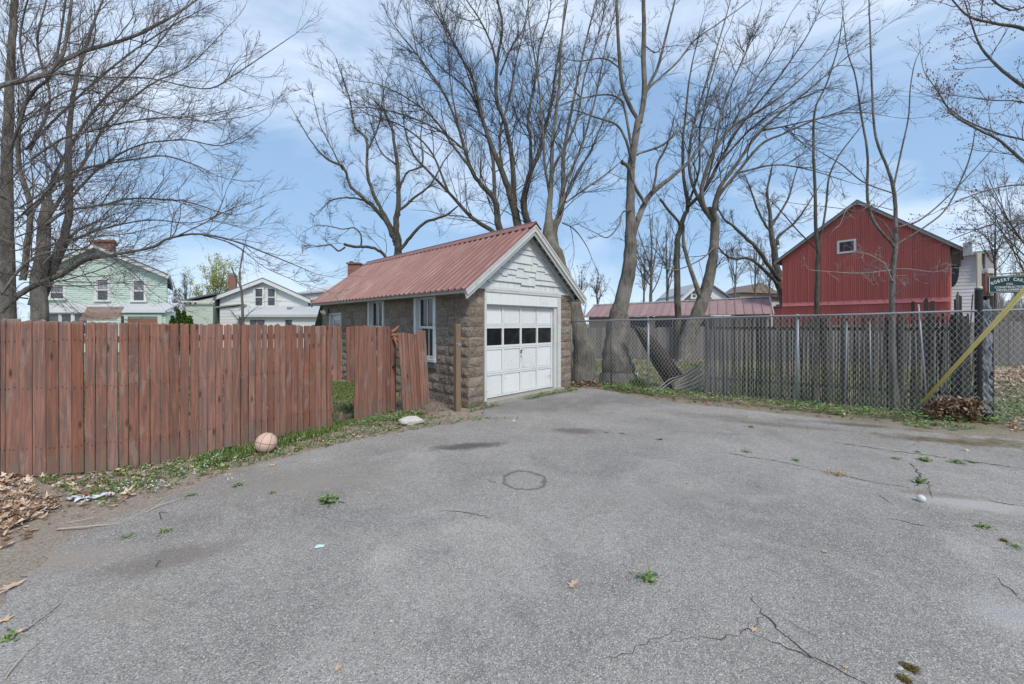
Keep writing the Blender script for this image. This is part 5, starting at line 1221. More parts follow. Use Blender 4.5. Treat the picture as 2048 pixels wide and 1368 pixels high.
# --- tree D
D_ = [
 ([(1172, 775, 62), (1168, 720, 46), (1158, 660, 34), (1140, 590, 32), (1115, 520, 30), (1097, 474, 25), (1098, 421, 12), (1103, 365, 10), (1105, 281, 8), (1117, 187, 7), (1122, 94, 5), (1131, 0, 4), (1136, -60, 2)], 10.4, 10.9, .6),
 ([(1110, 510, 20), (1107, 463, 16), (1121, 421, 13), (1126, 374, 10), (1128, 304, 8), (1145, 211, 6), (1164, 117, 5), (1192, 0, 3), (1205, -50, 2)], 10.8, 11.6),
 ([(1124, 410, 8), (1128, 398, 8), (1150, 356, 6), (1182, 300, 4), (1210, 234, 3), (1238, 187, 1.5)], 11, 12),
 ([(1101, 400, 6), (1090, 330, 6), (1085, 250, 5), (1075, 150, 4), (1060, 60, 3), (1055, -20, 2)], 10.7, 10.2),
 ([(1126, 374, 7), (1160, 300, 5), (1190, 200, 4), (1210, 100, 3), (1230, 20, 2)], 11.1, 12.2),
 ([(1104, 340, 6), (1150, 250, 5), (1170, 150, 4), (1200, 60, 3), (1215, -20, 2)], 10.8, 10.0),
 ([(1132, 405, 4), (1170, 378, 3.5), (1210, 350, 3), (1240, 325, 1.5)], 11, 11.6), ([(1124, 445, 3), (1148, 458, 3), (1172, 490, 2), (1185, 520, 1)], 10.8, 10.4, .5),
]
make_tree('bare_tree', 'leafless tree with pale flared trunk squeezed between the garage and chain link fence', 'tree', D_, 1, 'bark_light', 'twig_dark', l1=(3.8, .66, 1), l2=6, l3=4, up=.12, trop=(0, 0, .22), l1len=2.5, wob=.10, ang=(.4, 1.05), lowcut=.55, minr=.0033, rough=.08)
# --- tree E
E = [
 ([(1237, 800, 96), (1236, 765, 80), (1235, 735, 66), (1234, 700, 54), (1236, 650, 48), (1241, 615, 32), (1254, 561, 30), (1261, 496, 27), (1261, 440, 21), (1261, 374, 18), (1264, 318, 17), (1273, 262, 16), (1278, 234, 15)], 10.3, 10.5, .15),
 ([(1280, 245, 12), (1289, 182, 13), (1287, 117, 12), (1288, 56, 11), (1287, 0, 10), (1286, -90, 6)], 10.5, 10.7, .9),
 ([(1276, 240, 9), (1259, 210, 10), (1245, 173, 9), (1240, 131, 9), (1236, 70, 8), (1233, 0, 7), (1228, -80, 4)], 10.5, 10.2, .9),
 ([(1290, 195, 5), (1300, 165, 7), (1315, 136, 7), (1329, 84, 6), (1343, 28, 5), (1353, -10, 4), (1370, -70, 2)], 10.5, 11),
 ([(1288, 200, 4), (1301, 173, 5), (1353, 126, 4.5), (1390, 80, 4), (1437, 47, 3), (1502, 0, 2)], 10.5, 11.5),
 ([(1262, 320, 7), (1259, 304, 7), (1250, 276, 6), (1231, 248, 5), (1189, 234, 4), (1147, 220, 2.5), (1110, 222, 1)], 10.4, 9.8),
 ([(1262, 290, 6), (1250, 220, 6), (1240, 198, 5), (1212, 189, 4), (1161, 197, 3), (1120, 210, 1.5)], 10.4, 10.0),
 ([(1238, 135, 4), (1215, 119, 4), (1194, 117, 3.5), (1160, 122, 3), (1137, 119, 2)], 10.3, 9.8),
 ([(1262, 500, 18), (1268, 462, 14), (1287, 412, 12), (1306, 384, 11), (1353, 346, 8), (1390, 309, 6), (1420, 255, 4), (1440, 190, 2)], 10.4, 11.4, .9),
 ([(1305, 385, 6), (1312, 350, 5), (1315, 327, 5), (1334, 290, 4), (1350, 230, 2)], 10.7, 10.4),
 ([(1290, 405, 6), (1287, 402, 7), (1268, 370, 8), (1259, 337, 8), (1243, 323, 9)], 10.6, 10.2, .25),
 ([(1275, 310, 4), (1280, 306, 5), (1325, 290, 5), (1362, 257, 5), (1399, 225, 4), (1437, 182, 3), (1474, 117, 2), (1500, 60, 1)], 10.4, 11.4),
 ([(1262, 420, 4), (1245, 425, 3.5), (1238, 450, 3), (1215, 475, 2.5), (1190, 465, 1.5)], 10.3, 9.8, .8),
 ([(1288, 90, 4), (1310, 105, 3), (1325, 95, 2), (1345, 92, 1)], 10.6, 10.2),
]
make_tree('bare_tree', 'tall leafless tree with thick leaning smooth trunk and flared base behind the chain link fence', 'tree', E, 1, 'bark', 'twig_dark', l1=(2.2, .4, 1), l2=6, l3=5, up=.12, trop=(0, 0, .25), l1len=2.4, wob=.13, minr=.0026, rough=.05)
# --- tree F and G
Ft = [
 ([(1359, 718, 20), (1357, 680, 15), (1356, 627, 14), (1354, 538, 13), (1355, 482, 12), (1367, 435, 10), (1376, 412, 9), (1368, 360, 7), (1365, 300, 6), (1370, 240, 5), (1380, 150, 4), (1400, 60, 2)], 17, 16, .7),
 ([(1378, 412, 8), (1409, 379, 8), (1437, 327, 7), (1474, 262, 6), (1521, 201, 5), (1568, 140, 4), (1615, 70, 3), (1650, 0, 2)], 16.3, 15),
 ([(1358, 450, 6), (1357, 444, 6), (1334, 416, 6), (1320, 398, 6)], 16.4, 16.2, .3),
 ([(1376, 410, 5), (1398, 340, 5), (1400, 260, 4), (1420, 170, 3), (1450, 70, 2)], 16.2, 17),
 ([(1437, 327, 5), (1500, 260, 4), (1560, 215, 3), (1640, 180, 2)], 15.8, 15), ([(1410, 379, 5), (1430, 300, 5), (1445, 220, 4), (1480, 130, 3), (1530, 30, 2)], 16, 16.4),
]
make_tree('bare_tree', 'slim straight leafless tree left of the mossy forked one beyond the chain link', 'tree', Ft, 1, 'bark_dark', 'twig_dark', l1=(2.2, .6, 1), l2=6, l3=4, up=.08, trop=(.12, 0, .12), l1len=3.6, wob=.11, ang=(.4, 1.1), minr=.0042, rough=.1)
Gt = [
 ([(1368, 722, 40), (1378, 670, 32), (1396, 627, 29), (1409, 589, 26), (1423, 538, 22), (1427, 496, 20), (1430, 449, 19), (1423, 421, 15), (1409, 421, 8)], 16.5, 16, .3),
 ([(1425, 440, 12), (1409, 415, 10), (1404, 374, 10), (1427, 304, 8), (1465, 253, 7), (1521, 220, 6), (1568, 187, 4), (1640, 120, 3), (1680, 60, 2)], 16, 14.6),
 ([(1428, 440, 13), (1427, 420, 12), (1441, 374, 10), (1474, 327, 8), (1521, 262, 7), (1591, 201, 5), (1647, 154, 3), (1720, 90, 2)], 16, 14.2),
 ([(1433, 420, 9), (1437, 393, 8), (1474, 346, 7), (1521, 290, 6), (1568, 267, 5), (1647, 234, 4), (1720, 225, 2), (1790, 235, 1)], 16, 13.8),
 ([(1423, 430, 9), (1409, 421, 8), (1381, 355, 7), (1381, 281, 6), (1399, 210, 5), (1427, 117, 4), (1455, 23, 3), (1470, -40, 2)], 16, 16.6),
 ([(1404, 590, 14), (1399, 589, 12), (1381, 538, 9), (1367, 486, 8), (1368, 450, 4)], 16.2, 16.6, .4),
 ([(1465, 253, 5), (1500, 180, 4), (1540, 110, 3), (1580, 30, 2)], 15.3, 15.8), ([(1427, 304, 5), (1450, 200, 4), (1490, 110, 3), (1520, 20, 2)], 15.7, 16.4),
 ([(1474, 346, 5), (1550, 330, 4), (1620, 340, 3), (1700, 365, 1.5)], 15.4, 14.6), ([(1521, 262, 5), (1580, 250, 4), (1660, 230, 3), (1740, 200, 1.5)], 15, 14.4),
 ([(1427, 496, 4), (1400, 520, 3), (1350, 540, 2), (1310, 530, 1)], 16, 15.5, .6),
]
make_tree('bare_tree', 'mossy leafless tree with low fork and crown swept to the right toward the barn', 'tree', Gt, 1, 'bark', 'twig_dark', l1=(2.3, .62, 1), l2=6, l3=4, up=.08, trop=(.15, 0, .12), l1len=3.8, wob=.11, ang=(.4, 1.1), minr=.0042, rough=.06)
# --- tree H
Ht = [
 ([(1578, 700, 26), (1570, 620, 22), (1563, 580, 20), (1553, 533, 16), (1545, 480, 12), (1540, 430, 8), (1535, 380, 5), (1545, 330, 3)], 27, 27),
 ([(1556, 560, 10), (1553, 552, 10), (1512, 496, 9), (1474, 458, 7), (1446, 435, 4), (1430, 400, 2)], 27, 26), ([(1555, 575, 8), (1549, 561, 8), (1502, 519, 7), (1465, 517, 5), (1441, 500, 4), (1425, 470, 2)], 27, 26),
 ([(1556, 490, 7), (1558, 472, 7), (1591, 444, 5), (1614, 412, 4), (1640, 370, 2)], 27, 27.6), ([(1545, 470, 6), (1520, 430, 5), (1505, 390, 4), (1490, 350, 2)], 27, 26.6), ([(1545, 450, 6), (1575, 400, 5), (1590, 350, 3), (1600, 320, 2)], 27, 27.5),
]
make_tree('bare_tree', 'broad leafless tree standing against the left wall of the red barn', 'tree', Ht, 1, 'bark_dark', 'twig_dark', l1=(2.0, .45, 1), l2=7, l3=6, up=.12, trop=(0, 0, .15), l1len=4.0, wob=.15, minr=.006, rough=.2)
# --- saplings at the fence
It = [
 ([(1632, 808, 15), (1632, 720, 11), (1633, 627, 10), (1636, 510, 10), (1632, 463, 8), (1630, 374, 7), (1627, 300, 6), (1630, 220, 5), (1653, 168, 4), (1676, 94, 3), (1686, 28, 2)], 7.58, 7.5, .6),
 ([(1636, 525, 6), (1636, 510, 6), (1651, 421, 5), (1658, 356, 5), (1676, 314, 4), (1704, 276, 3), (1740, 230, 1.5)], 7.6, 7.9, .7),
 ([(1638, 505, 4), (1634, 500, 4), (1597, 463, 3.5), (1573, 435, 3), (1540, 400, 2), (1500, 370, 1)], 7.6, 7.2, .7),
]
make_tree('sapling', 'thin straight young tree behind the chain link left of the larger sapling', 'tree', It, 1, 'bark_dark', 'twig', l1=(1.6, .3, 1), l2=3, l3=2, up=.1, trop=(0, 0, .3), l1len=2.4, wob=.11, lowcut=.35, minr=.0018, rough=.06)
Jt = [
 ([(1790, 835, 26), (1788, 760, 17), (1784, 660, 14), (1784, 618, 13), (1786, 538, 13), (1791, 491, 12), (1791, 421, 9), (1786, 374, 9), (1775, 337, 7), (1751, 271, 6), (1744, 178, 5), (1740, 56, 4), (1738, 0, 3)], 7.05, 7.0, .5),
 ([(1788, 495, 8), (1784, 487, 8), (1751, 449, 8), (1735, 398, 7), (1735, 309, 6), (1723, 234, 5), (1711, 154, 4), (1695, 103, 3), (1686, 28, 2)], 7.0, 6.7, .7),
 ([(1793, 492, 5), (1796, 487, 5), (1849, 454, 5), (1896, 412, 4.5), (1938, 320, 3.5), (1952, 250, 2)], 7.0, 7.3, .8),
 ([(1792, 465, 5), (1796, 454, 5), (1840, 440, 4.5), (1901, 388, 4), (1971, 314, 3), (2005, 270, 1.5)], 7.0, 6.7, .8),
 ([(1788, 372, 5), (1789, 365, 5), (1803, 300, 4.5), (1817, 234, 4), (1821, 173, 3), (1835, 112, 2.5), (1873, 65, 1)], 7.0, 7.2, .8),
 ([(1786, 386, 4), (1779, 384, 4), (1728, 365, 3.5), (1681, 328, 3), (1634, 300, 2)], 7.0, 6.6, .7),
 ([(1788, 480, 4), (1762, 440, 3), (1700, 420, 2), (1600, 408, 1.5), (1550, 400, 1)], 7.0, 6.8, .6),
]
make_tree('sapling', 'larger forked young tree behind the chain link before the red barn', 'tree', Jt, 1, 'bark', 'twig', l1=(1.5, .3, 1), l2=4, l3=2, up=.1, trop=(0, 0, .3), l1len=2.4, wob=.10, lowcut=.5, minr=.0018, rough=.06)
Jd = [
 ([(1786, 562, 6), (1782, 557, 5), (1770, 530, 4.5), (1756, 519, 4), (1735, 508, 3), (1714, 505, 2)], 7.0, 6.6, 1.4), ([(1790, 538, 3), (1815, 538, 3), (1840, 541, 2.5), (1870, 544, 2), (1900, 537, 1.2)], 7.0, 6.6, 1.4),
 ([(1790, 590, 4), (1806, 578, 3), (1814, 562, 3), (1812, 552, 2)], 7.0, 6.6, 1.2), ([(1782, 540, 3), (1740, 545, 2.5), (1700, 546, 2), (1620, 540, 1)], 7.0, 6.5, 1.2), ([(1785, 420, 3), (1750, 412, 2), (1700, 412, 2), (1680, 450, 1)], 7, 6.5, 1.0),
]
T_, _ = make_tree('vine', 'pale dead twiggy vine tangled on the larger sapling before the barn wall', 'vine', Jd, 0, 'twig_pale', 'twig_pale', l1=(6, .5, 1), l2=3, l3=2, up=-.05, trop=(0, 0, -.1), l1len=.7, wob=.25, minr=.0022, rough=.2)
# --- tree K: boughs reaching in from outside the right edge
Kt = [
 ([(2500, 900, 120), (2480, 700, 90), (2450, 500, 70), (2440, 300, 60), (2430, 100, 50)], 6.5, 6.5, 0),
 ([(2440, 320, 34), (2250, 220, 22), (2100, 90, 13), (2048, 58, 11), (1990, 47, 8), (1938, 33, 6), (1905, 0, 4), (1880, -30, 2)], 6.5, 6.4),
 ([(2440, 420, 30), (2250, 290, 18), (2100, 205, 12), (2048, 173, 10), (1999, 136, 8), (1962, 94, 6), (1943, 47, 4), (1929, 0, 3)], 6.5, 6.7),
 ([(2440, 500, 30), (2280, 430, 18), (2120, 372, 11), (2048, 323, 9), (1999, 281, 7), (1952, 257, 6), (1906, 229, 5), (1878, 187, 3), (1849, 145, 2)], 6.5, 6.9),
 ([(2440, 450, 24), (2200, 330, 12), (2100, 300, 8), (2048, 280, 6), (1999, 268, 5), (1930, 240, 4), (1880, 200, 2)], 6.5, 7.2),
 ([(2300, 300, 12), (2150, 240, 8), (2048, 205, 5), (1980, 200, 4), (1900, 190, 2)], 6.2, 6.2), ([(2300, 420, 12), (2150, 395, 8), (2048, 370, 5), (1960, 385, 4), (1880, 420, 2)], 6.2, 6.4),
 ([(2300, 460, 12), (2150, 450, 8), (2048, 440, 5), (1980, 450, 4), (1900, 480, 2)], 6.4, 7.0), ([(2250, 100, 12), (2100, 10, 8), (2020, 20, 6), (1960, -20, 4)], 6.2, 6.0),
]
KT, kf = make_tree('bare_tree', 'budding tree reaching in with slender red-budded boughs from beyond the right edge', 'tree', Kt, 1, 'bark', 'twig', l1=(2.5, .42, 1), l2=4, l3=3, up=.05, trop=(-.25, 0, .12), l1len=2.2, wob=.12, minr=.0016, rough=.06)
tips = kf[-1][0][:, -1]; tips = np.concatenate([tips, kf[0][0][:, -1], kf[0][0][:, 3]]); N = len(tips); sz = .011
octv = np.array([(1, 0, 0), (-1, 0, 0), (0, 1, 0), (0, -1, 0), (0, 0, 1.4), (0, 0, -1.4)]) * sz; octf = np.array([(0, 2, 4), (2, 1, 4), (1, 3, 4), (3, 0, 4), (2, 0, 5), (1, 2, 5), (3, 1, 5), (0, 3, 5)])
V_ = (tips[:, None] + octv[None] * RNG.uniform(.5, 1.1, (N, 1, 1))).reshape(-1, 3); F_ = (octf[None] + np.arange(N)[:, None, None] * 6).reshape(-1, 3)
link('buds', np_mesh('buds', V_, F_, 'bud_red'), None, KT)['kind'] = 'stuff'
# --- far small trees: broom generator through the same function
def broom(px, ybase, ytop, d, wpx, label, spread=.35, n=7, group=None, twig='twig', name='bare_tree', dens=1.0):
    hgt = ybase - ytop; L = [([(px, ybase + 60, wpx * 1.6), (px, ybase - hgt * .2, wpx), (px + random.uniform(-3, 3), ybase - hgt * .6, wpx * .6), (px + random.uniform(-6, 6), ytop, wpx * .2)], d, d)]
    for i in range(n):
        s = random.uniform(-1, 1); y0 = ybase - hgt * random.uniform(.1, .5); L.append(([(px, y0, wpx * .5), (px + s * hgt * spread * .5, y0 - hgt * .22, wpx * .35), (px + s * hgt * spread, ytop + abs(s) * hgt * .25, wpx * .15)], d, d + random.uniform(-2, 2)))
    zl = hgt / F * d
    return make_tree(name, label, 'tree', L, 1, 'bark_dark' if twig != 'twig_pale' else 'bark', twig, l1=(8 / zl * dens, .30, 1), l2=5, l3=3, up=.15, trop=(0, 0, .2), l1len=zl * .8, wob=.14, minr=d * .00024, rough=.1)
G_ = 'distant bare trees beyond the yard'
for a in ((1160, 620, 545, 46, 4, 'distant bare tree showing just past the garage eave'), (1195, 620, 552, 50, 4, 'distant bare tree just left of the leaning trunk'),
          (1302, 612, 425, 30, 6, 'slim many-stemmed bare tree right of the leaning trunk'), (1335, 612, 455, 34, 5, 'thin bare tree just left of the slim straight trunk'), (1288, 615, 500, 40, 4, 'small bare tree close right of the leaning trunk'),
          (1470, 600, 500, 50, 4, 'distant bare tree above the low pink roof'), (1510, 600, 480, 42, 4, 'distant bare tree before the far brown house'), (1538, 610, 520, 48, 3, 'small distant bare tree left of the red barn'),
          (372, 650, 560, 40, 4, 'small bare tree between the mint and white houses'), (352, 650, 585, 36, 3, 'small bare tree close to the mint house wall'), (405, 640, 575, 44, 3, 'thin bare tree behind the white house wing')):
    broom(*a[:5], a[5], group=None)
for a in ((1990, 560, 400, 17, 5, 'twiggy tree behind the hanging green sign'), (2060, 600, 330, 16, 8, 'dense twiggy tree at the right edge above the sign')):
    broom(*a[:5], a[5], .55, 10, dens=1.5)
# small sapling in front of the white house
Sp = [([(487, 700, 7), (486, 643, 6), (484, 590, 5), (481, 572, 5), (479, 550, 3), (484, 520, 2.5), (488, 495, 2), (494, 470, 1)], 11, 11, .4), ([(483, 578, 3.5), (474, 560, 3.5), (463, 535, 3.5)], 11, 10.8, 0), ([(481, 560, 2), (481, 530, 2), (487, 495, 1)], 11, 11.3, .4), ([(487, 640, 2), (500, 625, 2), (520, 610, 1)], 11, 10.6, 1), ([(485, 650, 2), (470, 632, 2), (460, 620, 1)], 11, 10.6, 1)]
make_tree('sapling', 'small broken young tree before the white house', 'tree', Sp, 1, 'bark_light', 'twig', l1=(2.2, .3, 1), l2=3, l3=1, up=.1, trop=(0, 0, .2), l1len=1.5, wob=.14, minr=.002)
print('TREE TRIS', TOTAL[0])
# low far woods along the horizon
def far_woods(name, label, n, x0, x1, d0, d1, h, minr, seed_mat, kids=5):
    px = RNG.uniform(x0, x1, n); d = RNG.uniform(d0, d1, n); P = np.stack([(px - CX) / F * d, d, np.zeros(n)], 1); D = np.tile([0, 0, 1.0], (n, 1)); L = h * RNG.uniform(.6, 1.15, n)
    p0, r0 = grow_lv(P, D, L, L * .012 + minr, 6, .05, (0, 0, .2), .3); p, dd, L1, r = spawn(p0, r0, L, kids * 2, .2, (.3, .9), .42, .6, .3); p1, r1 = grow_lv(p, dd, L1, np.maximum(r * .7, minr), 4, .12, (0, 0, .3), .4)
    p, dd, L2, r = spawn(p1, r1, L1, kids, .1, (.3, .9), .5, .7, .2); p2, r2 = grow_lv(p, dd, L2, np.maximum(r * .7, minr * .8), 2, .15, (0, 0, .3), .5)
    V_, F_ = tubes([(p0, r0), (p1, r1), (p2, r2)], 3); o = link(name, np_mesh(name, V_, F_, seed_mat)); tag(o, label, kind='stuff'); TOTAL[0] += len(F_) * 2
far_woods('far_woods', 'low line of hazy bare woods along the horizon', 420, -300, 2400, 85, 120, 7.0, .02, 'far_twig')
far_woods('brush_thicket', 'tan brush thicket behind the far grey fence at the right', 260, 1945, 2300, 22, 34, 3.2, .006, 'twig_pale', 6)
far_woods('brush_thicket', 'thin brush behind the grey fence beyond the trunks', 90, 1150, 1560, 30, 40, 2.2, .007, 'twig_pale', 4)
# leafing trees
def leaf_cloud(centers, spread, n, size, mat, name, parent, squash=1.0, up=False):
    c = np.asarray(centers)[RNG.integers(0, len(centers), n)] + RNG.normal(0, spread, (n, 3)) * np.array([1, 1, squash])
    a = unit(RNG.normal(size=(n, 3))); b = unit(np.cross(a, RNG.normal(size=(n, 3)))); s = RNG.uniform(.5, 1.2, (n, 1)) * size
    V_ = np.stack([c - a * s, c + b * s * .5, c + a * s, c - b * s * .5], 1).reshape(-1, 3); F_ = np.arange(n * 4).reshape(-1, 4)
    o = link(name, np_mesh(name, V_, F_, mat), None, parent); o['kind'] = 'stuff'; return o
T_, f_ = broom(432, 640, 532, 40, 5, 'small tree in pale yellow-green spring leaf behind the white house', .5, 9, name='spring_tree')
t_ = f_[-1][0][:, -1]; t_ = t_[t_[:, 2] > 2.4]; leaf_cloud(t_, .18, 5200, .085, 'spring_leaf', 'crown', T_)
T_, f_ = broom(2030, 620, 520, 30, 4, 'yellowish budding tree low behind the green sign', .9, 12, name='spring_tree'); t_ = f_[-1][0][:, -1]; leaf_cloud(t_, .25, 2600, .05, 'spring_leaf', 'crown', T_)
for i, (px, tp, lab) in enumerate(((345, 632, 'low yellow-green evergreen shrub beside the mint house wall'), (357, 620, 'pointed yew shrub, taller left one of the pair beyond the fence'), (368, 622, 'pointed yew shrub, right one of the pair beyond the fence'), (380, 632, 'rounded yellow-green shrub beside the white house wing'))):
    d = 20; b0 = W(px, 660, d); sh = thing('evergreen_shrub', lab, 'shrub', (b0.x, b0.y, 0)); hz = wz(tp, d); n = 900
    z = RNG.uniform(.2, hz, n); rr_ = .32 * (1 - (z / hz) ** 2 * .9) * RNG.uniform(.4, 1, n); th = RNG.uniform(0, 6.28, n)
    leaf_cloud(np.stack([rr_ * np.cos(th), rr_ * np.sin(th), z], 1), .02, 1800, .06, 'yew', 'foliage', sh); MB().tube([(0, 0, 0), (0, 0, hz * .8)], .03, 6).obj('stem', 'bark_dark', sh)
# leaning cut trunk and stump seen through the chain link
lt_ = thing('leaning_log', 'dark pointed slab of dead trunk leaning left behind the chain link', 'log', G(1352, 778) + Vector((0, .35, 0)))
b0 = W(1352, 782, 9.6); pts = [W(1368, 786, 9.5), W(1350, 760, 9.55), W(1324, 722, 9.6), W(1297, 682, 9.65), W(1278, 661, 9.7), W(1265, 650, 9.7)]
MB().tube([p - lt_.location for p in pts], [.24, .24, .23, .17, .09, .015], 9).obj('log_body', 'rotten_wood', lt_, True)
b0 = G(1392, 778) + Vector((0, .5, 0)); st_ = thing('mesh_mound', 'low grey mound of heaped mesh and brush against the stake fence', 'mound', b0)
n_ = 14; mb = MB(); ring = []
for k in range(5):
    for i in range(n_): t = 2 * math.pi * i / n_; rr_ = [.42, .40, .33, .20, .03][k]; mb.v.append((math.cos(t) * rr_ * random.uniform(.9, 1.1) + .12 * k / 2, math.sin(t) * rr_ * .5, [0, .14, .28, .42, .50][k] * random.uniform(.95, 1.05)))
mb.f += [(k * n_ + i, k * n_ + (i + 1) % n_, (k + 1) * n_ + (i + 1) % n_, (k + 1) * n_ + i) for k in range(4) for i in range(n_)]; mb.obj('mound_body', 'bark_light', st_, True)

rp = thing('sagging_reed_panel', 'pale curved sagging reed panel slumped between the dark log and the stake fence', 'reed panel', G(1385, 790))
for k in range(16):
    f_ = k / 15
    pts = [W(1404 + random.uniform(-2, 2), 722 + 50 * f_, 9.05 - .05 * f_), W(1388 - 3 * f_, 738 + 42 * f_, 9.12), W(1366 - 4 * f_, 752 + 33 * f_, 9.2), W(1342 + 6 * f_, 768 + 20 * f_ + random.uniform(-1, 1), 9.25)]
    P_, R_ = resample([tuple(p) for p in pts], [.013, .013, .012, .009], 10, .1)
    MB().tube([Vector(p) - rp.location for p in P_], list(R_), 5).obj('reed', 'pale_stick' if k % 3 else 'bark_light', rp, True)
# ================================================================== GROUND LITTER, WEEDS, SMALL THINGS
def in_poly_px(poly, n):
    xs = [p[0] for p in poly]; out = []
    g = [(G(*p).x, G(*p).y) for p in poly]; gx = [p[0] for p in g]; gy = [p[1] for p in g]
    def inside(x, y):
        c = False; j = len(g) - 1
        for i in range(len(g)):
            if (g[i][1] > y) != (g[j][1] > y) and x < (g[j][0] - g[i][0]) * (y - g[i][1]) / (g[j][1] - g[i][1]) + g[i][0]: c = not c
            j = i
        return c
    t = 0
    while len(out) < n and t < n * 60:
        x, y = random.uniform(min(gx), max(gx)), random.uniform(min(gy), max(gy)); t += 1
        if inside(x, y): out.append((x, y))
    return np.array(out)
def leaf_litter(name, pts, size, mat, lift=.02, tilt=.5, lobes=True, label=None, parent=None, kind='stuff'):
    V_ = []; F_ = []
    for (x, y) in pts:
        s = size * random.uniform(.5, 1.25); a = random.uniform(0, 6.28); tx, ty = random.gauss(0, tilt), random.gauss(0, tilt); z = .008 + random.random() ** 2 * lift; cu = random.uniform(-.6, .9)
        k = 8; b = len(V_); V_.append((x, y, z + .004))
        for i in range(k):
            t = 2 * math.pi * i / k + random.uniform(-.2, .2); r = s * ((1.0 if i % 2 == 0 else .48) if lobes else (1 if i % 4 == 0 else .55)) * random.uniform(.75, 1.1) * (1.15 if i == 0 else 1)
            u, v = r * math.cos(t), r * math.sin(t) * .8; h = abs(cu) * r * r / s * (1 if cu > 0 else -.3) + u * tx * .6 + v * ty * .6
            V_.append((x + u * math.cos(a) - v * math.sin(a), y + u * math.sin(a) + v * math.cos(a), max(z + h, .006)))
        F_ += [(b, b + 1 + i, b + 1 + (i + 1) % k) for i in range(k)]
    me = np_mesh(name, np.array(V_), np.array(F_), mat); o = link(name, me, None, parent)
    if kind: o['kind'] = kind
    if label: o['label'] = label
    return o
def grass(name, pts, h, mat='grass_blade', lean=.4, wd=.004, label=None, per=6, kind='stuff', parent=None, zoff=0):
    n = len(pts) * per; c = np.repeat(np.asarray(pts), per, 0) + RNG.normal(0, .018, (n, 2)); hh = h * RNG.uniform(.35, 1.2, n); a = RNG.uniform(0, 6.28, n); ln = np.abs(RNG.normal(0, lean, n)) * hh
    dx, dy = np.cos(a), np.sin(a); w_ = wd * RNG.uniform(.6, 1.3, n); z0 = np.full(n, zoff)
    p = lambda t, s: np.stack([c[:, 0] + dx * ln * t ** 2 - dy * w_ * s, c[:, 1] + dy * ln * t ** 2 + dx * w_ * s, z0 + hh * t * (1 - .15 * t)], 1)
    V_ = np.stack([p(0, 1), p(0, -1), p(.55, .8), p(.55, -.8), p(1, 0)], 1).reshape(-1, 3)
    b = np.arange(n)[:, None] * 5; F_ = np.concatenate([b + np.array([0, 1, 3]), b + np.array([0, 3, 2]), b + np.array([2, 3, 4])])
    o = link(name, np_mesh(name, V_, F_, mat), None, parent)
    if kind: o['kind'] = kind
    if label: o['label'] = label
    return o
def rosettes(name, pts, h, size, mat='weed', per=9, label=None, kind='stuff', parent=None):
    n = len(pts) * per; c = np.repeat(np.asarray(pts), per, 0) + RNG.normal(0, size * .9, (n, 2)); a = RNG.uniform(0, 6.28, n); s = size * RNG.uniform(.6, 1.3, n); z = h * RNG.uniform(.1, 1, n); up = RNG.uniform(-.3, .8, n)
    d = np.stack([np.cos(a), np.sin(a), up], 1); d = unit(d); q = np.stack([-np.sin(a), np.cos(a), RNG.uniform(-.3, .3, n)], 1); c3 = np.stack([c[:, 0], c[:, 1], z], 1); S_ = s[:, None]
    V_ = np.stack([c3, c3 + d * S_ * .5 + q * S_ * .42, c3 + d * S_ * 1.05, c3 + d * S_ * .5 - q * S_ * .42], 1); V_[:, :, 2] = np.maximum(V_[:, :, 2], .007); V_ = V_.reshape(-1, 3)
    F_ = np.arange(n * 4).reshape(-1, 4); o = link(name, np_mesh(name, V_, F_, mat), None, parent)
    if kind: o['kind'] = kind
    if label: o['label'] = label
    return o
strip = [(0, 1045), (0, 950), (200, 935), (380, 908), (500, 884), (600, 862), (680, 843), (760, 832), (860, 824), (905, 826), (960, 834), (880, 850), (800, 862), (720, 877), (620, 902), (520, 925), (420, 957), (320, 990), (220, 1020), (100, 1050)]
leaf_litter('leaf_litter', in_poly_px(strip, 900), .019, 'brown_leaf', .012, .35); leaf_litter('leaf_litter', in_poly_px(strip, 200), .020, 'dead_leaf', .012, .35)
leaf_litter('leaf_litter', in_poly_px([(-40, 955), (40, 950), (85, 985), (120, 1010), (90, 1035), (50, 1050), (-40, 1080)], 400), .042, 'dead_leaf', .045, .5)
leaf_litter('leaf_litter', in_poly_px([(60, 950), (300, 925), (300, 985), (230, 1015), (100, 1030)], 110), .04, 'dead_leaf', .02, .4)
leaf_litter('leaf_litter', in_poly_px([(0, 1060), (90, 1050), (60, 1075), (0, 1110)], 24), .035, 'dead_leaf', .02, .4)
leaf_litter('leaf_litter', in_poly_px([(330, 925), (660, 862), (860, 835), (930, 836), (760, 872), (520, 925), (380, 960)], 110), .028, 'dead_leaf', .02, .4)
grassy = [(490, 905), (560, 872), (680, 842), (800, 828), (900, 832), (800, 856), (700, 876), (600, 902), (500, 930), (440, 945), (400, 935)]
grass('grass', in_poly_px([(385, 920), (500, 884), (600, 862), (690, 843), (680, 862), (600, 884), (500, 912), (400, 940)], 900), .075, label='short green grass along the foot of the red fence')
grass('grass', in_poly_px(grassy, 600), .045)
grass('grass', in_poly_px([(560, 868), (640, 852), (690, 846), (640, 872), (570, 890)], 450), .11)
grass('grass', in_poly_px([(60, 960), (380, 912), (400, 940), (200, 1000)], 220), .04)
rosettes('ground_cover', in_poly_px([(110, 965), (390, 915), (520, 900), (480, 935), (400, 960), (300, 988), (200, 1018), (150, 1000)], 150), .035, .024, label='low green weeds and violets on the dirt strip by the fence')
rosettes('ground_cover', in_poly_px([(705, 846), (790, 824), (860, 826), (840, 832), (740, 856)], 190), .06, .026)
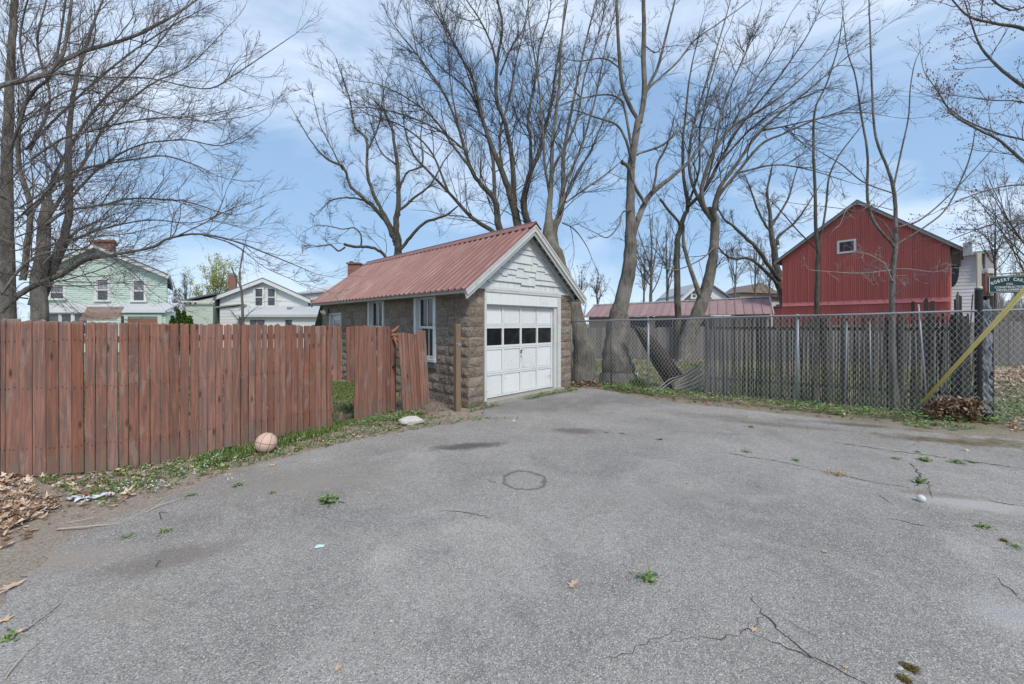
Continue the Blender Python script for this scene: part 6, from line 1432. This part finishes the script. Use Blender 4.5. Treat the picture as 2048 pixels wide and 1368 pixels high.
rosettes('ground_cover', in_poly_px([(520, 915), (700, 865), (960, 832), (980, 838), (900, 850), (700, 880), (560, 918)], 120), .035, .024)
rosettes('ground_cover', [tuple(gar(x, -.16 - random.random() * .12)[:2]) for x in np.linspace(-.15, .55, 34)], .07, .026)
rosettes('ground_cover', [tuple(gar(x, -.17 - random.random() * .10)[:2]) for x in np.linspace(1.35, 3.1, 95)], .09, .028, label='green weeds along the foot of the garage door')
rosettes('ground_cover', [(G(px, py).x, G(px, py).y) for px, py in ((960, 838), (975, 837), (990, 838), (1005, 836), (1020, 838), (1035, 839), (1010, 838), (950, 836))], .04, .022)
# strip at the chain link
rosettes('ground_cover', in_poly_px([(1205, 768), (1290, 775), (1330, 786), (1330, 796), (1240, 784), (1205, 778)], 260), .11, .032, label='green ivy and weeds along the foot of the chain link fence')
rosettes('ground_cover', in_poly_px([(1320, 780), (1430, 790), (1600, 805), (1600, 824), (1500, 812), (1380, 800), (1320, 795)], 260), .08, .032)
rosettes('ground_cover', in_poly_px([(1590, 806), (1800, 822), (1960, 832), (2048, 838), (2048, 852), (1900, 845), (1750, 838), (1600, 824)], 420), .09, .032)
rosettes('ground_cover', in_poly_px([(1790, 838), (1900, 845), (1960, 858), (1900, 862), (1820, 854)], 110), .03, .024)
rosettes('ground_cover', in_poly_px([(1965, 800), (2060, 800), (2060, 835), (1965, 835)], 120), .06, .035)
leaf_litter('leaf_litter', in_poly_px([(1960, 755), (2060, 755), (2060, 835), (1960, 830)], 260), .05, 'dead_leaf', .03, .5)
leaf_litter('leaf_litter', in_poly_px([(1205, 772), (1330, 785), (1500, 800), (1700, 818), (1950, 835), (2048, 845), (2048, 862), (1900, 856), (1700, 840), (1500, 820), (1300, 798), (1205, 782)], 420), .035, 'brown_leaf', .04, .5)
leaf_litter('leaf_litter', in_poly_px([(1340, 785), (1460, 795), (1700, 818), (1690, 832), (1450, 808), (1340, 796)], 130), .035, 'dead_leaf', .05, .6)
leaf_litter('leaf_litter', in_poly_px([(1143, 765), (1200, 766), (1205, 776), (1143, 776)], 150), .045, 'brown_leaf', .10, .6)
leaf_litter('leaf_litter', in_poly_px([(1143, 765), (1200, 766), (1205, 776), (1143, 776)], 60), .045, 'dead_leaf', .10, .6)
leaf_litter('leaf_litter', in_poly_px([(1960, 735), (2100, 735), (2100, 765), (1960, 765)], 900), .07, 'dead_leaf', .03, .4, label='fallen tan leaves in front of the far grey fence')
leaf_litter('leaf_litter', in_poly_px([(1180, 718), (1420, 720), (1420, 775), (1180, 768)], 500), .05, 'dead_leaf', .02, .4)
leaf_litter('leaf_litter', in_poly_px([(2000, 830), (2060, 832), (2060, 870), (2010, 860)], 60), .05, 'dead_leaf', .06, .5)
grass('grass', in_poly_px([(1190, 722), (1415, 724), (1415, 790), (1200, 775)], 1500), .07, wd=.006, label='patchy yard grass beyond the chain link fence')
grass('grass', in_poly_px([(1410, 735), (1960, 745), (1950, 820), (1600, 800), (1410, 785)], 1800), .09, wd=.006)
grass('grass', in_poly_px([(1965, 760), (2060, 760), (2060, 840), (1965, 835)], 300), .06, wd=.005)
grass('grass', in_poly_px([(655, 765), (715, 765), (715, 850), (655, 855)], 900), .055, wd=.005, label='lawn seen through the gap in the red fence')
grass('grass', in_poly_px([(0, 760), (600, 720), (640, 800), (350, 860), (0, 930)], 2600), .08, wd=.006)
grass('yew_grass', in_poly_px([(1262, 765), (1290, 768), (1290, 780), (1262, 778)], 60), .22, 'yew', .25, .007, label='clump of dark green spring shoots at the base of the leaning tree')
# straw-coloured dead stems by the garage wall, behind the post
stems = []
dw = MB()
for i in range(150):
    c = gar(-random.uniform(.05, .75), random.uniform(.15, 1.3)); L = random.uniform(.15, .4); a = random.uniform(0, 6.28); e = random.uniform(.0, .5)
    dw.tube([c + Vector((0, 0, .01)), c + Vector((math.cos(a) * L * .5, math.sin(a) * L * .5, .03 + L * e)), c + Vector((math.cos(a) * L, math.sin(a) * L, .015 + L * e * .3))], [.003, .0025, .0015], 3, False)
o = dw.obj('dead_stems', 'stick_wood'); o['kind'] = 'stuff'
leaf_litter('leaf_litter', [tuple(gar(-random.uniform(.02, .9), random.uniform(.1, 1.6))[:2]) for _ in range(150)], .03, 'brown_leaf', .03, .5)
grit = MB()
def pebbles(name, pts, smin, smax, mat):
    n = len(pts); s = RNG.uniform(smin, smax, n); c = np.concatenate([np.asarray(pts), (.004 + s * .3)[:, None]], 1)
    ov = np.array([(1, 0, 0), (-1, 0, 0), (0, 1, 0), (0, -1, 0), (0, 0, .7), (0, 0, -.7)]); V_ = (c[:, None] + ov[None] * s[:, None, None] * RNG.uniform(.6, 1.2, (n, 6, 1))).reshape(-1, 3)
    F_ = (octf[None] + np.arange(n)[:, None, None] * 6).reshape(-1, 3); o = link(name, np_mesh(name, V_, F_, mat), None, None); o['kind'] = 'stuff'
pebbles('gravel', in_poly_px([(0, 1366), (0, 1180), (130, 1085), (440, 957), (760, 873), (1000, 840), (1300, 800), (1700, 850), (2048, 890), (2048, 1366)], 900), .002, .006, 'pebble')
pebbles('gravel', in_poly_px(strip, 500), .002, .007, 'grit'); pebbles('gravel', in_poly_px([(0, 1200), (0, 1080), (200, 1030), (450, 945), (900, 838), (960, 842), (500, 950), (200, 1090)], 1100), .002, .006, 'grit')
leaf_litter('leaf_litter', in_poly_px([(1250, 795), (1500, 825), (1700, 850), (2048, 880), (2048, 925), (1800, 890), (1500, 850), (1250, 815)], 160), .014, 'brown_leaf', .01, .3)
# flowers
fl_n = 0
def flowers(px_list, mat='petal', nm='violet_flower', lab=None):
    V_ = []; F_ = []
    for px, py in px_list:
        g = G(px, py)
        for k in range(5):
            b = len(V_); t = k * 1.257 + random.random(); s = random.uniform(.007, .010); c, sn = math.cos(t), math.sin(t); z = .045 + random.uniform(0, .02)
            V_ += [(g.x, g.y, z), (g.x + c * s - sn * s * .5, g.y + sn * s + c * s * .5, z + .004), (g.x + c * s * 1.4, g.y + sn * s * 1.4, z + .006), (g.x + c * s + sn * s * .5, g.y + sn * s - c * s * .5, z + .004)]; F_.append((b, b + 1, b + 2, b + 3))
    o = link(nm, np_mesh(nm, np.array(V_), np.array(F_), mat)); o['kind'] = 'stuff'; return o
fp_ = [(300, 975), (306, 983), (318, 972), (296, 985), (310, 990), (250, 982), (258, 975), (243, 990), (386, 958), (392, 953), (365, 948), (415, 945), (420, 930), (430, 925), (437, 922), (470, 925), (472, 930), (190, 965), (218, 957), (120, 975), (175, 1015), (92, 1030), (455, 962), (458, 968), (605, 885), (590, 890), (560, 905), (660, 877), (335, 985), (325, 978), (283, 960), (288, 957), (410, 935), (445, 940)]
flowers([(x + random.uniform(-6, 6), y + random.uniform(-3, 3)) for x, y in fp_ for _ in range(2)])
flowers([(1064, 788), (1062, 787), (1066, 789), (1060, 789)], 'petal_yellow', 'dandelion_flower')
# single weed tufts on the asphalt
tufts = [(660, 1004, 1.9, 'bright green weed tuft in a crack left of the middle of the driveway'), (1296, 1162, 1.2, 'young green thistle seedling near the fallen tan leaf'), (475, 972, 1.0, 'flat weed tuft on the asphalt near the basketball side of the dirt strip'), (543, 988, .6, 'tiny dry weed tuft left of the bright green weed'),
         (1213, 866, .6, 'tiny weed, leftmost of the three in the long crack'), (1245, 868, .6, 'tiny weed, middle of the three in the long crack'), (1320, 880, .8, 'weed sprout standing just right of the three tiny ones'), (1494, 905, .9, 'narrow green weed tuft in the crack right of centre'), (1592, 922, .9, 'bluish weed tuft in the crack left of the dry grass clump'),
         (1790, 918, .8, 'small weed patch left of the pair on the long crack'), (1850, 922, 1.3, 'broad weed patch on the long crack, left of the leafy one'), (1912, 926, 1.3, 'broad weed patch with dry leaves on the long crack'), (1945, 926, .8, 'small weed at the right end of the long crack patches'), (1840, 965, 1.4, 'leafy weed clump just above the white ball'), (1967, 1056, .9, 'pale weed tuft below and right of the white ball'), (2032, 1094, .7, 'tiny weed at the far right edge of the driveway'),
         (1503, 855, .9, 'faint weed tuft near the rear of the driveway'), (1835, 905, .7, 'tiny weed above the broad weed patches'), (330, 1065, .8, 'sparse weed tuft beside the long dry stick'), (255, 1075, .7, 'faint weed tuft left of the sparse one'), (380, 992, .8, 'weed tuft at the end of the long dry stick'), (14, 1282, .8, 'streak of grass at the lower left edge')]
for px, py, sz, lab in tufts:
    g = G(px, py); t = thing('weed_tuft', lab, 'weed', g); sz *= .8; n = int(7 * sz) + 2
    rosettes('leaves', RNG.normal(0, .016 * sz, (n, 2)), .035 * sz, .022 * sz + .004, per=6, parent=t)
    grass('blades', RNG.normal(0, .012 * sz, (n, 2)), .05 * sz, 'weed', .6, .0025, per=3, parent=t)
g = G(1675, 950); t = thing('dry_grass_clump', 'straw-coloured dry grass clump in the long crack', 'grass clump', g); grass('blades', RNG.normal(0, .03, (30, 2)), .06, 'dead_leaf', 1.3, .002, per=5, parent=t)
g = G(1297, 1166); MB().tube([(0, 0, 0), (.004, .0, .07), (-.008, .004, .15)], [.003, .002, .001], 5).obj('stem', 'weed', bpy.data.objects['weed_tuft.001'])
# single fallen leaves
def big_leaf(px, py, s, lab, rot=0, mat='dead_leaf', curl=.5):
    g = G(px, py); rr = random.Random(px); k = 12; t = thing('fallen_leaf', lab, 'leaf', g, rot); v = [(0, 0, .012)]
    for i in range(k):
        a = 2 * math.pi * i / k; r = s * (1.0 if i % 2 == 0 else .5) * rr.uniform(.75, 1.15); v.append((r * math.cos(a) * 1.2, r * math.sin(a), .008 + curl * r * rr.uniform(.1, .8)))
    m = bpy.data.meshes.new('leaf_blade'); m.from_pydata(v, [], [(0, 1 + i, 1 + (i + 1) % k) for i in range(k)]); link('leaf_blade', m, mat, t)
    MB().tube([(0, 0, .012), (-s * .8, -s * .4, .01), (-s * 1.3, -s * .9, .02)], .0014, 4).obj('leaf_stalk', mat, t)
for a in ((1146, 1174, .036, 'curled tan fallen leaf in the middle of the driveway', .6, 'dead_leaf', 1.2), (1505, 1261, .022, 'small brown curled leaf on the forked crack', 2), (1648, 1105, .022, 'small rust-brown leaf right of centre', 1), (1375, 967, .020, 'small brown leaf on the plain asphalt above the rust one', .4), (678, 1338, .022, 'pale tan leaf at the bottom edge', 1.4),
          (1690, 1337, .014, 'tiny reddish leaf on the long lower crack', .3), (25, 1175, .05, 'tan leaf pile scrap at the left edge', .2), (5, 1245, .035, 'brown leaf at the far left edge', .9), (35, 1268, .025, 'small tan leaf above the grass streak', .9), (1062, 1078, .009, 'speck of white leaf left of centre', 0), (545, 932, .045, 'tan maple leaf lying on the weeds left of the rock', .5), (312, 938, .05, 'large tan maple leaf against the red fence', .5), (1022, 812, .02, 'rusty brown leaf on the asphalt before the garage', .4)):
    big_leaf(*a)
# basketball
BR = .119; bg_ = G(527, 908) + Vector((0, .05, BR + .0)); ball = thing('basketball', 'faded pale orange basketball resting on the weeds beside the red fence', 'ball', bg_)
bm = bmesh.new(); bmesh.ops.create_uvsphere(bm, u_segments=40, v_segments=24, radius=BR); bmm = bpy.data.meshes.new('ball_body'); bm.to_mesh(bmm); bm.free(); bmm.polygons.foreach_set('use_smooth', [True] * len(bmm.polygons)); link('ball_body', bmm, 'ball_rubber', ball)
rot = Matrix.Rotation(R(12), 3, 'Y') @ Matrix.Rotation(R(-14), 3, 'X')
def seam(fn, n=48): MB().tube([rot @ (Vector(fn(2 * math.pi * i / n)).normalized() * (BR + .0003)) for i in range(n + 1)], .0022, 5, False).obj('ball_seam', 'ball_seam', ball)
seam(lambda t: (math.cos(t), math.sin(t), 0)); seam(lambda t: (0, math.cos(t), math.sin(t)))
for s_ in (1, -1): seam(lambda t: (s_ * (.62 + .25 * math.cos(2 * t)), math.cos(t) * .8, math.sin(t) * .8))
# rock
def rock(px, py, sx, sy, sz, lab, name='rock', mat='rock', cat='rock', seed=1):
    g = G(px, py); bm = bmesh.new(); bmesh.ops.create_icosphere(bm, subdivisions=3, radius=1); rr = random.Random(seed); o_ = [Vector((rr.uniform(-1, 1), rr.uniform(-1, 1), rr.uniform(-1, 1))).normalized() for _ in range(14)]
    for v in bm.verts:
        n = v.co.normalized(); cut = min([1.0] + [(.72 + .06 * i / 14) / max(n.dot(q), .3) for i, q in enumerate(o_)]); v.co = n * cut * (1 + rr.uniform(-.015, .015)); v.co = Vector((v.co.x * sx, v.co.y * sy, v.co.z * sz))
    m = bpy.data.meshes.new(name); bm.to_mesh(m); bm.free(); o = link(name, m, mat, None, g + Vector((0, 0, sz * .45)), R(20)); return tag(o, lab, cat)
rock(821, 848, .23, .13, .085, 'pale rough rock lying on the weeds in front of the leaning fence panel')
rock(1028, 842, .03, .02, .018, 'small white stone on the asphalt before the garage', seed=3); rock(783, 1243, .011, .009, .007, 'tiny white pebble in the lower middle of the driveway', 'pebble', cat='pebble', seed=4)
rock(1800, 1338, .014, .012, .008, 'pale pebble beside the moss tufts at the bottom right', 'pebble', cat='pebble', seed=5); rock(1934, 902, .03, .025, .018, 'pinkish stone on the mossy asphalt at the right', seed=8, name='pebble', cat='pebble')
for px, py, s_, lab in ((1822, 1340, .022, 'dark moss tuft at the bottom right, upper one'), (1808, 1362, .018, 'dark moss tuft at the bottom right edge, lower one'), (2008, 1083, .02, 'small brown moss tuft near the right edge')):
    t = thing('moss_tuft', lab, 'moss', G(px, py)); rosettes('moss_body', RNG.normal(0, s_ * .4, (30, 2)), .012, .008, 'moss', parent=t)
# white ball
wbp = G(1847, 1006) + Vector((0, .02, .030)); wb_ = thing('white_ball', 'small dull white ball lying on the asphalt at the right', 'ball', wbp)
bm = bmesh.new(); bmesh.ops.create_uvsphere(bm, u_segments=24, v_segments=16, radius=.031); bmm = bpy.data.meshes.new('ball_body'); bm.to_mesh(bmm); bm.free(); bmm.polygons.foreach_set('use_smooth', [True] * len(bmm.polygons)); link('ball_body', bmm, 'concrete_pale' if 'concrete_pale' in M else 'pebble', wb_)
# paper scrap, rags
def sheet_thing(px, py, w_, h_, rot, name, mat, lab, cat, wr=.006, nx=6, ny=4):
    g = G(px, py); mb = MB(); rr = random.Random(px)
    mb.v = [((i / nx - .5) * w_, (j / ny - .5) * h_ * (1 - .3 * i / nx), .009 + rr.uniform(0, wr)) for j in range(ny + 1) for i in range(nx + 1)]
    mb.f = [(j * (nx + 1) + i, j * (nx + 1) + i + 1, (j + 1) * (nx + 1) + i + 1, (j + 1) * (nx + 1) + i) for j in range(ny) for i in range(nx)]
    o = mb.obj(name, mat, None, False, g, rot); return tag(o, lab, cat)
sheet_thing(640, 1095, .058, .045, .15, 'paper_scrap', 'paper', 'small pale green paper scrap on the driveway', 'paper', .002)
sheet_thing(190, 998, .24, .07, .5, 'plastic_rag', 'plastic_rag', 'crumpled pale lilac plastic strip in the leaves by the fence', 'litter', .03)
sheet_thing(152, 1000, .12, .06, .1, 'plastic_scrap', 'pale_roof', 'dull white plastic scrap left of the lilac strip', 'litter', .03); sheet_thing(175, 990, .05, .04, .9, 'wrapper', 'red_wrapper', 'small red wrapper above the lilac plastic strip', 'litter', .02)
sheet_thing(1975, 838, .10, .05, .3, 'plastic_scrap', 'plastic_rag', 'bluish plastic scrap in the weeds at the foot of the foil-wrapped post', 'litter', .03)
# sticks
def stick(pxs, r, lab, lift=.01, mat='stick_wood'):
    pts = [G(*p) for p in pxs]; P_, R_ = resample([(p.x, p.y, lift + .012 * math.sin(i * 2)) for i, p in enumerate(pts)], np.linspace(r, r * .35, len(pts)), len(pts) * 5, .3); o0 = pts[0]
    t = thing('stick', lab, 'stick', o0); MB().tube([Vector(p) - o0 for p in P_], list(R_), 6).obj('stick_body', mat, t, True)
stick([(112, 1062), (180, 1058), (240, 1045), (290, 1022), (330, 996)], .007, 'long pale dry stick curving across the dirt edge of the driveway', mat='pale_stick')
stick([(290, 1027), (330, 1012), (385, 992)], .006, 'short straight dry stick beside the long pale one', mat='pale_stick'); stick([(135, 1048), (185, 1040), (240, 1018)], .003, 'thin pale twig on the dirt above the long stick', mat='pale_stick')
stick([(10, 1362), (50, 1315), (98, 1270)], .0035, 'pale thin stick at the bottom left corner', mat='pale_stick'); stick([(45, 1268), (85, 1245), (128, 1202)], .003, 'dark thin twig above the pale stick at the lower left', mat='brown_metal')
stick([(487, 1334), (510, 1330), (538, 1323)], .002, 'tiny pale straw near the bottom edge', mat='pale_stick'); stick([(322, 1040), (320, 1030), (340, 1027)], .004, 'short bent dark twig by the dirt edge', mat='brown_metal'); stick([(312, 1136), (318, 1128), (322, 1124)], .003, 'tiny dark twig on the left of the driveway', mat='brown_metal')
stick([(1835, 988), (1858, 978), (1866, 1000), (1880, 1005)], .004, 'forked dry twig beside the white ball'); stick([(1858, 978), (1866, 972)], .003, 'tiny dry twig above the white ball'); stick([(1925, 1265), (1940, 1280), (1952, 1293)], .002, 'fine pale straw at the lower right', mat='pale_stick')
stick([(0, 1190), (25, 1180), (50, 1168)], .006, 'short pale stick in the leaf scrap at the left edge', mat='pale_stick')
# bent dry canes poking through the chain link
cn = thing('dry_canes', 'two pale dry canes arching out through the chain link fence', 'cane', G(1302, 790))
for pp in ([(1302, 788, 8.7), (1318, 775, 8.9), (1340, 758, 9.1), (1362, 751, 9.3), (1385, 750, 9.5)], [(1315, 790, 8.65), (1328, 774, 8.9), (1345, 762, 9.1), (1365, 753, 9.3)]):
    MB().tube([W(*p) - cn.location for p in pp], [.014, .013, .012, .01, .008][:len(pp)], 6).obj('cane', 'twig_pale', cn, True)
# brush pile below the yellow guard
bpz = thing('brush_pile', 'heap of dead brown leaves and sticks under the yellow guard', 'brush pile', G(1900, 826))
c0 = C0 + nC * -.12; mb = MB(); s0, s1 = sC(1848, -.1), sC(1955, -.1); V_ = []
pts = []
for i in range(1100):
    s = random.uniform(s0, s1); u = (s - s0) / (s1 - s0); top = .34 * math.sin(min(1, u * 1.25 + .12) * math.pi * .62) * random.random() ** .6; off_ = -random.uniform(-.05, .38) * (1 - top * 1.2)
    p = C0 + dC * s + nC * off_; pts.append((p.x - bpz.location.x, p.y - bpz.location.y, top))
pts = np.array(pts); leaf_cloud(pts, .012, 2600, .035, 'brown_leaf', 'dead_leaves', bpz); leaf_cloud(pts[pts[:, 2] > .12], .015, 420, .04, 'dead_leaf', 'tan_leaves', bpz)
for i in range(34):
    p = Vector(pts[random.randrange(len(pts))]); a = random.uniform(0, 6.28); L = random.uniform(.15, .5); e = random.uniform(-.3, .4)
    mb.tube([p, p + Vector((math.cos(a) * L * .5, math.sin(a) * L * .5, L * .2)), p + Vector((math.cos(a) * L, math.sin(a) * L, max(-p.z + .01, L * e)))], [.006, .005, .003], 4)
o = mb.obj('sticks', 'stick_wood', bpz); o['kind'] = 'stuff'
# overhead cables
def cable(p, q, sag, r, lab):
    p, q = Vector(p), Vector(q); t = thing('overhead_cable', lab, 'cable', p); MB().tube([(p.lerp(q, i / 20) + Vector((0, 0, -sag * math.sin(math.pi * i / 20)))) - p for i in range(21)], r, 5).obj('cable_line', 'dark_metal', t, True)
cable(W(640, 592, 29), W(500, 606, 24), .05, .012, 'thin dark cable from the cream house down to the white house')
cable(W(1905, 508, 16), W(2100, 420, 20), .2, .010, 'thin dark overhead cable rising right from the barn eave')
print('OBJECTS', len(bpy.data.objects), 'BLOCKS', nb)
